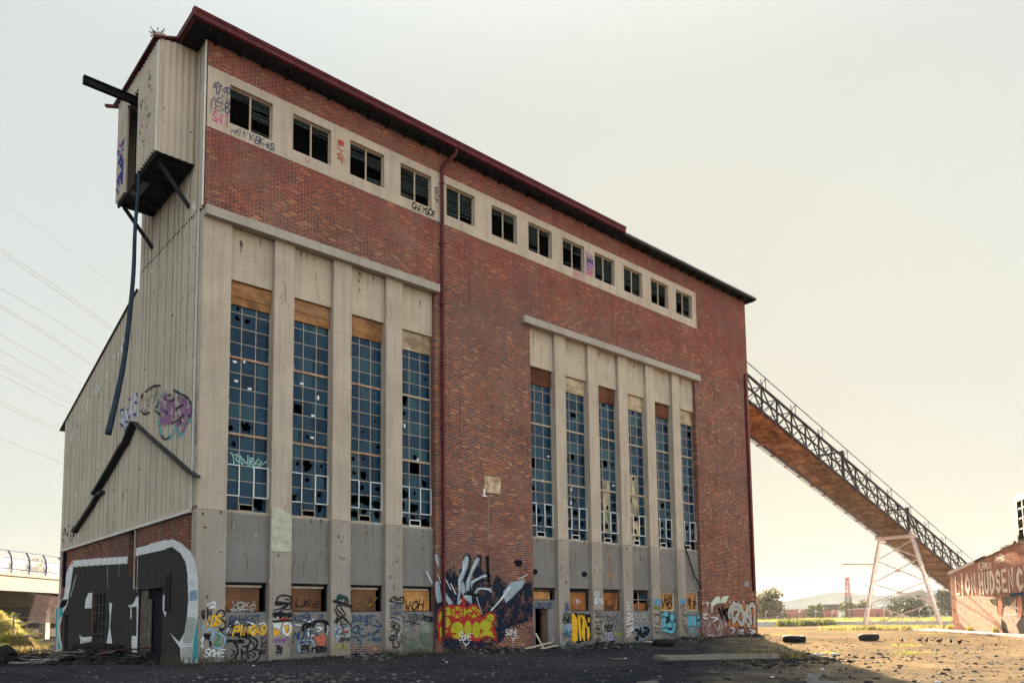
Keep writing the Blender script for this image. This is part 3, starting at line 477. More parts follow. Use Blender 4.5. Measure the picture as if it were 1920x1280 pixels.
('graffiti_lettering','P','line','pblack',0.24,5,[25.79,0.92,25.88,0.5,26.11,0.64]),
('graffiti_lettering','P','line','pblue',0.34,4,[26.12,0.98,26.5,0.9,26.38,0.6,26.16,0.7,26.1,0.47]),
('graffiti_lettering','P','line','pblack',0.24,5,[26.12,0.98,26.5,0.9,26.38,0.6,26.16,0.7,26.1,0.47]),
('graffiti_tag','P','line','pcyan',0.08,3,[30.7,0.83,30.92,0.9,30.78,0.61]),
('graffiti_tag','P','line','pcyan',0.08,3,[30.98,0.82,30.9,0.53]),
('graffiti_tag','P','line','pcyan',0.08,3,[31.16,0.71,31.2,0.3]),
('graffiti_tag','B','line','pblack',0.07,3,[28.12,2.75,28.21,2.22,28.09,2.15]),
('graffiti_tag','B','line','pblack',0.07,3,[28.48,2.9,28.4,2.65,28.82,2.72,28.89,2.9]),
('graffiti_tag','B','line','pblack',0.07,3,[28.27,2.36,28.46,2.65,28.56,2.29,28.76,2.65]),
('graffiti_tag','B','line','pblack',0.07,3,[28.75,2.47,28.99,2.51,29.03,2.22,28.73,2.15,28.75,2.47]),
('graffiti_tag','B','line','pblack',0.07,3,[29.01,2.98,29.05,2.65,28.93,2.54]),
('graffiti_tag','B','line','pblack',0.08,3,[30.76,2.66,31.08,2.7]),
('graffiti_tag','B','line','pblack',0.08,3,[30.82,2.52,31.07,2.56,30.74,2.3]),
('graffiti_tag','B','line','pblack',0.08,3,[30.99,2.74,31.02,2.15]),
('graffiti_tag','B','line','pblack',0.08,3,[31.33,2.59,31.64,2.56]),
('graffiti_tag','B','line','pblack',0.08,3,[31.38,2.37,31.7,2.41]),
('graffiti_tag','B','line','pblack',0.08,3,[31.42,2.59,31.43,2.11]),
('graffiti_tag','P','line','pblack',0.07,2,[1.28,0.9,1.53,0.87,1.69,0.64,1.67,0.39,1.44,0.17,1.29,0.13]),
('graffiti_tag','P','line','pblack',0.05,2,[1.47,0.57,1.58,0.47,1.44,0.32]),
('graffiti_tag','P','line','pblack',0.07,2,[1.63,0.36,1.65,0.09]),
('graffiti_tag','P','line','pblack',0.07,2,[1.57,0.84,1.92,0.83]),
('graffiti_tag','P','line','pblack',0.07,2,[1.83,0.56,1.87,0.45,1.85,0.05]),
('graffiti_tag','P','line','pblack',0.07,2,[1.89,0.68,2.08,0.67,2.05,0.47,1.87,0.44]),
('graffiti_tag','P','line','pblack',0.07,2,[1.73,1.04,1.91,1.06,2.15,0.95,2.18,0.82,2.05,0.67]),
('graffiti_tag','P','line','pblack',0.07,2,[2.15,1.05,2.39,0.94,2.47,0.79,2.37,0.59,2.13,0.48]),
('graffiti_tag','P','line','pblack',0.05,2,[2.26,0.85,2.34,0.74,2.31,0.62]),
('graffiti_tag','P','line','pblack',0.07,2,[2.34,0.56,2.53,0.51,2.56,0.3,2.43,0.13,2.11,0.07,1.93,0.2]),
('graffiti_tag','P','line','pblack',0.05,2,[2.32,0.44,2.4,0.36,2.31,0.24]),
('graffiti_tag','P','line','pblack',0.06,2,[1.32,1.15,2.09,1.18,2.12,1.1,1.37,1.12]),
('graffiti_tag','P','line','pblack',0.06,2,[1.73,0.96,1.92,0.88,1.53,0.92]),
('graffiti_tag','P','line','pblack',0.05,2,[1.27,0.95,1.48,0.94]),
('graffiti_tag','F','line','pwhite',0.05,2,[0.44,2.24,0.67,2.35,0.73,2.26,0.53,2.14,0.77,2.16]),
('graffiti_tag','F','line','pblack',0.05,2,[0.24,1.98,0.33,2.04,0.34,1.73,0.24,1.97]),
('graffiti_tag','F','line','pblack',0.05,2,[0.44,2.14,0.46,1.73]),
('graffiti_tag','F','line','pblack',0.05,2,[0.5,2.07,0.53,1.77]),
('graffiti_tag','F','line','pblack',0.05,2,[0.61,2.07,0.58,1.94,0.73,1.85,0.9,2.04,1.05,2.02,1.08,1.84,0.95,1.77,1.13,1.57,1.09,1.37,0.91,1.33]),
('graffiti_tag','F','line','pblack',0.05,2,[0.91,1.43,1.01,1.28,1.09,1.13]),
('graffiti_tag','F','line','pblue',0.09,2,[0.29,1.39,0.37,1.51,0.49,1.53]),
('graffiti_tag','F','line','pblue',0.09,2,[0.43,1.24,0.57,1.38,0.69,1.23,0.6,0.99]),
('graffiti_tag','F','line','pblack',0.08,2,[0.33,1.02,0.5,1.17,0.61,0.75]),
('graffiti_tag','F','line','pblack',0.08,2,[0.38,1.19,0.5,1.02,0.57,1.14]),
('graffiti_tag','F','line','pblue',0.06,2,[0.67,1.28,1.12,1.05,1.0,0.66,0.66,0.72]),
('graffiti_tag','F','line','pgreen',0.08,2,[0.82,1.18,0.92,1.06,0.75,0.79,0.97,0.79]),
('graffiti_tag','F','line','pwhite',0.05,2,[0.24,0.95,0.33,1.07,0.27,0.76,0.34,0.73]),
('paint_splash','F','fill','pgreyg',0,1,[0.67,1.23,0.84,1.26,1.07,1.03,0.98,0.74,0.7,0.75,0.77,0.99]),
('graffiti_tag','P','line','pwhite',0.05,2,[1.39,1.49,1.27,1.27]),
('graffiti_tag','P','line','pwhite',0.05,2,[1.57,1.52,1.67,1.62,1.78,1.41]),
('graffiti_tag','P','line','pwhite',0.05,2,[2.09,1.61,2.32,1.48,2.09,1.38]),
('graffiti_tag','P','line','pwhite',0.05,2,[2.51,1.5,2.73,1.55,2.84,1.34,2.62,1.12]),
('graffiti_tag','P','line','pwhite',0.05,2,[2.35,1.3,2.23,1.15,2.41,1.2]),
('graffiti_tag','F','line','pblack',0.06,3,[3.13,2.3,3.14,2.48,3.27,2.61,3.52,2.63,3.72,2.56,3.72,2.38,3.61,2.3,3.14,2.27,3.12,2.36,3.67,2.33]),
('graffiti_tag','F','line','pblack',0.06,3,[3.5,2.48,3.64,2.46]),
('graffiti_tag','F','line','pblack',0.05,3,[3.7,2.3,3.73,2.11,3.56,2.08]),
('graffiti_tag','F','line','pblack',0.05,3,[3.01,2.04,3.28,2.11]),
('graffiti_tag','F','line','pblack',0.06,3,[3.28,2.11,3.61,2.25,3.28,2.01]),
('graffiti_tag','F','line','pblack',0.05,3,[3.39,2.17,3.53,2.06]),
('graffiti_tag','F','line','pblack',0.09,3,[2.99,1.91,3.39,1.93,3.76,1.8]),
('graffiti_tag','F','line','pblack',0.09,3,[3.04,1.83,3.79,1.88]),
('graffiti_tag','F','line','pblack',0.08,3,[3.0,1.61,3.76,1.66]),
('graffiti_tag','F','line','pblack',0.06,3,[3.12,0.67,3.27,0.66,3.17,0.56,3.39,0.56]),
('graffiti_tag','F','line','pblack',0.06,3,[3.14,0.44,3.39,0.45]),
('graffiti_tag','F','line','pblack',0.05,3,[3.36,0.66,3.33,0.33]),
('graffiti_tag','F','line','pblack',0.05,3,[3.17,0.33,3.28,0.46]),
('graffiti_tag','F','line','pwhite',0.08,2,[3.01,1.55,3.1,1.39,3.15,1.54,3.21,1.36]),
('graffiti_tag','F','line','pwhite',0.08,2,[3.29,1.54,3.26,1.34]),
('graffiti_tag','F','line','pwhite',0.08,2,[3.46,1.49,3.65,1.54,3.74,1.33,3.63,1.1,3.46,1.15,3.43,1.39]),
('graffiti_tag','F','line','pamber',0.08,2,[3.05,1.29,3.1,1.08,3.16,1.26,3.24,1.1]),
('graffiti_tag','F','line','pamber',0.08,2,[3.4,1.33,3.68,1.36]),
('graffiti_tag','F','line','pamber',0.08,2,[3.57,1.44,3.54,1.18]),
('graffiti_tag','F','line','pamber',0.08,2,[3.71,1.12,3.77,1.22]),
('graffiti_tag','F','line','pwhite',0.08,2,[3.04,1.75,3.23,1.78]),
('graffiti_tag','F','line','pred',0.08,2,[3.29,1.7,3.59,1.72]),
('graffiti_tag','P','line','pwhite',0.05,2,[4.35,1.69,4.58,1.58,4.82,1.66,5.06,1.47]),
('graffiti_tag','P','line','pwhite',0.05,2,[4.03,1.48,4.29,1.45]),
('graffiti_tag','P','line','pwhite',0.05,2,[4.94,1.36,5.21,1.3,5.0,1.2]),
('graffiti_tag','P','line','pwhite',0.05,2,[5.29,1.63,5.48,1.35,5.42,1.08]),
('graffiti_tag','P','line','pwhite',0.05,2,[4.61,1.31,4.6,1.04,4.91,1.04]),
('graffiti_tag','P','line','pblue',0.06,2,[4.19,0.45,4.18,0.79,4.33,0.89,4.5,0.73,4.68,0.88,4.83,0.72,4.83,0.4]),
('graffiti_tag','P','line','pblue',0.06,2,[4.36,0.41,4.19,0.42]),
('graffiti_tag','P','line','pnavy2',0.06,3,[4.2,0.76,4.71,0.79]),
('graffiti_tag','P','line','pred2',0.16,3,[4.88,0.96,5.03,0.93]),
('graffiti_tag','P','line','pred2',0.16,3,[5.18,1.03,5.33,0.92]),
('graffiti_tag','P','line','pred2',0.16,3,[5.12,0.82,5.27,0.84]),
('graffiti_tag','P','line','pred2',0.16,3,[5.12,0.65,5.27,0.68]),
('graffiti_tag','P','line','pred2',0.16,3,[4.94,0.85,5.06,0.82]),
('graffiti_tag','P','line','pblack',0.12,4,[4.35,1.26,4.41,1.48,4.82,1.47,4.88,1.58,5.26,1.6,5.51,1.43]),
('graffiti_tag','P','line','pblack',0.08,4,[5.35,1.6,5.36,1.14]),
('graffiti_tag','P','line','pblack',0.1,4,[4.53,1.34,4.7,1.45,4.82,1.39]),
('graffiti_tag','F','line','pgreend',0.14,1,[5.79,2.47,5.88,2.67,5.94,2.53,6.06,2.58,6.19,2.56,6.16,2.42]),
('graffiti_tag','F','line','pgreend',0.1,1,[6.28,2.48,6.27,2.36]),
('graffiti_tag','F','line','pblack',0.06,3,[5.62,2.39,5.66,2.44,6.38,2.25,6.37,2.18,5.62,2.39]),
('graffiti_tag','F','line','pblack',0.05,3,[5.73,2.22,5.91,2.24,6.04,2.03,6.18,1.87,6.04,1.84,5.76,2.11,5.73,2.22]),
('graffiti_tag','F','line','pblack',0.05,3,[5.64,2.11,5.79,1.84,5.76,1.51]),
('graffiti_tag','F','line','pblack',0.05,3,[5.64,1.59,6.1,1.73,6.39,1.45]),
('graffiti_tag','F','line','pblack',0.05,3,[5.79,1.84,6.17,1.67,6.45,1.34]),
('graffiti_tag','F','line','pblack',0.04,3,[5.71,1.02,5.77,1.18,5.92,1.29]),
('graffiti_tag','F','line','pblack',0.04,3,[6.07,1.31,5.97,1.43,5.98,1.51,6.07,1.45,6.2,1.49,6.21,1.41,6.07,1.31]),
('graffiti_tag','F','line','pskybl',0.3,1,[5.92,1.4,5.8,1.13,5.92,0.88]),
('graffiti_tag','F','line','pskybl',0.3,1,[6.23,1.34,6.26,1.01]),
('graffiti_tag','F','line','pred2',0.12,1,[6.08,1.18,6.26,1.17]),
('graffiti_tag','F','line','pblack',0.06,3,[8.36,2.49,8.49,2.6,8.68,2.62,8.71,2.46,8.88,2.59,9.04,2.6,9.03,2.46,8.91,2.34,8.39,2.43,8.36,2.51]),
('graffiti_tag','F','line','pblack',0.07,3,[8.57,2.53,8.6,2.51]),
('graffiti_tag','F','line','pblack',0.07,3,[8.86,2.49,8.89,2.47]),
('graffiti_tag','F','line','pblack',0.05,3,[8.36,1.51,8.52,1.59]),
('graffiti_tag','F','line','pblack',0.05,3,[8.39,1.4,8.55,1.53]),
('graffiti_tag','F','line','pblack',0.05,3,[8.62,1.53,8.59,1.26]),
('graffiti_tag','F','line','pblack',0.05,3,[8.42,1.32,8.55,1.4,8.52,1.26,8.42,1.32]),
('graffiti_tag','F','line','pblack',0.05,3,[8.39,1.13,8.59,1.21]),
('graffiti_tag','F','line','pblack',0.05,3,[8.68,1.26,8.78,1.18,8.72,1.01,8.65,1.12,8.68,1.26]),
('graffiti_tag','F','line','pblack',0.06,3,[8.49,0.94,8.65,0.96,8.68,0.8,8.36,0.75,8.39,0.91,8.55,0.91,8.49,0.67,8.55,0.45,8.75,0.44,8.81,0.6,8.75,0.71]),
('graffiti_tag','F','line','pblack',0.06,3,[8.59,0.62,8.61,0.61]),
('graffiti_tag','F','line','pnavy2',0.05,2,[8.33,1.7,8.58,1.72,8.88,1.61]),
('graffiti_tag','F','line','pnavy2',0.05,2,[8.94,1.8,9.07,1.64,9.01,1.5]),
('graffiti_tag','P','line','pnavy2',0.055,2,[6.58,1.5,6.68,1.74]),
('graffiti_tag','P','line','pnavy2',0.055,2,[7.42,1.76,7.7,1.81]),
('graffiti_tag','P','line','pnavy2',0.055,2,[7.45,1.44,8.04,1.34,7.73,1.65]),
('graffiti_tag','P','line','pnavy2',0.055,2,[7.2,1.55,7.35,1.55,7.32,1.42,7.2,1.44]),
('graffiti_tag','P','line','pnavy2',0.055,2,[6.57,0.93,6.87,0.92,6.87,0.82,6.99,0.76,7.01,0.58]),
('graffiti_tag','P','line','pnavy2',0.055,2,[6.57,1.24,6.87,1.42,6.84,1.08,6.57,1.19]),
('graffiti_tag','P','line','pnavy2',0.055,2,[7.14,1.26,6.9,1.24,6.99,1.0,7.23,0.94,7.42,1.09]),
('graffiti_tag','P','line','pnavy2',0.055,2,[7.39,1.07,7.51,0.99,7.92,1.22,7.61,0.85,7.98,0.84,7.92,0.73,7.64,0.77]),
('graffiti_tag','P','line','pnavy2',0.055,2,[7.37,0.76,7.4,0.78]),
('graffiti_tag','P','line','pnavy2',0.055,2,[7.51,0.8,7.54,0.81]),
('graffiti_tag','P','line','pgreyg',0.12,1,[9.41,1.3,9.28,1.11,9.64,1.13]),
('graffiti_tag','P','line','pgreend2',0.16,1,[10.09,1.01,10.12,0.73,10.36,0.53,10.71,0.46]),
('graffiti_tag','P','line','pgreend2',0.16,1,[9.24,0.81,9.71,0.71,9.88,0.51,9.28,0.48]),
('graffiti_tag','P','line','pgreend2',0.12,1,[10.22,0.9,10.47,0.92,10.43,0.78,10.22,0.81]),
('graffiti_tag','P','line','pgreyg',0.3,1,[10.19,1.18,10.64,1.17]),
('graffiti_tag','P','line','pgreyg',0.3,1,[10.22,1.4,10.36,1.29,10.02,1.07]),
('graffiti_tag','P','line','pnavy',0.3,1,[10.4,1.68,10.68,1.62]),
('graffiti_tag','F','line','pgreyd',0.1,1,[8.65,1.5,8.85,1.31,8.81,1.15]),
('graffiti_tag','F','line','pgreyd',0.1,1,[8.94,0.98,8.98,0.82,8.91,0.68,9.07,0.57]),
('graffiti_tag','P','line','pblack',0.04,1,[9.24,1.53,9.51,1.55,10.12,1.38]),
('painted_blob','C','fill','pteal2',0,1,[-4.6,10.8,-4.06,11.11,-3.16,10.94,-2.62,10.87,-1.76,10.5,-1.04,10.19,-0.58,9.81,-0.42,9.52,-0.68,9.16,-1.25,8.91,-1.73,8.72,-2.56,8.83,-3.55,8.98,-4.13,9.28,-4.45,9.72,-4.66,10.11,-4.93,10.56]),
('painted_blob','C','fill','pviolet',0,2,[-4.25,10.69,-3.82,10.94,-2.93,10.81,-2.06,10.46,-1.24,10.16,-0.72,9.77,-0.61,9.49,-0.97,9.18,-1.44,8.81,-1.96,9.12,-2.61,9.47,-3.59,9.55,-4.17,9.7,-4.32,10.2]),
('painted_blob','C','fill','pgrime',0,1,[-6.98,11.33,-6.62,11.62,-5.5,11.56,-4.78,11.51,-4.3,11.28,-4.25,10.73,-4.69,10.43,-6.15,10.58,-6.81,10.88]),
('painted_blob','C','fill','pchalk',0,1,[-10.18,11.6,-9.61,11.65,-8.61,11.61,-8.5,11.84,-7.69,11.87,-7.33,11.62,-7.24,10.64,-7.97,10.71,-8.77,10.44,-9.08,10.08,-9.35,10.64,-9.95,10.81]),
('painted_blob','C','line','pink_black',0.08,3,[-6.37,11.6,-5.26,11.59,-4.31,11.4]),
('painted_blob','C','line','pink_black',0.08,3,[-6.85,11.3,-6.75,11.61]),
('painted_blob','C','line','pink_black',0.08,3,[-6.87,10.9,-6.4,10.63,-5.65,10.54]),
('painted_blob','C','line','pink_black',0.08,3,[-2.72,10.83,-1.86,10.49,-1.04,10.12,-0.63,9.74,-0.51,9.51,-0.98,9.36]),
('painted_blob','C','line','pink_black',0.08,3,[-4.13,9.28,-3.55,9.0,-3.0,8.99]),
('painted_blob','C','line','pink_black',0.08,3,[-4.48,10.7,-4.81,10.46,-4.2,10.14]),
('painted_blob','C','line','pink_black',0.08,3,[-3.76,10.23,-3.3,9.99]),
('painted_blob','C','line','pink_black',0.08,3,[-2.34,10.01,-1.52,9.98]),
('painted_blob','C','line','pink_black',0.08,3,[-3.36,10.76,-2.92,10.69]),
('painted_blob','C','line','pink_black',0.08,3,[-1.98,9.27,-1.5,9.61]),
('painted_blob','C','line','pink_black',0.08,3,[-2.83,9.51,-1.99,9.49,-1.69,9.58]),
('painted_blob','C','line','pink_black',0.08,3,[-4.39,9.67,-4.25,9.34]),
('painted_blob','C','line','pink_black',0.08,3,[-3.12,10.47,-2.48,10.41]),
('painted_blob','C','line','pink_black',0.08,3,[-3.82,10.98,-3.57,10.57]),
('painted_blob','C','line','pcobalt',0.1,3,[-8.77,11.77,-8.49,11.79]),
('painted_blob','C','line','pcobalt',0.1,3,[-7.78,11.47,-7.5,11.36]),
('painted_blob','C','line','pcobalt',0.1,3,[-9.6,11.56,-9.43,11.35]),
('painted_blob','C','line','pcobalt',0.1,3,[-9.27,11.23,-9.23,11.05]),
('painted_blob','C','line','pcobalt',0.1,3,[-8.69,11.03,-8.46,10.85]),
('painted_blob','C','line','pcobalt',0.1,3,[-9.88,10.88,-9.58,10.73]),
('painted_blob','C','line','pcobalt',0.1,3,[-9.16,10.87,-8.8,10.75]),
('painted_blob','C','line','pcobalt',0.1,3,[-9.28,10.63,-9.12,10.43]),
('painted_blob','C','line','pcobalt',0.1,3,[-8.0,10.97,-7.58,10.84]),
('painted_blob','C','line','pcobalt',0.1,3,[-9.01,11.44,-8.86,11.32]),
('painted_blob','C','line','pcobalt',0.1,3,[-7.55,11.79,-7.39,11.59]),
('painted_blob','C','line','pcobalt',0.1,3,[-9.96,11.55,-9.66,11.51]),
('painted_blob','C','line','pcobalt',0.1,3,[-10.01,11.34,-9.84,11.18]),
('painted_blob','C','line','pcobalt',0.1,3,[-8.92,10.56,-8.77,10.44]),
('graffiti_tag','G','line','ptealchalk',0.05,1,[1.32,8.1,1.44,8.0,1.48,7.69]),
('graffiti_tag','G','line','ptealchalk',0.05,1,[1.42,7.99,1.63,8.06,1.56,7.85,1.8,7.73]),
('graffiti_tag','G','line','ptealchalk',0.05,1,[1.68,7.67,1.73,8.03,1.84,7.69]),
('graffiti_tag','G','line','ptealchalk',0.05,1,[1.84,7.93,2.0,7.75,2.03,8.08]),
('graffiti_tag','G','line','ptealchalk',0.05,1,[2.08,7.68,2.12,7.97,2.28,7.95,2.12,7.81,2.28,7.71]),
('graffiti_tag','G','line','ptealchalk',0.05,1,[2.48,8.01,2.32,7.79,2.53,7.82,2.56,7.95]),
('graffiti_tag','G','line','ptealchalk',0.05,1,[2.0,7.67,2.41,7.67,2.83,7.98]),
('painted_mural','R','fill','psalmon',0,1,[1.79,3.16,7.96,3.05,13.68,2.72,19.05,2.6,18.51,0.04,15.35,0.05,10.63,0.04,4.71,0.22,2.5,0.93,1.67,1.79]),
('painted_mural','R','fill','pgreend2',0,2,[11.23,2.68,13.38,2.73,15.94,2.75,18.05,2.87,19.08,2.76,18.96,2.19,17.47,2.55,15.79,2.06,14.1,1.99,12.08,2.29]),
('painted_mural','R','fill','pgreyd',0,3,[14.76,2.16,14.64,1.87,14.42,1.63,14.13,1.47,13.82,1.41,13.54,1.47,13.32,1.63,13.2,1.89,13.2,2.18,13.33,2.48,13.56,2.72,13.85,2.88,14.16,2.93,14.44,2.87,14.65,2.7,14.76,2.45]),
('painted_mural','R','fill','psalmon2',0,4,[14.51,2.16,14.4,1.88,14.24,1.63,14.03,1.47,13.82,1.41,13.64,1.47,13.5,1.63,13.44,1.88,13.47,2.18,13.57,2.47,13.74,2.72,13.95,2.88,14.16,2.93,14.34,2.87,14.47,2.7,14.53,2.45]),
('painted_mural','R','fill','pgreyd',0,3,[18.93,2.02,18.81,1.74,18.58,1.5,18.29,1.34,17.96,1.28,17.66,1.34,17.42,1.5,17.29,1.75,17.29,2.04,17.41,2.33,17.65,2.57,17.95,2.73,18.28,2.78,18.58,2.72,18.8,2.55,18.93,2.31]),
('painted_mural','R','fill','psalmon2',0,4,[18.66,2.03,18.56,1.74,18.39,1.5,18.18,1.34,17.96,1.28,17.76,1.34,17.62,1.5,17.55,1.75,17.57,2.04,17.67,2.33,17.84,2.57,18.06,2.73,18.28,2.78,18.47,2.72,18.61,2.55,18.68,2.31]),
('painted_mural','R','fill','pgreyd',0,3,[13.94,1.27,14.99,0.92,15.37,0.14,14.26,0.11,13.94,0.64]),
('painted_mural','R','fill','pgreyd',0,3,[17.11,0.85,18.82,1.53,18.57,0.29,17.73,0.19]),
('painted_mural','R','line','pgreylt',0.08,3,[1.83,2.45,2.87,2.43]),
('painted_mural','R','line','pgreylt',0.08,3,[1.96,2.12,2.99,2.11]),
('graffiti_tag','R','line','pwhite',0.1,5,[15.24,2.07,14.93,1.27]),
('graffiti_tag','R','line','pwhite',0.1,5,[15.24,2.07,17.6,1.95,17.38,1.53,15.27,1.58]),
('graffiti_tag','R','line','pwhite',0.1,5,[15.65,1.45,16.59,0.85]),
('graffiti_tag','R','line','pwhite',0.1,5,[17.75,1.45,17.39,0.94]),
('painted_mural','R','fill','pnavy2',0,3,[15.98,2.97,19.13,3.01,19.08,2.76,16.35,2.79])]
# ---------------------------------------------------------------- shared materials
MT={}
MT['brick']=brickmat('red_brick')
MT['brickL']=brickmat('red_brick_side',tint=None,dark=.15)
MT['conc']=concrete('painted_render',(.45,.38,.315),lowcol=(.30,.265,.24),amount=.55)
MT['panel']=concrete('panel_render',(.47,.40,.325),lowcol=(.195,.186,.183),lowf=.95,amount=.5)
MT['conc2']=concrete('grey_concrete',(.36,.33,.30),amount=.3)
MT['corr']=corr_mat('corrugated_sheet',(.455,.395,.33))
MT['maroon']=plain('maroon_paint',(.105,.018,.025),.6,.5,2.5,col2=(.06,.018,.022))
MT['dark']=plain('charred_timber',(.012,.011,.014),.9,.4,4)
MT['black']=plain('interior_painted_shade',(.005,.007,.014),.95,.3,1.)  # near-black navy paints in the shade of unlit rooms and openings
MT['steel']=plain('old_dark_steel',(.030,.026,.032),.7,.4,6)
MT['rust']=plain('rusted_steel',(.11,.05,.035),.8,.5,5)
MT['ply1']=wood('weathered_plywood',(.42,.22,.10),(.22,.095,.04))
MT['ply2']=wood('dark_stained_plywood',(.18,.065,.030),(.09,.030,.018))
MT['ply3']=wood('fresh_plywood',(.68,.36,.13),(.48,.22,.07),axis='z')
MT['ply4']=wood('chipboard',(.24,.115,.055),(.12,.055,.03),9,'z')
MT['ply5']=wood('pale_peeling_board',(.60,.50,.38),(.33,.22,.13))
MT['ply6']=wood('orange_chipboard',(.42,.17,.055),(.24,.09,.03),9,'z')
MT['frame']=plain('cream_window_frame',(.42,.34,.27),.6,.2,9)
MT['rframe']=plain('rusty_transom',(.42,.30,.22),.7,.6,3,col2=(.20,.07,.04),stretch=(1,1,6))
MT['wframe']=paint('bare_white_frame',(.78,.80,.82),0,.4)
MT['glass']=glassmat()
MT['reflglass']=plain('painted_reflection_glass',(.40,.33,.20),.35,.5,2.2,col2=(.10,.12,.11),stretch=(1,1,.5))  # pale yellow painted in for sunlit surroundings reflected in the panes
MT['louvre']=plain('louvre_blade',(.12,.165,.16),.5,.4,3)
MT['flash']=plain('white_flashing',(.55,.54,.54),.5,.15,3)
MT['hose']=plain('blue_pipe',(.018,.038,.062),.45,.3,2)
MT['tin']=plain('roof_tin',(.20,.18,.17),.5,.3,2)
MT['patch']=plain('patch_panel',(.50,.40,.30),.8,.45,3,col2=(.28,.18,.10),bmp=.01)
MT['patchg']=plain('peeled_plaster',(.46,.46,.38),.8,.25,3)
PC=dict(pnavy=(.020,.027,.048),pblack=(.012,.012,.016),phand=(.34,.40,.48),phandlt=(.62,.68,.75),pred=(.40,.045,.035),pred2=(.50,.13,.08),pyellow=(.44,.42,.035),pyellowd=(.35,.32,.04),
 pamber=(.72,.40,.03),porange=(.50,.18,.045),pmint=(.62,.70,.62),pmintd=(.18,.38,.30),pbrown=(.17,.11,.06),pbrownd=(.10,.06,.055),pgreylt=(.42,.43,.42),pgreyd=(.085,.085,.085),pwhite=(.66,.68,.72),plilac=(.36,.36,.55),
 pcyan=(.12,.38,.50),pnavy2=(.020,.055,.13),pskyb=(.11,.26,.42),pskybl=(.32,.37,.46),polive=(.16,.20,.07),pblue=(.24,.36,.50),pgreen=(.06,.20,.12),pgreend=(.02,.05,.05),pgreend2=(.10,.135,.11),pgreyg=(.22,.25,.22),
 pblotch=(.40,.30,.32),pteal2=(.10,.36,.38),pviolet=(.26,.12,.26),pgrime=(.24,.23,.20),pchalk=(.50,.50,.56),pink_black=(.030,.035,.045),pcobalt=(.03,.04,.22),ptealchalk=(.25,.45,.43),psalmon=(.72,.50,.42),psalmon2=(.58,.28,.20),teal=(.05,.36,.40),pink=(.55,.38,.36),pgrey=(.052,.050,.050),pbrick=(.2,.06,.04),pblueink=(.03,.04,.13),ppink=(.45,.08,.20),ppurple=(.22,.06,.30))
WEAR=dict(pnavy=.45,phand=.10,pblotch=.62,pyellowd=.5,pmintd=.3,pgreyg=.45,pgreend2=.4,polive=.4,pgrime=.66,pchalk=.5,pteal2=.62,pviolet=.52,pskybl=.5,psalmon=.30,pink=.3,phandlt=.25)
PM={}
def pm(c,brick):
    k=(c,brick)
    if k not in PM: PM[k]=(paint_on_brick if brick else paint)(c+('_on_brick' if brick else '_paint'),PC[c],wear=WEAR.get(c,0)) if brick else paint(c+'_paint',PC[c],wear=WEAR.get(c,0))
    return PM[k]
PITCH=.26
def corr(y): return .045*(1+math.sin(2*math.pi*y/PITCH))
def SP(s,u,v,off):
    if s=='F': return (u,-off,v)
    if s=='P': return (u,.2-off,v)
    if s=='B': return (u,.33-off,v)
    if s=='G': return (u,.37-off,v)
    if s=='L': return (-off,-u,v)
    if s=='C': return (-corr(-u)-off,-u,v)
    if s=='X': return (-1.5-corr(-u)-off,-u,v)
    if s=='R': return (u,-off,v)
def smooth(pts,k=5):
    if len(pts)<3: return pts
    out=[];n=len(pts)
    for i in range(n-1):
        p0=pts[max(i-1,0)];p1=pts[i];p2=pts[i+1];p3=pts[min(i+2,n-1)]
        for j in range(k):
            t=j/k; out.append(tuple(.5*((2*b)+(-a+c)*t+(2*a-5*b+4*c-d)*t*t+(-a+3*b-3*c+d)*t**3) for a,b,c,d in zip(p0,p1,p2,p3)))
    out.append(pts[-1]); return out
LOFF=[0.0]
def ribbon(mb,s,pts,wd,off,m,taper=True):
    if s in 'CX':
        q=[pts[0]]
        for a,b in zip(pts,pts[1:]):
            L=math.dist(a,b);k=max(1,int(L/.04)); q+=[(a[0]+(b[0]-a[0])*i/k,a[1]+(b[1]-a[1])*i/k) for i in range(1,k+1)]
        pts=q
    n=len(pts)
    if n<2: return
    Lf=[];Rt=[]
    for i in range(n):
        a=pts[max(i-1,0)];b=pts[min(i+1,n-1)];dx,dy=b[0]-a[0],b[1]-a[1];l=math.hypot(dx,dy) or 1
        nx,ny=-dy/l,dx/l; h=wd/2*(1+.22*math.sin(i*.9+n)+.15*math.sin(i*2.3))*(.62+.38*min(1,(min(i,n-1-i)+.4)/2.2))
        o=off+i*4e-5
        Lf.append(SP(s,pts[i][0]+nx*h,pts[i][1]+ny*h,o)); Rt.append(SP(s,pts[i][0]-nx*h,pts[i][1]-ny*h,o))
    def cap(i,j,o):
        p=pts[i];q=pts[j];dx,dy=p[0]-q[0],p[1]-q[1];l=math.hypot(dx,dy) or 1;a0=math.atan2(dy,dx)
        return [SP(s,p[0]+math.cos(a0+k)*wd/2,p[1]+math.sin(a0+k)*wd/2,o) for k in (-.9,0,.9)]
    vs=Lf+Rt; fs=[(n+i,n+i+1,i+1,i) for i in range(n-1)]
    mb.add(vs,fs,m)
    c=cap(n-1,n-2,off+n*4e-5); mb.add([Rt[-1]]+c+[Lf[-1]],[(0,1,2,3,4)],m)
    c=cap(0,1,off); mb.add([Lf[0]]+c+[Rt[0]],[(0,1,2,3,4)],m)
OPEN_L=[(-6.45,-3.5,.0,3.02),(-14.12,-11.72,1.18,3.07),(-8.3,-7.5,3.69,5.73),(-20.05,-18.75,.0,2.1),(-20.8,-19.8,3.64,5.66)]
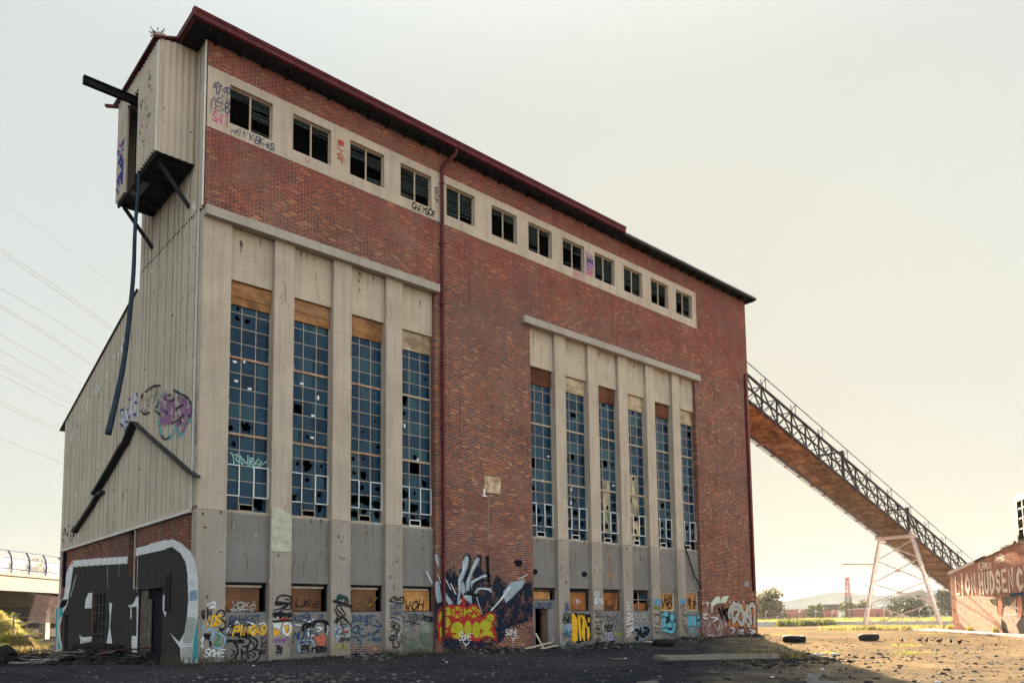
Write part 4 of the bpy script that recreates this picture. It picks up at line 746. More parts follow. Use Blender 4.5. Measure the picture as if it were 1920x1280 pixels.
def fill(mb,s,poly,off,m,rnd):
    v0=min(p[1] for p in poly);v1=max(p[1] for p in poly);rh=.043 if v1-v0>1.2 else .022
    n=len(poly);v=math.floor(v0/rh)*rh
    while v<v1:
        vm=v+rh/2;xs=[]
        for i in range(n):
            a=poly[i];b=poly[(i+1)%n]
            if (a[1]<=vm)!=(b[1]<=vm): xs.append(a[0]+(b[0]-a[0])*(vm-a[1])/(b[1]-a[1]))
        xs.sort()
        for i in range(0,len(xs)-1,2):
            spans=[(xs[i]+rnd.uniform(-.012,.012),xs[i+1]+rnd.uniform(-.012,.012))]
            if s=='L':
                for (a,b,c,d) in OPEN_L:
                    if c<vm<d:
                        ns=[]
                        for (p,q) in spans:
                            if q<=a or p>=b: ns.append((p,q))
                            else:
                                if p<a: ns.append((p,a))
                                if q>b: ns.append((b,q))
                        spans=ns
            for (p,q) in spans:
                if q-p<.004: continue
                if s in 'CX':
                    k=max(1,int((q-p)/.043)); us=[p+(q-p)*j/k for j in range(k+1)]
                else: us=[p,q]
                for a,b in zip(us,us[1:]): mb.quad(SP(s,a,v,off),SP(s,b,v,off),SP(s,b,v+rh,off),SP(s,a,v+rh,off),m)
        v+=rh
G={'A':"002640|1232",'B':"0600|0626453303|0333412000",'C':"452604022041",'D':"0600|062644422000",'E':"46060040|0333",'F':"460600|0333",'G':"4526040220414323",'H':"0600|4640|0343",'I':"2620",'J':"46412001",'K':"0600|460340|1340",'L':"060040",
'M':"0006234640",'N':"00064046",'O':"26040220424426",'P':"0600|0626453303",'Q':"26040220424426|2240",'R':"0600|0626453303|2340",'S':"4526051333412001",'T':"0646|2620",'U':"0601204146",'V':"062046",'W':"0610233046",'X':"0640|4600",'Y':"0623|462320",
'Z':"06460040",'0':"26040220424426",'1':"152620",'2':"0526450040",'3':"0646234120",'5':"46060333412001",'6':"46040220413302",'.':"2021",'!':"2622|2021",'-':"0343",
'n':"0400|02244340",'i':"1410|1516",'g':"442504021243|45411000",'a':"432403012041|4440",'o':"24030120414324",'c':"4324030120 41",'e':"0242432403012041",'l':"1610",'h':"0600|02244340",'y':"0422|440100",'s':"441403410100",'x':"0440|4400"}
CURVY=set('BCDGOPQRSUJ0256 3nagoces')
def text(mb,s,txt,u0,v0,u1,v1,wd,m,lay,vert=False,slant=.12,seed=0,wob=.18,box=False,drips=True):
    rnd=random.Random(seed+len(txt)*7); n=len(txt); off=.004+lay*.005
    for i,ch in enumerate(txt):
        if ch==' ' or ch not in G: continue
        if vert: cw=(u1-u0); chh=(v1-v0)/n; ou=u0; ov=v1-(i+1)*chh; gw=cw*.95; gh=chh*.8
        else: cw=(u1-u0)/n; ou=u0+i*cw; ov=v0; gw=cw*.80; gh=(v1-v0)
        ov+=rnd.uniform(-.1,.1)*gh*wob*4; sc_=rnd.uniform(.85,1.25); sl_=slant+rnd.uniform(-.1,.25)
        for st in G[ch].replace(' ','').split('|'):
            pts=[(int(st[k])/4,int(st[k+1])/6) for k in range(0,len(st)-1,2)]
            pts=[(ou+(x*sc_+rnd.uniform(-wob,wob)*.4)*gw+sl_*y*gh,ov+(y*sc_+rnd.uniform(-wob,wob)*.3)*gh) for x,y in pts]
            if ch in CURVY and not box: pts=smooth(pts,4)
            ribbon(mb,s,pts,wd,off+i*2e-4,m)
            if drips and rnd.random()<.3:
                q=min(pts,key=lambda p:p[1]); ribbon(mb,s,[q,(q[0]+.004,q[1]-rnd.uniform(.06,.3))],.014,off+.0015+i*2e-4,m)
# ================================================================= MAIN BUILDING
L_,D_,H_=38.44,20.95,24.1
B=empty('power_station',(0,0,0),0,'huge derelict red brick power station with tall shattered windows and graffiti along its base','building')
def wall_holes(mb,u0,u1,v0,v1,holes,fn,thick,m=0):
    us=sorted({u0,u1,*[h[0] for h in holes],*[h[1] for h in holes]}); vs=sorted({v0,v1,*[h[2] for h in holes],*[h[3] for h in holes]})
    us=[u for u in us if u0<=u<=u1]; vs=[v for v in vs if v0<=v<=v1]
    def inh(a,b,c,d): return any(h[0]-1e-6<=a and b<=h[1]+1e-6 and h[2]-1e-6<=c and d<=h[3]+1e-6 for h in holes)
    for a,b in zip(us,us[1:]):
        for c,d in zip(vs,vs[1:]):
            if inh(a,b,c,d): continue
            mb.quad(fn(a,c,0),fn(b,c,0),fn(b,d,0),fn(a,d,0),m); mb.quad(fn(b,c,thick),fn(a,c,thick),fn(a,d,thick),fn(b,d,thick),m)
    for (a,b,c,d) in holes:
        mb.quad(fn(a,c,0),fn(a,d,0),fn(a,d,thick),fn(a,c,thick),m); mb.quad(fn(b,d,0),fn(b,c,0),fn(b,c,thick),fn(b,d,thick),m)
        mb.quad(fn(a,d,0),fn(b,d,0),fn(b,d,thick),fn(a,d,thick),m); mb.quad(fn(b,c,0),fn(a,c,0),fn(a,c,thick),fn(b,c,thick),m)
fF=lambda u,v,t:(u,t,v)
mb=MB(); T1,T2=17.18,17.08
wall_holes(mb,0,L_,-.3,H_,[(0,10.81,-.3,T1),(17.0,31.87,-.3,T2),(0,32.3,20.6,23.08)],fF,.5)
mb.build('front_wall',MT['brick'],B)
# band with 12 louvred windows
WX=[.89,3.55,6.24,8.88,11.54,14.42,17.0,19.62,22.26,24.87,27.5,30.08]
mb=MB(); wall_holes(mb,0,32.3,20.6,23.08,[(x,x+1.76,21.12,22.7) for x in WX],lambda u,v,t:(u,t-.015,v),.3); 
mb.quad((0,-.015,23.08),(32.3,-.015,23.08),(32.3,.3,23.08),(0,.3,23.08)); mb.quad((32.3,-.015,20.6),(32.3,.1,20.6),(32.3,.1,23.08),(32.3,-.015,23.08)); mb.quad((0,-.015,20.6),(0,.1,20.6),(32.3,.1,20.6),(32.3,-.015,20.6))
mb.build('window_band',MT['conc'],B)
rnd=random.Random(3)
for k,x in enumerate(WX):
    x0,x1,z0,z1=x,x+1.76,21.12,22.7; w_=.05; xm=(x0+x1)/2
    f=MB(); f.box(x0,x0+w_,.13,.19,z0,z1); f.box(x1-w_,x1,.13,.19,z0,z1); f.box(x0+w_,x1-w_,.13,.19,z0,z0+w_); f.box(x0+w_,x1-w_,.13,.19,z1-w_,z1); f.box(xm-.03,xm+.03,.12,.185,z0+w_,z1-w_)
    fr=f.build('louvred_window',MT['frame'],B)
    bl=MB(); fracs=[(.22,.62),(.16,.2),(.4,.45),(.95,.7),(.97,.85),(.25,.3),(.75,.15),(.3,.35),(.8,.9),(.7,.95),(.6,.55),(.5,.75)][k]
    for side,(a,b) in enumerate(((x0+w_,xm-.03),(xm+.03,x1-w_))):
        z=z1-.1; n=0; tot=int((z1-z0-.15)/.085)
        for j in range(tot):
            zz=z1-.09-j*.085
            keep=(j<tot*fracs[side]) or (j>=tot-rnd.choice((0,1,2)) and rnd.random()<.7)
            if not keep or rnd.random()<.05: continue
            dr=rnd.choice((0,0,0,0,.03,-.04)); y0,y1=.145,.225
            bl.add([(a,y0,zz-.035),(b,y0,zz-.035+dr),(b,y1,zz+.03+dr),(a,y1,zz+.03),(a,y0,zz-.028),(b,y0,zz-.028+dr),(b,y1,zz+.037+dr),(a,y1,zz+.037)],[(3,2,1,0),(4,5,6,7),(0,1,5,4),(2,3,7,6)])
    bl.build('louvre_blades',MT['louvre'],fr)
# cornices
for (a,b,z) in ((.0,10.95,17.0),(16.4,32.2,16.97)):
    mb=MB(); mb.box(a,b,-.25,-.003,z,z+.37); mb.box(a+.05,b-.05,-.0029,.22,z+.02,z+.3); mb.build('cornice',MT['conc2'],B)
# piers
PX=[(-.004,1.107),(2.85,3.73),(5.5,6.4),(8.13,9.01),(18.85,19.67),(21.5,22.36),(24.13,24.98),(26.73,27.57),(29.36,30.16)]
for i,(a,b) in enumerate(PX):
    zt=17.0; mb=MB()
    mb.add([(a,0,-.3),(b,0,-.3),(b,.5,-.3),(a,.5,-.3),(a,0,5.78),(b,0,5.78),(b,.5,5.78),(a,.5,5.78)],[(0,1,5,4),(1,2,6,5),(3,0,4,7)])
    mb.add([(a+.012,.012,5.78),(b-.012,.012,5.78),(b-.012,.5,5.78),(a+.012,.5,5.78),(a+.012,.012,zt),(b-.012,.012,zt),(b-.012,.5,zt),(a+.012,.5,zt)],[(0,1,5,4),(1,2,6,5),(3,0,4,7)])
    mb.quad((a,0,5.78),(b,0,5.78),(b-.012,.012,5.78),(a+.012,.012,5.78))
    mb.build('pier',MT['conc'],B)
mb=MB(); mb.prism([(2.86,4.35),(3.72,4.35),(3.72,5.7),(3.66,5.85),(3.3,6.05),(2.87,6.05)],1,-.02,-.002); mb.build('plaster_patch',MT['patchg'],B)
# bays
BAYS=[(1.107,2.85),(3.73,5.5),(6.4,8.13),(9.01,10.81),(17.0,18.85),(19.67,21.5),(22.36,24.13),(24.98,26.73),(27.57,29.36),(30.16,31.87)]
ZB,ZT=5.83,14.92
boards=['ply1','ply1','ply1','ply5','ply2','ply5','ply2','ply5','ply2','ply5']
BB=[13.98,14.0,14.0,14.02,14.0,14.05,14.0,14.0,14.0,14.0]
lowb=['ply4','ply4','ply4','ply3','ply3','ply6','ply6',None,'ply3','ply3']
for k,(a,b) in enumerate(BAYS):
    g2=k>=4; rnd=random.Random(100+k)
    mb=MB(); mb.box(a-.01,b+.01,.2,.5,ZT,17.0); mb.build('upper_panel',MT['panel'],B)
    mb=MB()
    if k==4: 
        mb.box(a-.01,b+.01,.2,.5,3.2,ZB); mb.box(a-.01,17.28,.2,.5,-.3,2.12); mb.box(18.2,b+.01,.2,.5,-.3,2.12); mb.box(a-.01,b+.01,.2,.5,2.12,2.55)
    else:
        zl=3.12 if not g2 else 3.2
        mb.box(a-.01,b+.01,.2,.5,zl,ZB); mb.box(a-.01,b+.01,.2,.5,-.3,1.98)
    mb.build('lower_panel',MT['panel'],B)
    # tall window
    WY=.38; ws=MB(); fw=.035
    ws.box(a,b,WY-.03,WY+.03,ZB,ZB+.05); ws.box(a,a+fw,WY-.03,WY+.03,ZB+.05,ZT); ws.box(b-fw,b,WY-.03,WY+.03,ZB+.05,ZT)
    rows=[ZB+.605*i for i in range(0,14)]; rows=[r for r in rows if r<BB[k]-.1]+[BB[k]]
    cols=[a+(b-a)*i/3 for i in range(4)]
    for i,r in enumerate(rows[1:-1]):
        if i+1 in (5,10): continue
        ws.box(a+fw,b-fw,WY-.014,WY+.014,r-.014,r+.014)
    for c in cols[1:3]: ws.box(c-.014,c+.014,WY-.018,WY+.018,ZB+.05,BB[k])
    win=ws.build('tall_window',MT['frame'],B)
    tr=MB()
    for i in (5,10): tr.box(a+fw,b-fw,WY-.05,WY+.03,rows[i]-.045,rows[i]+.045)
    tr.split('transom',MT['rframe'] if k in(0,1,2) else MT['frame'],win)
    bd=MB(); y=WY-.06
    bd.box(a+.01,b-.01,y,y+.03,BB[k],ZT-.02)
    if k in (0,1,5): bd.box(a+.015,b-.02,y-.025,y-.001,BB[k]+rnd.uniform(.3,.45),ZT-.06)
    bd.build('board',MT[boards[k]],win)
    # glass with broken panes
    gl=MB(); nbr=0
    for i,(r0,r1) in enumerate(zip(rows,rows[1:])):
        for j in range(3):
            p0,p1=cols[j]+.01,cols[j+1]-.01; q0,q1=r0+.01,r1-.01
            if q1-q0<.05: continue
            if i==0 and j==1: q0=q0+.3    # hopper below
            prob=(.85 if i<3 else .45 if i<6 else .14) if not g2 else (.95 if i<3 else .45 if i<7 else .32 if i<12 else .08)
            if k==0: prob*=.35
            if k==1: prob*=.7
            if k in (5,6) : prob*=1.25 if i>6 else 1
            if k==4 and i>5: prob*=.3
            yy=WY+rnd.uniform(-.004,.004); gm=1 if (k==7 and i<7 and j<2) or (k==6 and 0<i<6 and j==1) or (k in(5,8) and i<3 and rnd.random()<.2) else 0
            if (k,i,j) in ((3,4,1),(4,6,0)): continue
            if rnd.random()<prob:
                big=(rnd.random()<(.72 if i<3 else .2))
                for h in range(1):
                    cxx=rnd.uniform(.3,.7)*(p1-p0)+p0; cyy=rnd.uniform(.3,.7)*(q1-q0)+q0; rr=rnd.uniform(.17,.27) if big else rnd.uniform(.045,.13)
                    rr=min(rr,(q1-q0)*.46)
                    th=sorted([rnd.uniform(0,2*math.pi) for _ in range(11)]+[math.atan2(y_-cyy,x_-cxx)%(2*math.pi) for x_ in(p0,p1) for y_ in (q0,q1)])
                    ov=[];hv=[]
                    for t_ in th:
                        dx,dy=math.cos(t_),math.sin(t_); s_=min(((p1-cxx)/dx if dx>1e-9 else (p0-cxx)/dx if dx<-1e-9 else 9),((q1-cyy)/dy if dy>1e-9 else (q0-cyy)/dy if dy<-1e-9 else 9))
                        rr_=min(rr*rnd.uniform(.55,1.35),s_*.97)
                        ov.append((cxx+dx*s_,yy,cyy+dy*s_)); hv.append((cxx+dx*rr_,yy,cyy+dy*rr_))
                    n=len(th); gl.add(ov+hv,[(q,(q+1)%n,n+(q+1)%n,n+q) for q in range(n)],gm)
            else:
                tl=rnd.uniform(-.006,.006); gl.quad((p0,yy,q0),(p1,yy+tl,q0),(p1,yy+tl,q1),(p0,yy,q1),gm)
    gl.build('panes',[MT['glass'],MT['reflglass']],win)
    # opening casements, columns 0 and 2, and the hopper
    for j in (0,2):
        cs=MB(); t=.035 if not g2 else .04; x0,x1=cols[j]+.012,cols[j+1]-.012; z0,z1=rows[1]+.01,rows[3]-.01; an=rnd.uniform(0,.08) if j==2 else rnd.uniform(0,.04)
        for (p,q) in (((x0,z0),(x1,z0)),((x1,z0),(x1,z1)),((x1,z1),(x0,z1)),((x0,z1),(x0,z0))):
            yy=lambda x:WY-.035-an*(x-x0)/(x1-x0)
            cs.bar((p[0],yy(p[0]),p[1]),(q[0],yy(q[0]),q[1]),t,.03,up=(0,1,0))
        cs.build('casement',MT['wframe'],win)
    hp=MB(); x0,x1=cols[1]+.015,cols[2]-.015; z0,z1=ZB+.055,ZB+.30
    for (p,q) in (((x0,z0),(x1,z0)),((x1,z0),(x1,z1)),((x1,z1),(x0,z1)),((x0,z1),(x0,z0))): hp.bar((p[0],WY-.045,p[1]),(q[0],WY-.045,q[1]),.035,.03,up=(0,1,0))
    hp.build('hopper_vent',MT['wframe'] if k>=3 else MT['frame'],win)
    # stuck-on paper scraps
    if k in (0,1,3,4,5,6):
        sc=MB()
        for q in range(4 if k<2 else 2):
            x=rnd.uniform(a+.2,b-.3);z=rnd.uniform(ZB+1.5,ZB+6); v=rnd.random()<.5; sc.box(x,x+(.08 if v else .15),WY-.03,WY-.012,z,z+(.17 if v else .08))
        sc.split('paper_scrap',MT['wframe'],win)
    # ground-floor opening
    y=.36
    if k==4: z0,z1=2.55,3.19
    else: z0,z1=1.98,(3.12 if not g2 else 3.2)
    fr=MB(); fr.box(a,b,y+.0,y+.06,z0,z0+.04); fr.box(a,b,y-.02,y+.06,z1-.08,z1-.002); fr.box(b-.05,b-.002,y-.01,y+.06,z0+.04,z1-.08); fr.box(a,a+.04,y,y+.06,z0+.04,z1-.08)
    lw=fr.build('ground_window',MT['steel'] if k<8 else MT['wframe'],B)
    hb=MB(); hb.box(a+.02,b-.2,y-.05,y-.021,z1-.19,z1-.11); hb.build('head_rail',MT['frame'] if k<4 or k>7 else MT['steel'],lw)
    bd=MB()
    if lowb[k]:
        x1=b-{0:.28,1:.28,2:.3,3:.12,4:.35,5:.22,6:.06,8:.16,9:.16}[k]
        ys=.33; zb=z0+.045; zt=z1-.2 if k not in(4,6) else z1-.09
        bd.add([(a+.02,ys,zb),(x1-(.12 if k==6 else 0),ys+.01,zb),(x1,ys+.01,zt),(a+.02,ys,zt),(a+.02,ys+.02,zb),(x1-(.12 if k==6 else 0),ys+.03,zb),(x1,ys+.03,zt),(a+.02,ys+.02,zt)],[(0,1,2,3),(7,6,5,4),(1,5,6,2),(0,3,7,4),(3,2,6,7),(0,4,5,1)])
        bd.build('board',MT[lowb[k]],lw)
    else:
        bd.box((a+b)/2-.02,(a+b)/2+.02,y-.03,y+.03,z0+.04,z1-.09); bd.box(a+.04,b-.06,y-.025,y+.02,2.62,2.65); bd.build('glazing_bar',MT['frame'],lw)
        pl=MB(); n=9; xs=[a+.05+(b-a-.15)*i/n for i in range(n+1)]; hs=[.42,.44,.36,.40,.46,.52,.50,.44,.48,.40]
        for i in range(n): pl.add([(xs[i],.40,z0+.04),(xs[i+1],.40,z0+.04),(xs[i+1],.40,z0+hs[i+1]),(xs[i],.40,z0+hs[i])],[(0,1,2,3)])
        pl.build('board',MT['ply6'],lw)
        pl=MB(); pl.add([(a+.95,.39,2.67),(b-.08,.39,2.67),(b-.08,.39,3.1),(a+1.2,.39,3.02),(a+1.02,.39,2.85)],[(0,1,2,3,4)]); pl.build('panes',MT['glass'],lw)
# exposed bricks at the foot of bay three, rust stain on bay seven
mb=MB(); poly=[(6.45,.0),(6.45,.34),(6.6,.46),(6.8,.52),(7.1,.55),(7.4,.54),(7.6,.56),(7.85,.50),(8.05,.38),(8.1,.0)]
mb.add([(x,.196,z) for x,z in poly],[tuple(range(len(poly)))]); mb.build('exposed_brick',brickmat('bared_brick',mortar=(.35,.3,.28)),B)
mb=MB(); fill(mb,'P',[(22.95,3.25),(23.1,4.2),(23.0,5.0),(22.9,5.75),(23.5,5.75),(23.35,4.6),(23.45,3.9),(23.3,3.25)],.006,0,rnd); mb.build('rust_stain',paint('rust_streak',(.33,.19,.10),wear=.6),B)
# ground door
dr=MB(); dr.box(17.28,18.2,.5,.505,-.3,.1); dr.build('threshold',MT['conc2'],B)
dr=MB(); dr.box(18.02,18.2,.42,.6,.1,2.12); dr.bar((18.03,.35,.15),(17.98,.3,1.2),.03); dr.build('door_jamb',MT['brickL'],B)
# interior: floor, back and cross walls (dark)
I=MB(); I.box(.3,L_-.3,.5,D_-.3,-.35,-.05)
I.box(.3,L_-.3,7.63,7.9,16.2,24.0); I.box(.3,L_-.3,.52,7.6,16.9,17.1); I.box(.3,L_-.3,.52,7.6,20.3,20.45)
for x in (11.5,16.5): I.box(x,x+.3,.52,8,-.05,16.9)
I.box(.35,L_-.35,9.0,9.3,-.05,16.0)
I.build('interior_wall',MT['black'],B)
# other walls and roofs
mb=MB(); mb.box(L_-.4,L_-.001,.5,D_,-.3,16.72); mb.box(L_-.4,L_-.001,.5,7.63,16.72,H_); mb.quad((L_,0,-.3),(L_,.5,-.3),(L_,.5,H_),(L_,0,H_)); mb.build('end_wall',MT['brick'],B)
mb=MB(); mb.box(.1,L_-.4,D_-.3,D_-.002,-.3,13.1); mb.build('back_wall',MT['brick'],B)
mb=MB(); s_=-.2627
def lean(x0,x1,y0,y1,dz): 
    z=lambda y:16.72+(y-7.63)*s_+dz
    mb.add([(x0,y0,z(y0)),(x1,y0,z(y0)),(x1,y1,z(y1)),(x0,y1,z(y1)),(x0,y0,z(y0)+.08),(x1,y0,z(y0)+.08),(x1,y1,z(y1)+.08),(x0,y1,z(y1)+.08)],[(3,2,1,0),(4,5,6,7),(0,1,5,4),(1,2,6,5),(2,3,7,6),(3,0,4,7)])
lean(-.14,L_+.2,7.9,22.2,.02); mb.build('lean_to_roof',MT['steel'],B)
# main roof, soffit, fascia, gutters, downpipes
mb=MB(); mb.box(-.72,24.2,-.6,8.1,24.28,24.36); mb.box(24.2,38.95,-.66,8.1,24.24,24.30)
for i in range(60): mb.box(24.25+i*.245,24.37+i*.245,-.70,8.1,24.301,24.33)
mb.build('main_roof',MT['tin'],B)
mb=MB(); mb.box(-.68,38.7,-.56,-.002,24.13,24.275); mb.box(-.68,-.002,-.001,.95,24.13,24.275); mb.box(.3,L_-.5,.5,7.6,24.1,24.2)
for i in range(40): mb.box(.2+i*.98,.3+i*.98,-.5,-.003,24.02,24.129)
mb.build('soffit',MT['dark'],B)
mb=MB(); 
mb.prism([(-.80,24.22),(-.62,24.22),(-.62,24.5),(-.82,24.5),(-.84,24.42),(-.80,24.40)],0,-.80,24.2)
mb.box(-.86,-.80,-.84,1.25,24.22,24.46); mb.box(-.80,-.70,-.61,1.25,24.16,24.3)
mb.box(24.15,24.2,-.8,-.6,24.0,24.12)
g=mb.build('gutter',MT['maroon'],B)
mb=MB(); mb.prism([(-.84,24.47),(-.60,24.505),(-.60,24.56),(-.86,24.53)],0,-.85,24.22); mb.build('gutter_lip',MT['maroon'],g)
mb=MB(); mb.bar((24.25,-.64,24.2),(38.9,-.64,24.2),.05,.14); mb.bar((38.7,-.64,24.14),(38.7,8,24.14),.06,.2); mb.build('fascia',MT['steel'],B)
mb=MB(); mb.tube([(11.62,-.7,24.15),(11.62,-.7,23.95),(11.28,-.14,23.5),(11.2,-.12,23.2),(11.2,-.12,.9),(11.2,-.25,.7)],.085,10)
dp=mb.build('downpipe',MT['maroon'],B,smooth=True)
mb=MB()
for z in (22.5,19.5,16.5,13.5,10.5,7.5,4.5,2.0): mb.box(11.08,11.32,-.06,-.002,z,z+.05); mb.box(11.08,11.32,-.22,-.2,z,z+.05)
mb.split('pipe_bracket',MT['maroon'],dp)
mb=MB(); mb.tube([(37.95,-.1,18.7),(37.95,-.1,3.3)],.09,10); mb.build('downpipe',MT['maroon'],B,smooth=True)
# small things on the front wall
mb=MB(); mb.box(13.76,14.8,-.05,-.002,7.77,8.6); mb.build('cover_plate',MT['patch'],B)
mb=MB(); mb.box(13.7,13.76,-.08,-.003,7.6,7.95); mb.box(13.6,13.9,-.08,-.003,7.55,7.6); mb.build('bracket',MT['wframe'],B)
mb=MB(); mb.tube([(14.0,-.02,7.5),(14.05,-.02,5.2)],.015,5); mb.build('stain_cable',MT['frame'],B)
hole=[(15.98+.27*math.cos(t)*(1+.18*math.sin(3*t)),4.38+.2*math.sin(t)*(1+.2*math.cos(2*t))) for t in [i*.42 for i in range(15)]]
mb=MB(); mb.add([(x,-.004,z) for x,z in hole],[tuple(range(15))]); mb.build('wall_hole',MT['black'],B)  # flat black patch on the brick paints in a hole's inner shade
mb=MB(); mb.box(36.95,37.5,-.03,-.002,3.6,3.95); mb.build('notice_plate',paint('grey_blue_plate',(.22,.25,.30)),B)
for (x,z) in ((17.1,4.0),(20.9,4.0)):
    mb=MB(); mb.lump((x+.15,.18,z),.22,.1,.14,int(x)); mb.build('wall_hole',MT['black'],B)  # black lump paints in a hole's inner shade
mb=MB(); mb.tube([(30.3,.1,6.1),(30.6,.08,5.5),(31.2,.05,4.2),(31.8,-.02,3.4)],.05,6); mb.build('loose_strap',MT['steel'],B)
rr=random.Random(5); mb=MB()
for i in range(26):
    a,b=PX[rr.randrange(9)]; x=rr.uniform(a+.15,b-.15); z=rr.choice((5.7,5.1,4.2,4.7,5.6,3.5)); mb.lump((x,0,z),rr.uniform(.02,.07),.015,rr.uniform(.02,.08),i)
mb.split('spalled_spot',MT['rust'],B)
mb=MB()
for a,b in PX: mb.box(a+.01,b-.01,-.002,.004,5.765,5.78)
mb.split('construction_joint',MT['steel'],B)
# cracks, rust bleeding and chipped arrises on the render
rr=random.Random(91); mb=MB()
for i in range(26):
    if i%2: a,b=PX[rr.randrange(9)]; s='F'
    else: a,b=BAYS[rr.randrange(10)]; s='P'
    u=rr.uniform(a+.1,b-.1); v=rr.choice((rr.uniform(3.4,5.6),rr.uniform(15,16.9),rr.uniform(6,14) if s=='F' else rr.uniform(3.4,5.5))); q=[(u,v)]
    for j in range(rr.randrange(5,12)): q.append((min(b-.02,max(a+.02,q[-1][0]+rr.uniform(-.1,.1))),q[-1][1]-rr.uniform(.03,.2)))
    ribbon(mb,s,[p for p in q if p[1]>3.3],.014,(.004 if s=='P' else -.006 if v>5.8 else .004)+i*1e-4,0)
tag(mb.build('hairline_crack',MT['steel'],B),kind='stuff')
rst=[paint('rust_bleed',(.20,.115,.07),wear=.72),paint('soot_bleed',(.07,.062,.06),wear=.70),paint('lime_bleed',(.50,.47,.42),wear=.78)]
mb=MB()
for k,(a,b) in enumerate(BAYS):
    for i in range(7):
        u=rr.uniform(a+.1,b-.35); l=rr.uniform(.5,2.2); w_=rr.uniform(.04,.16); fill(mb,'P',[(u,5.8),(u+w_,5.8),(u+w_*.7,5.8-l*.6),(u+w_*.45,5.8-l),(u+w_*.2,5.8-l*.7)],.005+i*3e-4,rr.choice((0,0,1,2)),rr)
    for i in range(5):
        u=rr.uniform(a+.1,b-.3); l=rr.uniform(.3,1.2); w_=rr.uniform(.04,.14); fill(mb,'P',[(u,16.95),(u+w_,16.95),(u+w_*.6,16.95-l),(u+w_*.3,16.95-l*.8)],.005+i*3e-4,1,rr)
for (a,b) in PX:
    for i in range(5):
        u=rr.uniform(a+.1,b-.2); v=rr.choice((5.75,5.2,4.4,3.2,2.6)); l=rr.uniform(.5,1.6); w_=rr.uniform(.03,.12); fill(mb,'F',[(u,v),(u+w_,v),(u+w_*.6,v-l),(u+w_*.3,v-l*.8)],.005+i*3e-4,rr.choice((0,1,2,2)),rr)
tag(mb.build('bleed_stain',rst,B),kind='stuff')
mb=MB()
for (a,b) in PX:
    for i in range(14):
        x=rr.choice((a,b)); z=rr.choice((rr.uniform(.1,3),rr.uniform(3,17))); mb.lump((x,.012 if z>5.8 else 0,z),rr.uniform(.012,.03),.012,rr.uniform(.03,.14),i,n=5)
tag(mb.build('chipped_edge',MT['conc2'],B),kind='stuff')
# ---------------------------------------------------------------- left end: brick base, cladding
fL=lambda u,v,t:(t,-u,v)
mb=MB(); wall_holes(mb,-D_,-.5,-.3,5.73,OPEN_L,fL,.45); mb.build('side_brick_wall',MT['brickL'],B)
mb=MB(); mb.box(-.02,-.002,.003,.42,5.9,17.3); mb.build('corner_return',MT['conc'],B)
mb=MB(); mb.bar((-.06,.45,5.73),(-.06,20.95,5.73),.12,.10); mb.build('flashing',MT['flash'],B)
def corr_panel(mb,y0,y1,zb,zt,x=0.,step=PITCH/8):
    n=int((y1-y0)/step); ys=[y0+(y1-y0)*i/n for i in range(n+1)]
    vs=[];fs=[]
    for y in ys:
        c=-corr(y)-x; vs+= [(c,y,zb(y)),(c,y,zt(y))]
    for i in range(n): fs.append((2*i+2,2*i,2*i+1,2*i+3))
    mb.add(vs,fs)
mb=MB(); corr_panel(mb,.42,7.63,lambda y:5.75,lambda y:17.42-.05*math.sin(y)); corr_panel(mb,.03,7.63,lambda y:17.38,lambda y:24.2,-.012) ; mb.build('end_cladding',MT['corr'],B,smooth=True)
mb=MB(); corr_panel(mb,7.63,20.95,lambda y:5.75 ,lambda y:16.72+(y-7.63)*s_+.03); mb.build('end_cladding',MT['corr'],B,smooth=True)
mb=MB(); mb.bar((-.07,.41,5.8),(-.07,.41,17.4),.07,.06); mb.bar((-.07,.04,17.4),(-.07,.04,24.1),.07,.06); mb.bar((-.05,7.6,5.8),(-.05,7.6,16.5),.10,.05); mb.bar((-.05,20.97,.0),(-.05,20.97,13.2),.08,.08); mb.split('corner_trim',MT['flash'],B)
mb=MB()
zlap=17.35
for i in range(27): 
    y=.6+i*PITCH; mb.lump((-corr(y)-.005,y,zlap-.01*i%.03+rnd.uniform(-.02,.02)),.02,.045,.05,i)
rr=random.Random(9)
for (y0,y1) in ((.7,7.4),(7.9,20.6)):
    for zr in [6.3+1.35*i for i in range(13)]:
        for i in range(int((y1-y0)/PITCH)):
            y=y0+i*PITCH+.065
            if zr>(16.9 if y<7.63 else 16.2+(y-7.63)*s_) or rr.random()<.55: continue
            z=zr+rr.uniform(-.12,.12); mb.lump((-corr(y)-.003,y,z),.012,.03,rr.uniform(.03,.08),i,n=5)
tag(mb.build('rusted_fixing',MT['dark'],B),kind='stuff')
mb=MB()
y=.55
while y<20.7:
    if abs(y-7.6)>.3:
        c=-corr(y)-.004-(.03 if 0 else 0); zt_=24.0 if y<7.6 else 16.7+(y-7.63)*s_; mb.box(c-.004,c,y,y+.018,5.85,zt_)
    y+=PITCH*rr.choice((2,3,3,4))

y=.8
while y<16.6:
    zt_=(7.2+(y-.3)*.455) if y<7.5 else 10.3-(y-7.3)*.375
    c=-corr(y)-.034
    if zt_>5.9 and abs(y-7.6)>.25: mb.box(c-.004,c,y,y+.018,5.85,zt_-.05)
    y+=PITCH*rr.choice((2,3,3,4))
tag(mb.build('sheet_lap',MT['dark'],B),kind='stuff')
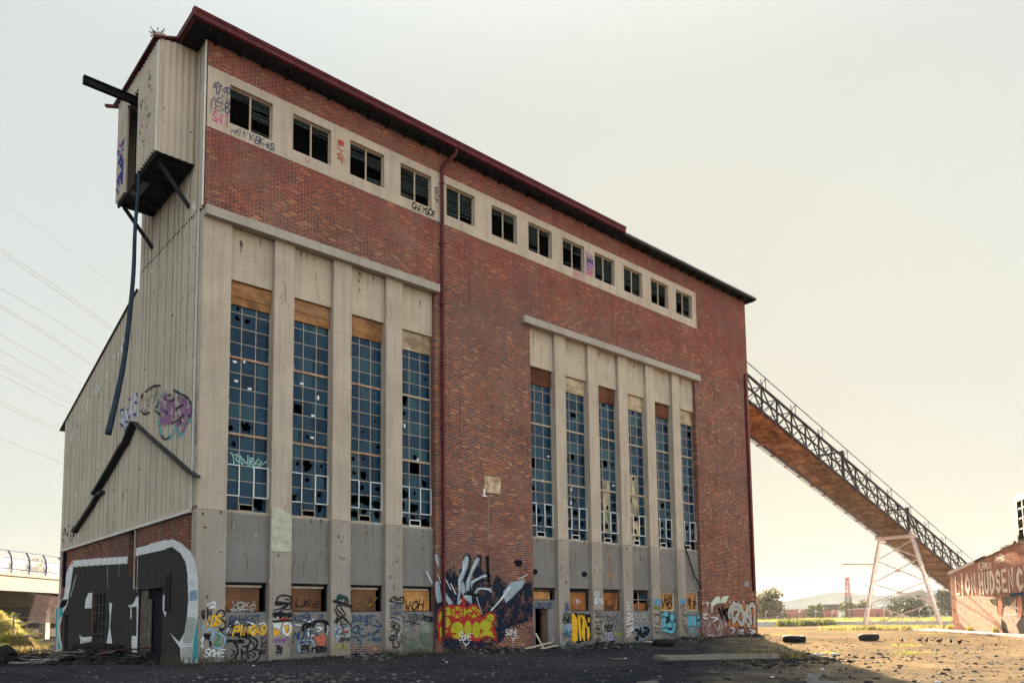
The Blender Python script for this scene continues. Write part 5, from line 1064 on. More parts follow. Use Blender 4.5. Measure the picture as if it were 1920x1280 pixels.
# holes in the sheeting as lumps: painted white daylight, painted black inner shade
mb=MB()
for (y,z,a,b) in ((10.4,6.95,.3,.42),(10.5,6.15,.3,.4),(9.75,6.2,.1,.4),(9.05,7.4,.10,.3)): mb.lump((-.06,y,z),.03,a,b*.6,int(y*9),rough=.25)
mb.split('painted_hole_shade',MT['black'],B)
mb=MB()
for (y,z,a,b) in ((18.1,8.6,.18,.22),(17.2,6.35,.22,.42),(9.0,7.6,.1,.07),(14.2,6.1,.1,.12),(13.6,6.1,.1,.12),(.95,17.75,.12,.3),(6.0,16.9,.1,.2),(6.3,11.9,.12,.2)): mb.lump((-.055,y,z),.02,a,b*.6,int(y*9),rough=.3)
mb.split('painted_daylight',MT['wframe'],B)
# gable scar of the lost side building: bent rake flashings
def rake(pts,dep,th):
    mb=MB()
    for (y0,z0),(y1,z1) in zip(pts,pts[1:]):
        mb.add([(-.02,y0,z0),(-.02,y1,z1),(-dep,y1,z1+.04),(-dep,y0,z0+.04),(-.02,y0,z0-th),(-.02,y1,z1-th),(-dep+.03,y1,z1-th*.7),(-dep+.03,y0,z0-th*.7)],[(0,1,2,3),(7,6,5,4),(3,2,6,7),(0,4,5,1),(1,5,6,2),(0,3,7,4)])
    return mb
rake([(7.2,10.42),(8.4,9.7),(8.9,9.6),(10.4,9.02),(12.5,8.30),(13.4,8.02)],.42,.10).build('rake_flashing',MT['steel'],B,label='bent black rake flashing')
rake([(12.0,8.0),(12.9,7.95),(13.9,7.55),(16.2,6.85),(17.4,6.55)],.34,.14).build('rake_flashing',MT['steel'],B,label='drooping black rake flashing')
rake([(7.3,10.42),(4.2,8.98),(.3,7.18),(-.35,6.92)],.33,.09).build('rake_flashing',MT['steel'],B)
mb=MB(); corr_panel(mb,7.7,16.9,lambda y:5.78,lambda y:10.3-(y-7.3)*.375,.03); corr_panel(mb,.45,7.6,lambda y:5.78,lambda y:7.2+(y-.3)*.455,.03); mb.build('gable_cladding',MT['corr'],B,smooth=True)
# door, window and slots of the side wall
mb=MB(); mb.box(.16,.22,3.5,6.45,.0,3.02); mb.build('side_door_recess',MT['black'],B)
mb=MB(); mb.box(.05,.12,5.6,6.40,.0,3.0); mb.box(.06,.1,5.1,5.6,.4,2.6); mb.build('side_door',plain('burnt_door',(.10,.09,.08),.8,.4,3),B)
mb=MB(); mb.box(-.03,.03,3.46,3.5,0,3.05); mb.box(-.03,.03,6.45,6.52,0,3.05); mb.box(-.03,.03,3.46,6.5,3.03,3.10); mb.build('door_frame',MT['steel'],B)
mb=MB(); 
for y in (12.3,12.9,13.5): mb.bar((.02,y,1.2+.5*(y>13)),(.02,y,3.05),.03)
for z,ye in ((1.6,12.6),(2.1,13.6),(2.5,14.1)): mb.bar((.02,11.75,z),(.02,ye,z+.03),.03)
w2=mb.build('side_window',plain('soiled_bars',(.11,.095,.08),.8,.6,4),B)
mb=MB(); mb.box(-.12,.0,11.7,14.2,1.06,1.16); mb.build('sill',MT['steel'],w2)
mb=MB(); mb.box(.10,.14,11.72,14.12,1.18,3.07); mb.build('dark_backing',MT['black'],w2)
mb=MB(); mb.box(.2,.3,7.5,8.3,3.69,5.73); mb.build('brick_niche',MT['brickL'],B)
for i in range(12): pass
mb=MB(); mb.box(.06,.1,18.75,20.05,0,2.1); mb.box(.06,.1,19.8,20.8,3.64,5.66); mb.bar((.0,20.2,3.7),(.0,20.3,5.6),.12); mb.split('dark_slot',MT['black'],B)
mb=MB(); mb.tube([(-.07,2.9,3.5),(-.07,2.9,2.05)],.06,8); mb.tube([(-.07,2.6,3.5),(-.07,2.6,2.05)],.06,8); mb.split('wall_conduit',MT['steel'],B)
mb=MB(); mb.tube([(-.05,7.2,5.7),(-.05,7.15,3.1),(-.05,6.6,3.1)],.035,6); mb.build('wall_conduit',MT['frame'],B)
# hoist house
mb=MB(); HX=-1.5; y0,y1=1.0,6.15
def cor_x(x): return .02*(1+math.sin(2*math.pi*x/PITCH))
# outer side with door gap
for (a,b,zb,zt) in ((y0,3.32,19.5,23.85),(4.9,y1,19.5,23.98),(3.32,4.9,23.2,23.95)):
    n=int((b-a)/(PITCH/8)); ys=[a+(b-a)*i/n for i in range(n+1)]
    vs=[];fs=[]
    for y in ys: c=HX-corr(y); vs+=[(c,y,zb),(c,y,zt)]
    for i in range(n): fs.append((2*i+2,2*i,2*i+1,2*i+3))
    mb.add(vs,fs); mb.box(HX+.01,HX+.05,a,b,zb,zt)
n=int(1.45/(.24/8)); vs=[];fs=[]
for i in range(n+1):
    x=HX+.02+1.48*i/n; c=y0-.02*(1+math.sin(2*math.pi*x/.24)); vs+=[(x,c,19.45),(x,c,24.0+.3*(x-HX)/1.5)]
for i in range(n): fs.append((2*i,2*i+2,2*i+3,2*i+1))
mb.add(vs,fs); mb.box(HX+.04,-.05,y0+.01,y0+.05,19.5,23.95); mb.box(HX+.05,-.05,y1-.05,y1,19.5,24.0)
hb=mb.build('hoist_house',MT['corr'],B,label='corrugated hoist box jutting from the end wall')
mb=MB(); mb.box(HX+.0,-.05,y0+.06,3.3,19.42,19.5); mb.box(HX+.0,-.05,4.9,y1-.06,19.42,19.5); mb.box(HX+.55,-.05,3.3,4.9,19.42,19.5)
for y in (1.4,2.4,3.25,4.95,5.8): mb.bar((HX+.03,y,19.38),(-.05,y,19.38),.08,.08)
mb.bar((HX+.05,y0+.05,19.38),(HX+.05,y1-.05,19.38),.07,.1); mb.build('hoist_floor',MT['dark'],hb)
mb=MB(); mb.box(HX+.3,HX+.36,3.4,4.85,19.6,23.15); mb.build('dark_opening',MT['black'],hb)
mb=MB(); mb.add([(-1.72,.9,23.9),(-.7,.9,24.34),(-.7,6.6,24.34),(-1.72,6.6,24.02),(-1.72,.9,23.98),(-.7,.9,24.42),(-.7,6.6,24.42),(-1.72,6.6,24.10)],[(3,2,1,0),(4,5,6,7),(0,1,5,4),(1,2,6,5),(2,3,7,6),(3,0,4,7)])
mb.build('hoist_roof',MT['maroon'],hb)
mb=MB(); mb.box(HX-.045,HX+.0,y0-.05,y0+.12,19.45,23.9); mb.build('corner_trim',MT['flash'],hb)
mb=MB()
for y,dx in ((1.54,0),(6.0,0)): mb.bar((-1.25,y,19.4),(-.03,y,17.95),.10,.14)
mb.split('brace',MT['steel'],B)
mb=MB(); yb=3.95; xa,xb=-3.42,.0
mb.box(xa,xb,yb-.1,yb+.1,22.88,22.91); mb.box(xa,xb,yb-.1,yb+.1,23.17,23.2); mb.box(xa,xb,yb-.012,yb+.012,22.91,23.17); mb.box(xa,xa+.02,yb-.1,yb+.1,22.911,23.169)
mb.build('hoist_beam',MT['dark'],B)
mb=MB(); mb.bar((-1.5,6.5,24.12),(-1.9,6.9,24.2),.14,.1); mb.build('broken_rafter',MT['maroon'],B)
# tuft of dry weed growing on the roof edge
mb=MB(); rr=random.Random(4)
for i in range(40):
    a=rr.uniform(0,6.28);l=rr.uniform(.15,.42);p=Vector((-1.55+rr.uniform(-.1,.1),1.1+rr.uniform(-.1,.25),24.0)); q=p+Vector((math.cos(a)*l*.6,math.sin(a)*l*.6,l)); mb.bar(p,q,.012); mb.lump(q,.035,.035,.03,i,n=4)
tag(mb.build('roof_weed',plain('dry_weed',(.20,.17,.10),.9,.3,5)),'dry weed growing on the roof edge of the hoist box','weed')
mb=MB(); pts=smooth([(-1.5,3.3,20.3),(-1.5,3.05,19.3),(-1.6,3.0,17.2),(-1.62,3.0,15.0),(-1.82,3.0,12.0),(-2.05,3.0,10.3),(-2.32,3.0,8.75)],6)
mb.tube(pts,[.05+.07*(i/(len(pts)-1)) for i in range(len(pts))],8); tag(mb.build('hanging_pipe',MT['hose'],smooth=True),'long bent blue pipe dangling from the hoist box opening','pipe')
# ---------------------------------------------------------------- graffiti
def faded_tags():
    rr=random.Random(77); cols=['pgreyd','pblueink','pgreylt','pbrownd','plilac','pgreyg','pblack']
    ms=[paint('faded_'+c,PC[c],wear=.62) for c in cols]
    spots=[('F',a+.05,b-.05) for a,b in PX]+[('P',a+.05,b-.12) for a,b in BAYS if a<17 or a>18]+[('F',32.0,38.2)]
    for (s,a,b) in spots:
        mb=MB()
        for i in range(int(7+(b-a)*7)):
            u=rr.uniform(a+.08,b-.15); v=rr.uniform(.25,1.85); h=rr.uniform(.08,.3); k=rr.randrange(3,8); q=[(u,v)]
            for j in range(k): q.append((min(b,max(a,q[-1][0]+rr.uniform(-.08,.16))),min(1.9,max(.1,q[-1][1]+rr.uniform(-h,h)*.8))))
            ribbon(mb,s,smooth(q,4),rr.uniform(.018,.05),.0035+i*1e-4,rr.randrange(len(ms)))
        mb.build('faded_tag',ms,B)
def flush_group(name,s,items,parent):
    mb=MB(); mats=[]; rnd=random.Random(len(items)); brick=(s in 'LR') or (s=='F' and name in('painted_mural','graffiti_lettering','faded_paint'))
    for (kind,col,wd,lay,fl) in items:
        pts=[(fl[i],fl[i+1]) for i in range(0,len(fl),2)]
        m=pm(col,brick)
        if m not in mats: mats.append(m)
        mi=mats.index(m); off=.004+lay*.005
        if kind=='fill': fill(mb,s,pts,off,mi,rnd)
        else: 
            LOFF[0]=(LOFF[0]+2.3e-4)%.0035
            ribbon(mb,s,smooth(pts),wd*1.1,off+LOFF[0],mi)
    o=mb.build(name,mats,parent); 
    return o
def put_art(filt,parent):
    cur=None;items=[]
    for (name,s,kind,col,wd,lay,fl) in ART+[(None,)*7]:
        if name is not None and not filt(s): continue
        if cur and (name,s)!=cur: flush_group(cur[0],cur[1],items,parent); items=[]
        if name is None: break
        cur=(name,s); items.append((kind,col,wd,lay,fl))
faded_tags()
put_art(lambda s:s!='R',B)
TX=[('P','SHAKET',1.35,1.62,2.60,1.84,.05,'pnavy2',4,0),('P','SAVAN',1.29,1.44,2.14,1.58,.045,'pblack',4,0),('P','PINGAS',1.50,1.14,2.80,1.42,.085,'pamber',5,0),('P','15',1.96,.19,2.19,.37,.04,'pblack',4,0),('P','FUCUS',2.61,.38,2.77,1.06,.035,'pblack',4,1),
('F','SOHE',.37,.36,1.10,.60,.05,'pwhite',5,0),('F','NDS',.42,1.50,.90,1.80,.075,'pamber',6,0),('B','VOXA',1.45,2.17,2.45,2.38,.04,'pgreylt',2,0),('B','SORTE',1.46,2.03,2.37,2.11,.03,'pgreylt',2,0),
('P','KOSK',3.94,1.61,4.78,1.88,.045,'pnavy2',4,0),('P','R',5.02,1.66,5.2,1.84,.04,'pnavy2',4,0),('P','MUNTZ',3.95,.90,4.95,1.17,.06,'pnavy2',4,0),('P','Pinga',4.31,.38,5.43,.62,.075,'pblack',5,0),('F','oncelh',3.02,.83,3.70,.98,.03,'ppurple',5,0),('F','J.H',5.85,1.05,6.3,1.2,.035,'pblack',6,0),('F','2016',5.90,.78,6.34,.92,.035,'pblack',6,0),('F','DEXX',5.66,.45,6.3,.66,.045,'pyellowd',4,0),('F','DO',5.70,1.55,6.10,1.76,.035,'pblack',5,0),('F','SPUATS',3.01,1.77,3.7,1.94,.045,'pblack',5,0),
('F','CORSE',8.35,2.10,9.0,2.30,.035,'pnavy2',4,0),('F','SYMEL',8.35,1.82,8.98,2.0,.035,'pnavy2',4,0),('B','WOH',9.36,2.05,10.38,2.50,.06,'pblack',3,0),('P','YEDEG',9.44,1.58,10.23,1.84,.035,'pblack',4,0),('P','III',9.51,1.37,9.81,1.49,.03,'pblack',4,0),('P','DORSEL',6.60,1.56,7.7,1.82,.04,'pnavy2',4,0),
('P','DRONSE',17.25,2.15,18.6,2.40,.06,'pnavy2',3,0),('B','ITPI',20.23,2.40,20.87,2.56,.035,'pwhite',3,0),('F','SL',21.6,2.64,22.33,3.02,.06,'pwhite',4,0),('F','GIG',21.6,2.38,22.33,2.62,.06,'pwhite',4,0),('B','THE',22.89,2.10,23.6,2.28,.05,'pblack',3,0),('P','S',18.39,.40,18.64,.68,.04,'plilac',4,0),('F','ESK',19.25,1.85,19.6,2.45,.045,'pnavy2',4,1),('F','HEAP',21.62,1.55,22.28,2.1,.035,'pgreyd',4,1),('F','HARNTO',21.60,.35,22.05,1.48,.045,'pblack',5,1),('F','EWK',19.1,1.36,19.7,1.6,.07,'pblack',4,0),('F','SOR',19.1,1.55,19.7,1.8,.06,'pgreend',3,0),('F','AGB',19.08,.95,19.7,1.25,.06,'pblue',5,0),('F','ICE',19.08,.75,19.7,.98,.06,'pcyan',4,0),('F','RSC',19.08,.6,19.75,.9,.04,'pnavy2',6,0),('F','SL',24.26,2.08,24.9,2.38,.05,'pwhite',4,0),
('F','SOHE',12.1,.62,12.85,.92,.045,'pwhite',9,0),('F','Y',12.3,.28,12.75,.56,.06,'pwhite',9,0),('F','SOHE',15.0,.78,15.85,1.08,.045,'pwhite',9,0),('F','Y',15.35,.42,15.7,.72,.05,'pwhite',9,0),('F','KOY',15.24,1.1,16.40,1.66,.045,'pblack',9,0),
('F','KRTOO',.22,22.25,.86,22.5,.035,'pblueink',4,0),('F','RIN.',.35,22.0,.86,22.16,.025,'pblueink',4,0),('F','ACAB',.2,21.72,.84,21.94,.035,'pblueink',4,0),('F','LEVO',.15,21.42,.86,21.68,.04,'pblueink',4,0),('F','SALT',.22,20.90,.86,21.30,.05,'ppink',4,0),('F','-ENVY-BK-KS',.95,20.72,2.75,20.98,.045,'pnavy2',4,0),('F','V',4.05,20.76,4.32,20.98,.05,'pred',4,0),('F','SPLICE!',5.62,21.4,5.95,22.5,.04,'pred',4,1),('F','CENT.',10.83,21.25,11.06,22.35,.055,'pblack',4,1),('F','ChEYSOT',9.5,20.72,10.85,21.02,.06,'pblack',4,0),('F','BELT',20.45,20.70,21.25,20.98,.05,'ppink',4,0),
('F','SEWN',21.5,22.15,22.15,22.4,.05,'ppurple',4,0),('F','ABORK',21.5,21.9,22.15,22.13,.06,'pblueink',4,0),('F','SONCK',21.5,21.65,22.15,21.88,.06,'ppurple',4,0),('F','GEEN',21.5,21.42,22.15,21.63,.05,'ppurple',4,0),('F','OBBY',21.5,21.15,22.15,21.4,.05,'ppink',4,0),
('P','UUSO',3.95,2.2,5.1,2.5,.0,'pblack',1,0)]
TX=[t for t in TX if t[6]>0]
CN=dict(pnavy2='blue',pblack='black',pamber='yellow',pwhite='white',pgreylt='pale',ppurple='purple',pyellowd='dull yellow',plilac='lilac',pgreyd='grey',pgreend='dark green',pblue='pale blue',pcyan='cyan',pblueink='blue',ppink='pink',pred='red')
for i,(s,tx,u0,v0,u1,v1,wd,col,lay,vert) in enumerate(TX):
    mb=MB(); text(mb,s,tx,u0,v0,u1,v1,wd,0,lay,bool(vert),seed=i); mb.build('graffiti_tag',pm(col,False),B,label='%s tag'%CN[col])
mb=MB(); text(mb,'B','USE',4.1,2.2,5.2,2.45,.05,0,1,seed=3); mb.build('graffiti_tag',pm('pblack',False),B)
mb=MB(); ribbon(mb,'B',[(6.7,2.3),(7.0,2.2),(7.2,2.45),(7.5,2.25),(7.9,2.6)],.03,.01,0); ribbon(mb,'B',[(6.9,2.45),(7.3,2.2),(7.7,2.3)],.03,.012,0); mb.build('graffiti_tag',pm('pyellowd',False),B)
# paint daubs on the hoist box (surface X) 
mb=MB(); rr=random.Random(8)
for i in range(46):
    u=-rr.uniform(1.5,3.1); v=rr.uniform(20.2,23.2); ribbon(mb,'X',[(u,v),(u+rr.uniform(-.12,.12),v-rr.uniform(.05,.25))],.07,.008+i*1e-4,rr.choice((0,0,0,1,2)))
for i in range(60):
    u=-rr.uniform(5.05,5.95); v=rr.uniform(20.0,22.0); ribbon(mb,'X',[(u,v),(u+rr.uniform(-.15,.15),v-rr.uniform(.1,.35))],.09,.008+i*1e-4,3 if v<21.5 else rr.choice((1,3)))
mb.build('graffiti_tag',[pm('pgreyd',False),pm('ppurple',False),pm('pyellowd',False),pm('pcobalt',False)],B)
mb=MB(); rr=random.Random(12)
for i in range(60):
    u=-rr.uniform(.1,.38); v=rr.gauss(9.2,.8); ribbon(mb,'F',[(u,v),(u,v)],.02,.01,0) if False else ribbon(mb,'L',[(u,v),(u+rr.uniform(-.08,.08),v+rr.uniform(-.25,.25))],.02,.026+i*1e-4,0)
mb.build('spray_scribble',pm('pgreyd',False),B)
mb=MB(); rr=random.Random(13)
for i in range(22):
    u=-rr.uniform(18,20.6); v=rr.uniform(6.1,7.1); ribbon(mb,'C',[(u,v),(u+rr.uniform(-.2,.3),v-rr.uniform(-.1,.35)),(u+rr.uniform(-.2,.3),v-rr.uniform(.0,.35))],.07,.008+i*1e-4,0)
mb.build('graffiti_tag',pm('pink_black',False),B)
mb=MB(); rr=random.Random(14)
for i in range(70):
    t=rr.random(); y=8.5+11.5*t; z=15.9-(y-8.5)*.27-rr.uniform(.3,1.0); ribbon(mb,'C',[(-y,z),(-y+.03,z-rr.uniform(.1,.45))],.09,.008+i*1e-4,0)
mb.build('graffiti_tag',paint('chalky_white',(.6,.6,.6),wear=.35),B)
# ================================================================= GROUND
def hgt(x,y):
    d=math.hypot(x+10,y+28)
    k=min(1,max(0,(x+40)/20))*min(1,max(0,(140-x)/60))*min(1,max(0,(90-y)/40))*min(1,max(0,(y+60)/20))
    h=.07*mnoise.noise((x*.22,y*.22,1.3))+.035*mnoise.noise((x*.9,y*.9,4.2))+.018*mnoise.noise((x*2.6,y*2.6,7))
    near=math.exp(-((y+.6)**2)/2.2)*(1 if 0<x<38 else 0)
    h+=near*(.10+.05*mnoise.noise((x*.7,0,3)))*1
    if x>22: h+=.16*min(1,(x-22)/14)*math.exp(-(y/9)**2) if x<45 else .16*math.exp(-((x-45)/15)**2-(y/9)**2)
    for yr in (-8.6,-10.3,-17.2,-19.0): h-=.05*math.exp(-((y-yr-1.2*math.sin(x*.09))/.22)**2)*(.6+.4*mnoise.noise((x*.4,yr,0)))
    # dirt ridge in the right foreground with the slab frame on it
    h+=.16*math.exp(-((x-13.5)/2.6)**2-((y+13.2)/1.1)**2)+.14*math.exp(-((x-14.5)/3.)**2-((y+15.4)/.8)**2)*(.6+.4*mnoise.noise((x*1.5,y*1.5,0)))
    h+=.25*math.exp(-((x+5.5)/4.5)**2-((y-1.5)/2.5)**2)
    return h*k
def axis_pts(c,fine,step,far):
    out=[c];s=step;x=c
    while x<c+far:
        if x>c+fine: s*=1.22
        x+=s; out.append(x)
    s=step;x=c;left=[]
    while x>c-far:
        if x<c-fine: s*=1.22
        x-=s; left.append(x)
    return left[::-1]+out
XS=axis_pts(12,28,.32,4000); YS=axis_pts(-8,20,.32,4000)
mb=MB(); nx,ny=len(XS),len(YS)
vs=[(x,y,hgt(x,y)) for y in YS for x in XS]; fs=[(j*nx+i,j*nx+i+1,(j+1)*nx+i+1,(j+1)*nx+i) for j in range(ny-1) for i in range(nx-1)]
mb.add(vs,fs)
m,t,b=base('yard_dirt_painted_shade'); co=objco(t)
n1=noi(t,co,.12,6,.6); n2=noi(t,co,1.3,8,.7); n3=noi(t,co,14,4,.7); n4=noi(t,co,.5,6,.65)
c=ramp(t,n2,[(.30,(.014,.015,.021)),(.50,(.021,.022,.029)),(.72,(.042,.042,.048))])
sp=nd(t,'ShaderNodeSeparateXYZ'); t.links.new(co,sp.inputs[0])
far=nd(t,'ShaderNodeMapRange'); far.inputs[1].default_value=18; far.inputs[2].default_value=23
t.links.new(mth(t,'ADD',mth(t,'SUBTRACT',mth(t,'MULTIPLY',sp.outputs[0],.585),mth(t,'MULTIPLY',sp.outputs[1],.81)),mth(t,'MULTIPLY',mth(t,'SUBTRACT',n4,.5),12.)),far.inputs[0])  # dark-to-tan change follows the building's shadow line: shade painted into the soil colour
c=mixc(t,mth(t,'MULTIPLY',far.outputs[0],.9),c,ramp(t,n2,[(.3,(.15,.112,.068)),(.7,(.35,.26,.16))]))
c=mixc(t,ramp(t,n1,[(.42,0.),(.66,.55)]),c,(.055,.052,.055))
vo=nd(t,'ShaderNodeTexVoronoi'); vo.inputs['Scale'].default_value=3.5; t.links.new(co,vo.inputs['Vector'])
c=mixc(t,ramp(t,vo.outputs['Distance'],[(.05,.75),(.09,0.)]),c,(.11,.11,.11))
vo2=nd(t,'ShaderNodeTexVoronoi'); vo2.inputs['Scale'].default_value=8; t.links.new(co,vo2.inputs['Vector'])
c=mixc(t,ramp(t,vo2.outputs['Distance'],[(.08,.6),(.15,0.)]),c,(.05,.05,.052))
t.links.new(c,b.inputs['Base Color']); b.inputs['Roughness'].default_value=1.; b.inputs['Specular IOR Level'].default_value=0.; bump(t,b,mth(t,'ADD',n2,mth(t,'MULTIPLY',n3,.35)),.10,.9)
gr=mb.build('ground',m,smooth=True); tag(gr,'bare dirt yard strewn with rubble, darker where shade is painted in','ground',kind='structure')
# ---------------------------------------------------------------- loose rubble (beyond counting)
stone=plain('broken_concrete',(.10,.098,.095),.9,.5,6); stoned=plain('dark_rubble',(.030,.028,.029),.9,.5,6); stonew=plain('white_scrap',(.45,.44,.43),.8,.2,4)
def scatter(name,n,fn,size,mat,label,seed,cat='rubble',flat=.5,nn=5):
    rr=random.Random(seed); mb=MB()
    for i in range(n):
        x,y=fn(rr); s=size[0]*(size[1]/size[0])**(rr.random()**2.2)
        mb.lump((x,y,hgt(x,y)+s*.15),s*rr.uniform(.6,1.2),s*rr.uniform(.5,1.),s*rr.uniform(flat*.6,flat*1.2),rr.randrange(9999),rr.uniform(0,3.14),n=nn)
    tag(mb.build(name,mat),label,cat,kind='stuff')
def yard(rr):
    u=rr.uniform(-60,1980); d=9+rr.random()**1.6*42; p=gd(u,d)
    while p.y>-.3 and p.x<39: d=9+rr.random()**1.6*42; u=rr.uniform(-60,1980); p=gd(u,d)
    return p.x,p.y
scatter('gravel',5200,yard,(.015,.07),stone,'pale gravel and crumbs of concrete strewn over the dirt yard',1,'gravel')
scatter('dark_gravel',3200,yard,(.02,.11),stoned,'dark stones and clods strewn over the dirt yard',2,'gravel')
scatter('litter',130,yard,(.02,.09),stonew,'white scraps of litter blown about the yard','3','litter')
scatter('wall_foot_rubble',900,lambda r:(r.uniform(0,38),-abs(r.gauss(0,.55))-.1),(.03,.16),stoned,'dark rubble heaped along the foot of the long wall',4)
scatter('doorway_rubble',420,lambda r:(r.gauss(19.6,2.0),-abs(r.gauss(.3,.7))-.15),(.03,.18),stone,'pale broken concrete spilling from the black doorway',5)
scatter('ridge_rubble',600,lambda r:(r.gauss(14.3,2.6),r.gauss(-15.0,.8)),(.03,.14),stoned,'dark stones on the dirt ridge in the foreground',6)
scatter('track_rubble',500,lambda r:((lambda p:(p.x,p.y))(gd(r.gauss(560,90),r.uniform(15,24)))),(.02,.10),stone,'pale crushed stone patch in the near left foreground',7)
for i,(x,y,r_,h_,lb) in enumerate(((6.5,-1.3,1.3,.30,'low dark rubble pile at the foot of the second boarded window'),(13.2,-1.4,1.6,.34,'dark rubble pile under the yellow and red painted lettering'),(20.6,-1.5,1.9,.38,'grey rubble pile right of the black doorway'),(28.5,-1.2,1.5,.28,'dark rubble pile under the blue painted bay'),(35.2,-1.3,1.3,.22,'low rubble pile under the orange painted corner'))):
    rr=random.Random(500+i); mb=MB()
    for j in range(190):
        a=rr.uniform(0,6.28); d=r_*math.sqrt(rr.random()); px_,py_=x+math.cos(a)*d,min(-.15,y+math.sin(a)*d*.55); hh=h_*max(0,1-(d/r_)**1.5); s0=rr.uniform(.03,.17)
        mb.lump((px_,py_,hgt(px_,py_)+hh*rr.random()),s0,s0*.7,s0*.5,j+i*999,rr.uniform(0,3),n=6,m=rr.choice((0,0,1)))
    tag(mb.build('rubble_pile',[stoned,stone]),lb,'rubble',kind='stuff')
def facept(u,d): p=gd(u,d); return p.x,p.y
# ---------------------------------------------------------------- grass
def blades(name,n,fn,h,wd,mats,label,seed,cat='grass',kind='stuff',z=None,lean=.5):
    rr=random.Random(seed); mb=MB()
    for i in range(n):
        x,y=fn(rr); zz=(z(x,y) if z else hgt(x,y))-.02; a=rr.uniform(0,6.28); H=h*rr.uniform(.5,1.25); w_=wd*rr.uniform(.6,1.3); l=rr.uniform(.1,lean)*H; b_=a+rr.uniform(-.5,.5)+1.57
        p=Vector((x,y,zz)); s_=Vector((math.cos(a)*w_,math.sin(a)*w_,0)); q=p+Vector((math.cos(b_)*l*.4,math.sin(b_)*l*.4,H*.6)); e=p+Vector((math.cos(b_)*l,math.sin(b_)*l,H))
        mb.add([p-s_,p+s_,q+s_*.6,q-s_*.6,e],[(0,1,2,3),(3,2,4)],rr.randrange(len(mats)))
    o=mb.build(name,mats); tag(o,label,cat,kind=kind); return o
def leafmat(name,col,tr=.35):
    m,t,b=base(name); co=objco(t); f=noi(t,co,1.2,4,.6); c=mixc(t,1.,col,ramp(t,f,[(.3,.6),(.7,1.35)]),'MULTIPLY')
    t.links.new(c,b.inputs['Base Color']); b.inputs['Roughness'].default_value=.7
    tl=nd(t,'ShaderNodeBsdfTranslucent'); mx=nd(t,'ShaderNodeMixShader'); mx.inputs[0].default_value=tr; t.links.new(c,tl.inputs[0]); t.links.new(b.outputs[0],mx.inputs[1]); t.links.new(tl.outputs[0],mx.inputs[2]); t.links.new(mx.outputs[0],t.nodes['Material Output'].inputs[0]); return m
gy=leafmat('dry_grass',(.30,.24,.085),.45); gg=leafmat('green_grass',(.16,.20,.045),.45); gb=leafmat('brown_weed',(.09,.07,.045),.3); gdk=leafmat('dark_green_weed',(.035,.05,.025),.3)
blades('dry_weeds',700,lambda r:(r.choice([r.gauss(9.6,.4),r.gauss(.3,.7),r.gauss(11.5,.5),r.gauss(30,1.2),r.gauss(8.2,.3)]),-abs(r.gauss(.2,.25))-.05),.38,.012,[gb],'brown dry weeds at the foot of the piers',11)
blades('green_weeds',1500,lambda r:(r.choice([r.gauss(11.5,2.2),r.uniform(1,10),r.gauss(24,3)]),-abs(r.gauss(.5,.35))-.1),.13,.012,[gdk,gdk,gb],'low dark green weeds along the shaded wall foot',12)
blades('ridge_grass',900,lambda r:(r.gauss(16.2,.9),r.gauss(-13.4,.5)),.32,.012,[gb,gy,gb],'straggling dry grass on the dirt ridge by the slab frame',13)
blades('base_tuft',90,lambda r:(-.5+r.gauss(0,.25),.6+r.gauss(0,.5)),.45,.014,[gb],'brown tuft at the corner of the painted side wall',14)
# ================================================================= THINGS IN THE YARD
def thing_mesh(mb,name,mats,label,cat,group=None,smooth=False):
    o=mb.build(name,mats,smooth=smooth); return tag(o,label,cat,group)
# long slab frame
wd1=plain('grey_weathered_timber',(.20,.18,.155),.8,.35,6,stretch=(1,8,1))
mb=MB(); A=Vector((11.3,-12.0,.24)); Bp=Vector((14.9,-14.3,.22)); dx=(Bp-A).normalized(); nn=Vector((-dx.y,dx.x,0)); A2=A-nn*1.0;B2=Bp-nn*1.0-dx*.3
for p,q in ((A,Bp),(Bp,B2),(B2,A2),(A2,A)): mb.bar(p,q,.16,.12)
mb.bar(A+(Bp-A)*.5,A2+(B2-A2)*.5,.10,.1); thing_mesh(mb,'timber_frame',wd1,'long weathered grey frame lying flat on the shaded dirt ridge','frame')
p=gd(1545,15.6); mb=MB(); mb.box(-.55,.55,-.35,.35,0,.12); o=thing_mesh(mb,'paving_slab',stone,'square concrete slab at the shadow edge','slab'); o.location=(p.x,p.y,hgt(p.x,p.y)+.08); o.rotation_euler=(.05,-.06,.7)
p=gd(1515,16.3); mb=MB(); mb.box(-.5,.5,-.12,.12,0,.09); o=thing_mesh(mb,'broken_kerb',stone,'short kerb piece tipped up behind the square slab','kerb'); o.location=(p.x,p.y,hgt(p.x,p.y)+.12); o.rotation_euler=(.1,-.28,.35)
p=gd(1490,15.8); mb=MB(); mb.box(-.9,.9,-.16,.16,0,.14); o=thing_mesh(mb,'broken_kerb',stoned,'long dark kerb lying left of the square slab','kerb'); o.location=(p.x,p.y,hgt(p.x,p.y)-.02); o.rotation_euler=(.0,.03,-.35)
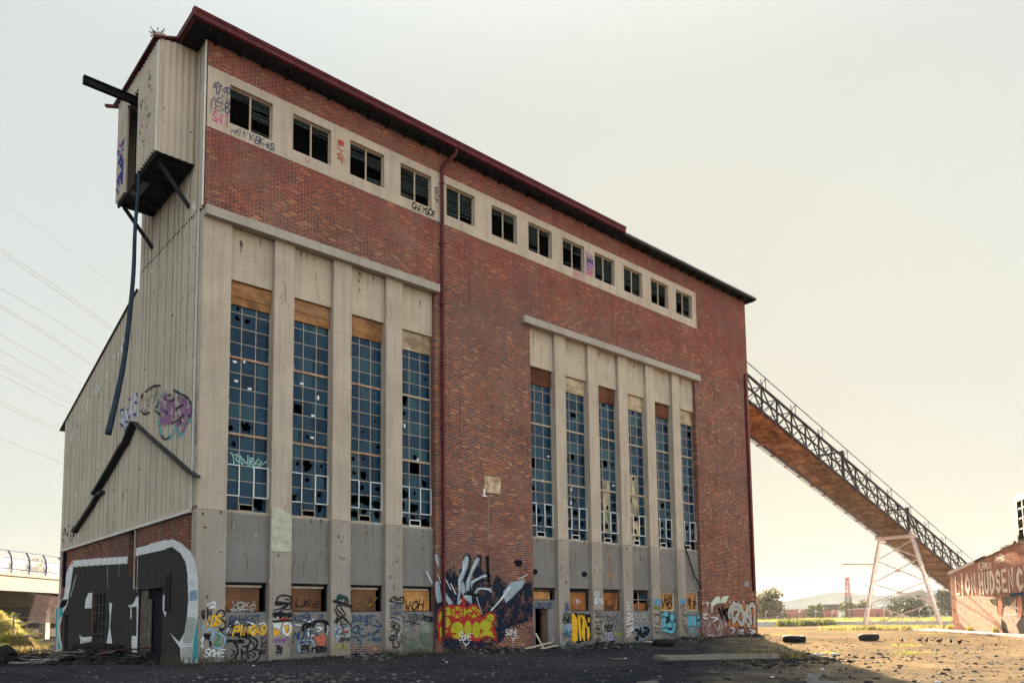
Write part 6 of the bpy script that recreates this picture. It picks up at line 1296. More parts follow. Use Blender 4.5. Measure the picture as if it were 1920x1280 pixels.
# tyres
rub=plain('tyre_rubber',(.016,.016,.018),.75,.3,9)
def tyre(u,d,label,rx=0,rz=0,sc=1):
    p=gd(u,d); mb=MB(); n=28;k=10;R0,r0=.30*sc,.13*sc; vs=[];fs=[]
    for i in range(n):
        a=2*math.pi*i/n
        for j in range(k):
            b_=2*math.pi*j/k; rr_=R0+r0*.8*math.cos(b_); zz=r0*math.copysign(abs(math.sin(b_))**.6,math.sin(b_)); tre=.008 if (i%2 and math.cos(b_)>.6) else 0
            vs.append(((rr_+tre)*math.cos(a),(rr_+tre)*math.sin(a),zz+r0))
    for i in range(n):
        for j in range(k): fs.append((i*k+j,((i+1)%n)*k+j,((i+1)%n)*k+(j+1)%k,i*k+(j+1)%k))
    mb.add(vs,fs); o=thing_mesh(mb,'tyre',rub,label,'tyre','old tyres dumped about the yard',True); o.location=(p.x,p.y,hgt(p.x,p.y)-.02); o.rotation_euler=(rx,0,rz); return o
tyre(1487,43.5,'black tyre lying flat in sunlit dirt near the building corner',.03,0,1.55); tyre(1627,46.5,'black tyre lying flat in the open sunlit dirt, farther from the building',-.03,1,1.45)
tyre(1243,42.0,'worn black tyre in shadow by the foot of the blue painted bay',.0,.3,1.5)
# planks by the door
pk=plain('pale_bare_plank',(.48,.42,.34),.8,.3,8,stretch=(1,1,6))
for (a,b_,w_,lb) in (((15.0,-1.5,.18),(17.15,-1.0,.40),.16,'longest pale plank leaning down from the doorway sill'),((17.15,-.5,.1),(17.0,-.12,.85),.12,'short pale plank standing against the wall left of the door'),((15.8,-1.75,.16),(17.4,-1.25,.26),.12,'thin pale plank lying below the long one')):
    mb=MB(); mb.bar(a,b_,w_,.04); thing_mesh(mb,'plank',pk,lb,'plank','planks by the doorway')
for i,(x,y,s,lb) in enumerate(((17.6,-1.0,.3,'concrete lump under the leaning plank'),(18.7,-.9,.42,'largest concrete block before the doorway'),(19.9,-1.1,.28,'broken concrete lump right of the doorway'))):
    mb=MB(); mb.lump((0,0,0),s,s*.7,s*.55,i+20,n=6,rough=.25); o=thing_mesh(mb,'concrete_lump',stone,lb,'rubble'); o.location=(x,y,hgt(x,y)+.12)
mb=MB(); mb.box(-.9,.9,-.2,.2,0,.04); o=thing_mesh(mb,'sheet_scrap',stonew,'pale flat board lying at the wall foot left of the shadowed tyre','board'); o.location=(25.6,-1.0,.17); o.rotation_euler=(.05,.02,.1)
for (u,d,sx,lb) in ((1210,18.9,.55,'long pale scrap lying in the shaded mid yard'),(1155,29.,.3,'small pale scrap in the shade nearer the wall')):
    p=gd(u,d); mb=MB(); mb.lump((0,0,0),sx,.14,.04,3,n=8); o=thing_mesh(mb,'scrap',stone,lb,'scrap'); o.location=(p.x,p.y,hgt(p.x,p.y)+.05)
# stones bottom left-centre
for i,(u,d,s,lb) in enumerate(((683,17.5,.17,'pale rounded stone in the left foreground'),(690,16.4,.2,'darker stone just in front of the pale rounded one'))):
    p=gd(u,d); mb=MB(); mb.lump((0,0,0),s,s*.8,s*.7,i+40,n=8,rough=.15); o=thing_mesh(mb,'stone',stone,lb,'stone',smooth=True); o.location=(p.x,p.y,hgt(p.x,p.y)+.07)
# burnt debris heap at the left
bk=plain('charred_debris',(.014,.013,.015),.85,.6,5)
mb=MB(); rr=random.Random(31)
for i in range(760):
    u=rr.gauss(205,45) if i<480 else rr.uniform(-20,210); d=rr.gauss(31.5,1.4); p=gd(u,d); hh=.75*math.exp(-((u-205)/70)**2-((d-31.5)/1.6)**2); s=rr.uniform(.06,.3)
    mb.lump((p.x,p.y,hgt(p.x,p.y)+hh*rr.random()),s,s*.7,s*.35,i,rr.uniform(0,3),n=6,m=0 if rr.random()<.86 else 1)
for i in range(170):
    p=gd(rr.gauss(180,70),rr.gauss(31.2,1.2)); a=rr.uniform(0,3.14); l=rr.uniform(.3,.9); z=rr.uniform(.15,.5); mb.bar((p.x,p.y,z),(p.x+math.cos(a)*l,p.y+math.sin(a)*l,z+rr.uniform(-.15,.15)),.05,.02,m=rr.choice((0,1,2)))
tag(mb.build('debris_heap',[bk,stoned,wd1]),'heap of black burnt debris before the painted side wall','debris',kind='stuff')
for (u,d,L1,lb,z,mt) in ((95,32.0,2.3,'white framed board on the ground left of the burnt heap',.12,stonew),):
    p=gd(u,d); mb=MB(); mb.box(-L1/2,L1/2,-.45,.45,0,.05); o=thing_mesh(mb,'door_panel',mt,lb,'board'); o.location=(p.x,p.y,hgt(p.x,p.y)+.1); o.rotation_euler=(.06,.02,-.6)
mb=MB()
for q in ((-1.2,-.5,1.2,-.5),(1.2,-.5,1.2,.5),(1.2,.5,-1.2,.5),(-1.2,.5,-1.2,-.5)): mb.bar((q[0],q[1],0),(q[2],q[3],0),.06,.08)
p=gd(75,31); o=thing_mesh(mb,'timber_frame',wd1,'pale rectangular window frame dumped at the far left','frame'); o.location=(p.x,p.y,hgt(p.x,p.y)+.1); o.rotation_euler=(.02,.04,-.5)
for i,(u0,d0,u1,d1,lb) in enumerate(((66,33.5,112,32.5,'thin pale rail lying behind the dumped window frame'),(105,30.6,172,31.5,'pale pole poking out of the burnt heap'),(188,30.2,310,32.2,'dull red bar lying across the burnt heap'))):
    a=gd(u0,d0,.32);b_=gd(u1,d1,.62 if i==2 else .45); a.z+=.2; mb=MB(); mb.tube([a,b_],.035,6); thing_mesh(mb,'metal_bar',MT['maroon'] if i==2 else wd1,lb,'bar')
mb=MB(); mb.lump((0,0,0),1.1,.5,.35,77,n=10,rough=.12); p=gd(178,32.6); o=thing_mesh(mb,'burnt_cushion',bk,'rounded black burnt cushion on top of the heap','cushion',smooth=True); o.location=(p.x,p.y,.5); o.rotation_euler=(0,0,-.5)
mb=MB(); rr=random.Random(2); mb.lump((0,0,.2),.9,.6,.4,8,n=9); mb.lump((.3,.1,.5),.5,.4,.3,9,n=8); mb.box(-.8,.2,-.5,.4,.1,.5)
p=gd(-4,30.5); o=thing_mesh(mb,'burnt_lump',bk,'black burnt lump cut by the left edge of the photo','debris'); o.location=(p.x,p.y,0)
mb=MB(); mb.box(-1.6,1.6,-.6,.6,0,.12); p=gd(112,37); o=thing_mesh(mb,'concrete_pad',stoned,'low dark concrete pad behind the burnt heap','slab'); o.location=(p.x,p.y,hgt(p.x,p.y)); o.rotation_euler=(0,0,-.7)
# birds
bm_=plain('dark_feathers',(.02,.018,.02),.8,.3,20)
for i,(u,v) in enumerate(((1689,1198),(1722,1202),(1734,1199),(1758,1199),(1780,1203),(1796,1203))):
    d=43-i*.5; p=gd(u,d); mb=MB(); mb.lump((0,0,.16),.17,.085,.09,1,n=8,rough=.05); mb.lump((.15,0,.27),.055,.05,.055,2,n=7,rough=.03); mb.bar((.19,0,.27),(.25,0,.26),.02); mb.bar((-.12,0,.17),(-.32,0,.13),.07,.02); mb.bar((.0,.03,.1),(.02,.03,.0),.012); mb.bar((.0,-.03,.1),(.02,-.03,.0),.012)
    o=thing_mesh(mb,'bird',bm_,'small dark bird on the sunlit dirt, number %s from the left of the flock'%('one','two','three','four','five','six')[i],'bird','dark birds feeding on the dirt',True); o.location=(p.x,p.y,hgt(p.x,p.y)); o.rotation_euler=(0,0,[3.6,5.6,4.,5.4,3.4,5.8][i]); o.scale=(.85,.85,.85)
# ================================================================= CONVEYOR
CV=empty('conveyor_gallery',(38.44,3,0),0,'rusty open truss conveyor gallery sloping down from the end wall of the power station','conveyor')
def cz(x): return 19.82-.2775*(x-38.44)
X0,X1=38.5,97.0; cvr=plain('conveyor_steel',(.050,.042,.050),.7,.4,4); cvf=plain('rusted_deck',(.20,.125,.078),.85,.5,1.6,col2=(.05,.028,.022),lo=.3,hi=.7); cvb=plain('brown_deck_sheet',(.25,.16,.10),.85,.45,.8,col2=(.07,.04,.028))
def cp(x,y,h): return (x-38.44,y-3,cz(x)+h)
mb=MB()
for y in (3.0,6.0):
    for h,t_ in ((.05,.17),(2.15,.16),(1.1,.12)): mb.bar(cp(X0,y,h),cp(X1,y,h),t_,t_)
for y in (2.6,):
    mb.bar(cp(X0,y,1.75),cp(X1,y,1.75),.05); mb.bar(cp(X0,y,2.75),cp(X1,y,2.75),.05)
mb.build('chord',cvr,CV)
mb=MB(); x=X0; i=0; P_=2.35
while x+P_<X1:
    for y in (3.0,6.0):
        mb.bar(cp(x,y,.05),cp(x,y,2.15),.12); mb.bar(cp(x,y,.05),cp(x+P_/2,y,1.1),.075); mb.bar(cp(x+P_/2,y,1.1),cp(x+P_,y,2.15),.075); mb.bar(cp(x,y,2.15),cp(x+P_/2,y,1.1),.085); mb.bar(cp(x+P_/2,y,1.1),cp(x+P_,y,.05),.085)
    mb.bar(cp(x,3,2.15),cp(x,6,2.15),.07); mb.bar(cp(x,3,2.15),cp(x+P_,6,2.15),.035); mb.bar(cp(x,3,1.1),cp(x+P_/2,6,1.1),.03)
    mb.bar(cp(x,3,.05),cp(x,3,2.75),.05) if i%2 else None
    if i%2: mb.bar(cp(x,2.6,2.75),cp(x,3,2.2),.04); mb.bar(cp(x,2.6,1.75),cp(x,2.6,2.75),.04)
    x+=P_; i+=1
mb.build('lattice',cvr,CV)
for xs_ in (59.5,74.0):
    mb=MB(); 
    for y in (3.0,6.0): mb.bar(cp(xs_,y,-.1),cp(xs_,y,2.7),.22); mb.bar(cp(xs_,y,2.5),cp(xs_+3.2,y,.1),.12)
    mb.bar(cp(xs_,3,2.6),cp(xs_,6,2.6),.16); mb.build('portal_frame',cvr,CV)
mb=MB(); mb.add([cp(X0,3.0,-.02),cp(X1,3.0,-.02),cp(X1,5.8,-.02),cp(X0,5.8,-.02),cp(X0,3.0,.0),cp(X1,3.0,.0),cp(X1,5.8,.0),cp(X0,5.8,.0)],[(3,2,1,0),(4,5,6,7),(0,1,5,4),(1,2,6,5),(2,3,7,6)])
mb.build('deck',cvf,CV)
mb=MB(); x=X0; rr=random.Random(6)
while x<X1-1.2:
    for j in range(3):
        if rr.random()<.7: a=3.15+j*.88; b0=x+rr.uniform(0,.1); mb.add([cp(b0,a,-.05),cp(b0+1.1,a,-.05),cp(b0+1.1,a+.8,-.05),cp(b0,a+.8,-.05)],[(0,1,2,3)])
    x+=1.2
mb.build('deck_sheet',cvb,CV)
mb=MB(); x=X0
while x<X1: mb.bar(cp(x,2.95,-.12),cp(x,6.35,-.12),.12,.14); x+=2.35
for y in (6.12,6.34): mb.bar(cp(X0,y,-.08),cp(X1,y,-.08),.05)
mb.build('cross_beam',plain('rusted_beam',(.19,.10,.065),.8,.4,3),CV)
# trestle
TR=empty('conveyor_trestle',(74,4.3,0),0,'tall pale splayed steel trestle with cross bracing under the conveyor','trestle')
tm=plain('pale_trestle_paint',(.60,.54,.54),.6,.3,3)
mb=MB(); T0,T1=(2.7,9.55),(5.98,9.55); Ba,Bb=(.35,-.1),(8.15,-.1)
def tl(s,z): # leg position at height z
    a,b_=(T0,Ba) if s==0 else (T1,Bb); t_=(z-b_[1])/(a[1]-b_[1]); return (0,b_[0]+(a[0]-b_[0])*t_-4.3,z)
for s in (0,1):
    for sg in (-.28,.28):
        q=MB(); p=tl(s,-.1); r_=tl(s,9.5); q.bar((sg*1.6,p[1],p[2]),(sg,r_[1],r_[2]),.16,.2) if sg<0 else q.bar((sg*1.2,p[1],p[2]),(sg,r_[1],r_[2]),.12,.16)
        q.build('leg',tm,TR)
mb=MB(); mb.box(-.35,.35,-2.0,2.1,9.5,9.8); mb.box(-.2,.2,-1.4,-1.0,9.8,10.05); mb.box(-.2,.2,1.2,1.6,9.8,10.05); mb.bar((0,-1.7,10.1),(0,1.9,10.1),.16,.2); mb.build('head_beam',tm,TR)
lv=[9.3,7.3,4.9,2.7,.2]
mb=MB()
for a,b_ in zip(lv,lv[1:]):
    mb.bar(tl(0,a),tl(1,b_),.08,.10); mb.bar(tl(1,a),tl(0,b_),.08,.10); 
mb.build('cross_brace',tm,TR)
mb=MB()
for a,b_ in zip(lv,lv[1:]): 
    p=tl(0,(a+b_)/2); mb.box(-.06,.06,-.28+(p[1]+tl(1,(a+b_)/2)[1])/2,.28+(p[1]+tl(1,(a+b_)/2)[1])/2,(a+b_)/2-.12,(a+b_)/2+.12)
mb.build('gusset',tm,TR)
mb=MB(); p=tl(1,7.0); mb.bar((0,p[1],6.95),(0,p[1]+3.6,7.15),.12,.14); mb.bar((0,p[1]+.1,6.3),(0,p[1]+.9,7.0),.07); mb.build('side_bracket',tm,TR)
mb=MB(); mb.bar((0,-.1,0),(0,-.1,1.4),.1); mb.bar((0,.25,0),(0,.25,1.4),.1); mb.bar((0,-.4,1.4),(0,.5,1.4),.2,.12); mb.build('centre_post',tm,TR)
# ================================================================= RIGHT BRICK BUILDING
RB=empty('brick_shed',(65.3,-3.5,-.05),R_(211),'low sunlit brick shed at the right edge with white block lettering','building')
brR=brickmat('sunlit_brick',[(0,(.38,.19,.145)),(.3,(.43,.22,.17)),(.6,(.32,.155,.12)),(.8,(.46,.26,.20)),(.92,(.25,.14,.12))],mortar=(.40,.31,.26))
mb=MB(); prof=[(0,5.2),(1.7,5.25),(18.4,6.35),(21,6.5),(40,7.6)]
def zr(u):
    for (a,za),(b_,zb) in zip(prof,prof[1:]):
        if a<=u<=b_: return za+(zb-za)*(u-a)/(b_-a)
us=[0,1.7,18.4,21,40]
for a,b_ in zip(us,us[1:]): mb.add([(a,0,-.3),(b_,0,-.3),(b_,0,zr(b_)),(a,0,zr(a))],[(0,1,2,3)])
mb.quad((0,9,-.3),(0,0,-.3),(0,0,5.2),(0,9,5.2)); mb.quad((0,9,-.3),(40,9,-.3),(40,9,7.6),(0,9,5.2)); mb.quad((40,0,-.3),(40,9,-.3),(40,9,7.6),(40,0,7.6))
mb.build('wall',brR,RB)
mb=MB()
for a,b_ in zip(us,us[1:]): mb.add([(a,.0,zr(a)),(b_,.0,zr(b_)),(b_,9,zr(b_)),(a,9,zr(a))],[(0,1,2,3)])
mb.build('roof',MT['tin'],RB)
mb=MB(); mb.bar((-.1,-.04,5.25),(8.5,-.04,5.72),.18,.22,up=(0,0,1)); mb.build('coping',MT['flash'],RB)
mb=MB(); mb.bar((8.5,-.04,5.74),(18.2,-.04,6.38),.16,.16); mb.build('verge_board',MT['steel'],RB)
# glazed lantern at its upper right
mb=MB(); mb.box(18.7,34,-.02,.3,6.2,6.35); mb.box(18.7,19.0,-.03,.25,6.35,9.2); mb.box(18.7,34,-.03,.25,9.0,9.4); mb.box(18.6,34,-.01,.2,6.35,6.5)
for i in range(9): x=19.9+i*1.55; mb.box(x,x+.14,-.02,.2,6.5,9.0)
for z in (7.1,7.8,8.45): mb.box(18.6,34,-.015,.15,z,z+.09)
lt=mb.build('glazed_lantern',plain('olive_frame',(.10,.09,.05),.7,.35,4),RB)
mb=MB(); mb.box(18.75,34,.26,.32,6.35,9.2); mb.build('dark_glazing',MT['black'],lt)
mb=MB(); rr=random.Random(5)
for i in range(9):
    for j in range(3):
        x=18.65+i*1.55;z=(6.5,7.6,8.7)[j]
        if rr.random()<.6: k=rr.uniform(.15,.4); mb.add([(x,.1,z),(x+1.2,.1,z),(x+1.2,.1,z+k),(x+.7,.1,z+k*.3),(x+.3,.1,z+k)],[(0,1,2,3,4)])
mb.build('broken_glass',paint('frosted_glass',(.6,.58,.45)),lt)
put_art(lambda s:s=='R',RB)
wp=paint_on_brick('whitewash_letters',(.80,.75,.68))
def block(txt,u0,u1,v0,v1,wd,lay,seed):
    mb=MB(); n=len(txt)
    rnd=random.Random(seed)
    for i,ch in enumerate(txt):
        cw=(u1-u0)/n; ou=u0+i*cw; gw=cw*.66; 
        for st in G[ch].split('|'):
            pts=[(int(st[k])/4,int(st[k+1])/6) for k in range(0,len(st)-1,2)]; pts=[(ou+wd*.5+x*(gw-wd*.3),v0+wd*.3+y*(v1-v0-wd*.6)) for x,y in pts]
            if ch=='I': pts=[(ou+cw*.42,v0),(ou+cw*.42,v1)]
            ribbon(mb,'R',pts,wd,.012+lay*.005+i*3e-4,0)
    return mb
mb=block('LION',1.7,8.4,3.16,4.85,.46,3,1); mb.build('block_lettering',wp,RB,label='white block word LION')
mb=block('HUDSEN',9.0,17.5,3.1,4.75,.42,3,2); mb.build('block_lettering',wp,RB,label='white block word HUDSEN')
mb=block('CX',17.9,20.9,3.05,4.65,.42,3,3); mb.build('block_lettering',wp,RB,label='white block letters cut by the picture edge')
mb=MB(); text(mb,'R','PURREX',9.0,5.0,12.6,5.45,.12,0,3,seed=5); text(mb,'R','ARBO',13.3,5.3,15.7,5.72,.12,0,3,seed=6); mb.build('graffiti_tag',wp,RB)
blades('shed_weeds',260,lambda r:((lambda u:(65.3-u*math.cos(R_(31))-.5*0+.25*0,-3.5-u*math.sin(R_(31))+.35))(r.choice([r.gauss(7,.5),r.gauss(13.5,.5),r.gauss(.3,.4)]))),.55,.03,[gg,gy],'green weeds at the foot of the brick shed',15)
mb=MB(); a=Vector((65.3,-3.5,0)); d1=Vector((-math.cos(R_(31)),-math.sin(R_(31)),0)); n1_=Vector((-d1.y,d1.x,0))*-1
q=[a+n1_*.2+d1*-6,a+n1_*.2+d1*30,a+n1_*1.6+d1*30,a+n1_*2.2+d1*-6]
mb.add([(p.x,p.y,.17) for p in q]+[(p.x,p.y,-.3) for p in q],[(0,1,2,3),(3,2,6,7),(2,1,5,6),(0,3,7,4)]); apr=mb.build('pavement',plain('pale_pavement',(.30,.25,.20),.9,.25,1.5)); tag(apr,'pale concrete apron along the brick shed','pavement',kind='structure')
# ================================================================= DISTANCE, RIGHT
def leaf_tree(name,base_,h,cw,label,cat,mats,seed,trunk_h=None,nl=2600,leaf=.35,cl=9,group=None,rec=0,sk=.75):
    rr=random.Random(seed); t=empty(name,base_,0,label,cat,group); th=trunk_h or h*.35
    tb=MB(); tb.tube([(0,0,-.2),(.03*h,.02*h,th*.6),(0,.03*h,th)],[h*.035,h*.028,h*.022],7)
    cs=[]
    for i in range(cl):
        a=rr.uniform(0,6.28); r=cw*rr.uniform(.15,.38); z=rr.uniform(th*1.02,h*.86); cs.append((Vector((math.cos(a)*r,math.sin(a)*r,z)),cw*rr.uniform(.16,.27)))
    for c,_ in cs: tb.tube([(0,.03*h,th*.95),tuple(c*.6+Vector((0,0,th*.3))),tuple(c)],[h*.016,h*.009,h*.004],5)
    tb.build('trunk',plain('tree_bark',(.11,.085,.07),.9,.4,6) if 'bark' not in MT else MT['bark'],t)
    mb=MB()
    for i in range(nl):
        c,r=rr.choice(cs); d=Vector((rr.gauss(0,1),rr.gauss(0,1),rr.gauss(0,.8))).normalized()*r*(rr.random()**.45); p=c+d; s=leaf*rr.uniform(.5,1.2)
        u=Vector((rr.gauss(0,1),rr.gauss(0,1),rr.gauss(0,.6))).normalized(); v=u.cross(Vector((rr.gauss(0,1),rr.gauss(0,1),rr.gauss(0,1)))).normalized()
        mb.add([p-u*s,p-v*s*.5,p+u*s,p+v*s*.5],[(0,1,2,3)],rr.randrange(len(mats)))
    mb.build('crown',mats,t); return t
MT['bark']=plain('tree_bark',(.11,.085,.07),.9,.4,6)
lf1=leafmat('gum_leaves',(.05,.055,.028),.12); lf2=leafmat('gum_leaves_light',(.13,.12,.05),.4); lf3=leafmat('bush_leaves',(.045,.062,.020),.14); lf4=leafmat('bush_leaves_light',(.15,.17,.04),.4)
leaf_tree('gum_tree',gd(1432,175),7.9,10.5,'gum tree beside the right end of the power station','tree',[lf1,lf2],41,2.6,4200,.36,14)
for (u,d,h,cw,lb,ms) in ((1528,205,4.6,4.5,'small bright green tree before the red sheds',[lf4,lf3]),(1602,215,4.5,7,'leafy bush at the foot of the lattice mast',[lf3,lf4]),(1620,213,5.2,5,'light green tree just left of the trestle',[lf4,lf3]),(1712,170,5.0,9.5,'broad dark bush framed by the trestle legs',[lf3,lf1]),(1785,170,6.6,6,'dark bush against the corner of the brick shed',[lf3,lf1]),(1500,260,3.2,5,'low dark bush left of the bright green tree',[lf1,lf3]),(1447,190,2.4,9,'low hedge under the gum tree',[lf1])):
    leaf_tree('bush',gd(u,d),h,cw,lb,'tree',ms,int(u),h*.12,2600,.40,14)
# warehouses
wm=plain('pale_warehouse_wall',(.50,.53,.53),.7,.06,.05); wr=plain('pale_warehouse_roof',(.55,.58,.60),.5,.08,.05,stretch=(1,1,1))
def shed(name,pts,y1off,label,roofpts=None):
    """pts: front outline (list of 3-D points), extruded along the view-away direction"""
    t=empty(name,tuple(pts[0]),0,label,'warehouse'); n=len(pts); o=Vector(pts[0]); off=Vector(y1off)
    fr=[Vector(p)-o for p in pts]; bk_=[p+off for p in fr]
    mb=MB(); mb.add(fr+bk_,[tuple(range(n)),(0,n-1,2*n-1,n),(n-1,n-2,2*n-2,2*n-1) if False else (1,0,n,n+1)]); mb.build('wall',wm,t)
    mb=MB()
    for i in range(1,n-2): mb.quad(fr[i],fr[i+1],bk_[i+1],bk_[i])
    mb.build('roof',wr,t)
    mb=MB()
    for i in range(1,n-2): mb.bar(fr[i]+Vector((0,0,.2)),fr[i+1]+Vector((0,0,.2)),.6,.8)
    mb.build('roof_edge',MT['flash'],t)
    mb=MB(); a_=fr[0];b_=fr[-1];k_=int((b_-a_).length/6)
    for i in range(1,k_):
        q=a_.lerp(b_,i/k_); u_=i/k_; hh=min((fr[1].z+(fr[2].z-fr[1].z)*u_/.5) if u_<.5 else (fr[2].z+(fr[-2].z-fr[2].z)*(u_-.5)/.5),99)-.9
        mb.bar(q-Vector((CF.x,CF.y,0))*.1,q-Vector((CF.x,CF.y,0))*.1+Vector((0,0,hh)),.12,.08)
    mb.build('cladding_joint',MT['tin'],t)
    mb=MB()
    for u_ in (.12,.3,.62,.8):
        q=a_.lerp(b_,u_)-Vector((CF.x,CF.y,0))*.15; mb.bar(q,q+Vector((0,0,4.2)),5,.1,up=tuple((b_-a_).normalized()))
    mb.build('roller_door',MT['steel'],t)
    return t
dd=420
def wp_(u,v,d): return at(u,v,d)
shed('warehouse',[gd(1455,dd),wp_(1455,1131,dd),wp_(1563,1110,dd+10),wp_(1700,1122,dd+25),gd(1700,dd+25)],(CF.x*80,CF.y*80,0),'wide pale grey warehouse with a low gable beyond the red sheds')
shed('warehouse',[gd(1650,dd-60),wp_(1650,1124,dd-60),wp_(1727,1105,dd-60),wp_(1830,1127,dd-40),gd(1830,dd-40)],(60,0,0),'pale blue roofed warehouse behind the trestle')
mb=MB(); pA=wp_(1727,1105,dd-62); pB=wp_(1830,1108,dd-42); pC=wp_(1830,1125,dd-42); pD=wp_(1765,1124,dd-60)
mb.add([pA,pB,pC,pD],[(0,1,2,3)]); mb.add([pA+Vector((3,3,-.6)),pB+Vector((3,3,-.6)),pC+Vector((3,3,-.6)),pD+Vector((3,3,-.6))],[(3,2,1,0)]); rf=mb.build('ribbed_roof_slope',plain('blue_ribbed_roof',(.42,.50,.58),.5,.35,.35,stretch=(1,1,.02))); tag(rf,'blue ribbed roof slope on the right hand warehouse','roof')
# red sheds
rm=plain('red_shed_wall',(.36,.095,.075),.8,.2,.3); 
for i,(u0,u1,d,v,lb) in enumerate(((1470,1518,230,1142,'long low red brick shed with a pale roof line'),(1533,1572,232,1141,'red shed right of the bright green tree'),(1632,1692,200,1141,'red shed seen between the trestle legs'))):
    a=gd(u0,d);b_=gd(u1,d+12); top=wp_(u0,v,d).z; t=empty('red_shed',a,0,lb,'shed','red sheds along the far side'); dv=b_-a; off=Vector((CF.x,CF.y,0))*15
    mb=MB(); c_=[Vector((0,0,0)),dv,dv+off,off]; mb.add([*(Vector((p.x,p.y,-.5)) for p in c_),*(Vector((p.x,p.y,top)) for p in c_)],[(0,1,5,4),(1,2,6,5),(3,0,4,7),(2,3,7,6)]); mb.build('wall',rm,t)
    mb=MB(); mb.add([Vector((p.x,p.y,top)) for p in c_]+[Vector((p.x,p.y,top+.3)) for p in c_],[(4,5,6,7),(0,1,5,4),(1,2,6,5),(3,0,4,7)]); mb.build('roof',MT['flash'],t)
    mb=MB(); rr=random.Random(i)
    for k in range(3): q=dv*(.2+.28*k)-Vector((CF.x,CF.y,0))*.06; mb.bar(q+Vector((0,0,.2)),q+Vector((0,0,1.7)),1.1,.1,up=tuple(dv.normalized()))
    mb.build('doorway',MT['steel'],t)
mb=MB(); a=gd(1550,236);b_=gd(1572,236); mb.bar(a+Vector((0,0,3.9)),b_+Vector((0,0,3.9)),6,1.8); thing_mesh(mb,'grey_annex',MT['steel'],'dark flat box building above the red sheds','building')
mb=MB(); a=gd(1645,215);b_=gd(1656,215); mb.bar(a+Vector((0,0,2.9)),b_+Vector((0,0,3.4)),2,1.4); thing_mesh(mb,'parked_van',paint('green_tarp',(.06,.25,.17)),'green covered load behind the red shed','van')
# lattice mast
MS=empty('lattice_mast',gd(1592,150),0,'slim red and white lattice mast standing beyond the yard','mast'); mw=plain('mast_red',(.42,.12,.10),.6,.2,2); mk=plain('mast_grey',(.06,.045,.045),.7,.2,2)
def seg(z0,z1,w0,w1,m,name):
    mb=MB(); k=max(2,int((z1-z0)/.75))
    for sx,sy in ((-1,-1),(1,-1),(1,1),(-1,1)): mb.bar((sx*w0,sy*w0,z0),(sx*w1,sy*w1,z1),.11)
    for i in range(k):
        za=z0+(z1-z0)*i/k; zb=z0+(z1-z0)*(i+1)/k; wa=w0+(w1-w0)*i/k; wb=w0+(w1-w0)*(i+1)/k; s_=1 if i%2 else -1
        for y in (-1,1): mb.bar((-s_*wa,y*wa,za),(s_*wb,y*wb,zb),.06); mb.bar((y*wa,-s_*wa,za),(y*wb,s_*wb,zb),.06)
        mb.bar((-wb,-wb,zb),(wb,-wb,zb),.06)
    mb.build(name,m,MS)
seg(0,5.2,.48,.40,mk,'mast_base'); seg(5.2,8.9,.34,.22,mw,'mast_top')
mb=MB(); mb.bar((0,0,-.05),(0,0,.3),2.6,2.6); mb.build('footing',stone,MS)
# fences & barriers, grass belts
mb=MB(); a=gd(1405,118);b_=gd(1452,118); mb.bar(a+Vector((0,0,.35)),b_+Vector((0,0,.35)),.4,.75); thing_mesh(mb,'concrete_barrier',MT['flash'],'pale concrete barrier right of the power station corner','barrier')
mb=MB(); a=gd(1560,120);b_=gd(1800,100); mb.bar(a+Vector((0,0,.3)),b_+Vector((0,0,.3)),.4,.6); thing_mesh(mb,'concrete_barrier',MT['flash'],'long low pale barrier beyond the trestle','barrier')
FN=empty('mesh_fence',gd(1405,150),0,'long wire mesh fence with angled post tops beyond the grass','fence'); o0=gd(1405,150); a=Vector((0,0,0)); e=gd(1800,140)-o0; L0=e.length; dn=e.normalized(); k=int(L0/3)
pm_=plain('galvanised',(.35,.34,.33),.6,.2,5)
q0=MB(); q0.bar((0,0,0),(0,0,2.2),.09); q0.bar((0,0,2.2),(-dn.y*.0+.25,-.35,2.55),.07); first=None
for i in range(k+1):
    if first is None: first=q0.build('post',pm_,FN); first.location=dn*(i*3)
    else:
        c_=first.copy(); C.objects.link(c_); c_.parent=FN; c_.location=dn*(i*3)
mb=MB()
for z in (.3,1.2,2.1): mb.bar((0,0,z),tuple(e+Vector((0,0,z))),.04)
mb.build('rail',pm_,FN)
def band(u0,u1,d0,d1): return lambda r:((lambda p:(p.x,p.y))(gd(r.uniform(u0,u1),r.uniform(d0,d1))))
blades('far_grass',9000,band(1400,1820,122,190),.95,.10,[gy,gy,gg],'belt of tall dry grass beyond the yard on the right',21)
blades('edge_scrub',2600,band(1458,1565,112,124),.9,.10,[gdk,gg,gb],'dark green scrub before the grass belt',22)
blades('trestle_grass',3600,lambda r:(74+r.gauss(0,1.6),r.uniform(-3.2,12.0)),.50,.04,[gy,gg,gy],'yellow grass round the feet of the trestle',23)
def patches(r):
    u,d=r.choice([(1695,38.5),(1740,58),(1470,60),(1540,33),(1705,32.5),(1600,70),(1500,72)]); p=gd(u+r.gauss(0,18),d+r.gauss(0,.9)); return p.x,p.y
blades('grass_patch',1700,patches,.10,.015,[gy,gg],'thin yellow grass patches in the sunlit dirt',24)
for i,(u,d,lb) in enumerate(((1530,31.3,'larger pink-white rag on the sunlit dirt'),(1562,31.0,'smaller pink-white rag right of the larger one'),(1549,75,'pale plastic scrap far out in the dirt'))):
    p=gd(u,d); mb=MB(); mb.lump((0,0,.03),.42 if i==0 else .2,.16,.07,i+60,n=9,rough=.4); o=thing_mesh(mb,'rag',stonew,lb,'litter',smooth=True); o.location=(p.x,p.y,hgt(p.x,p.y))
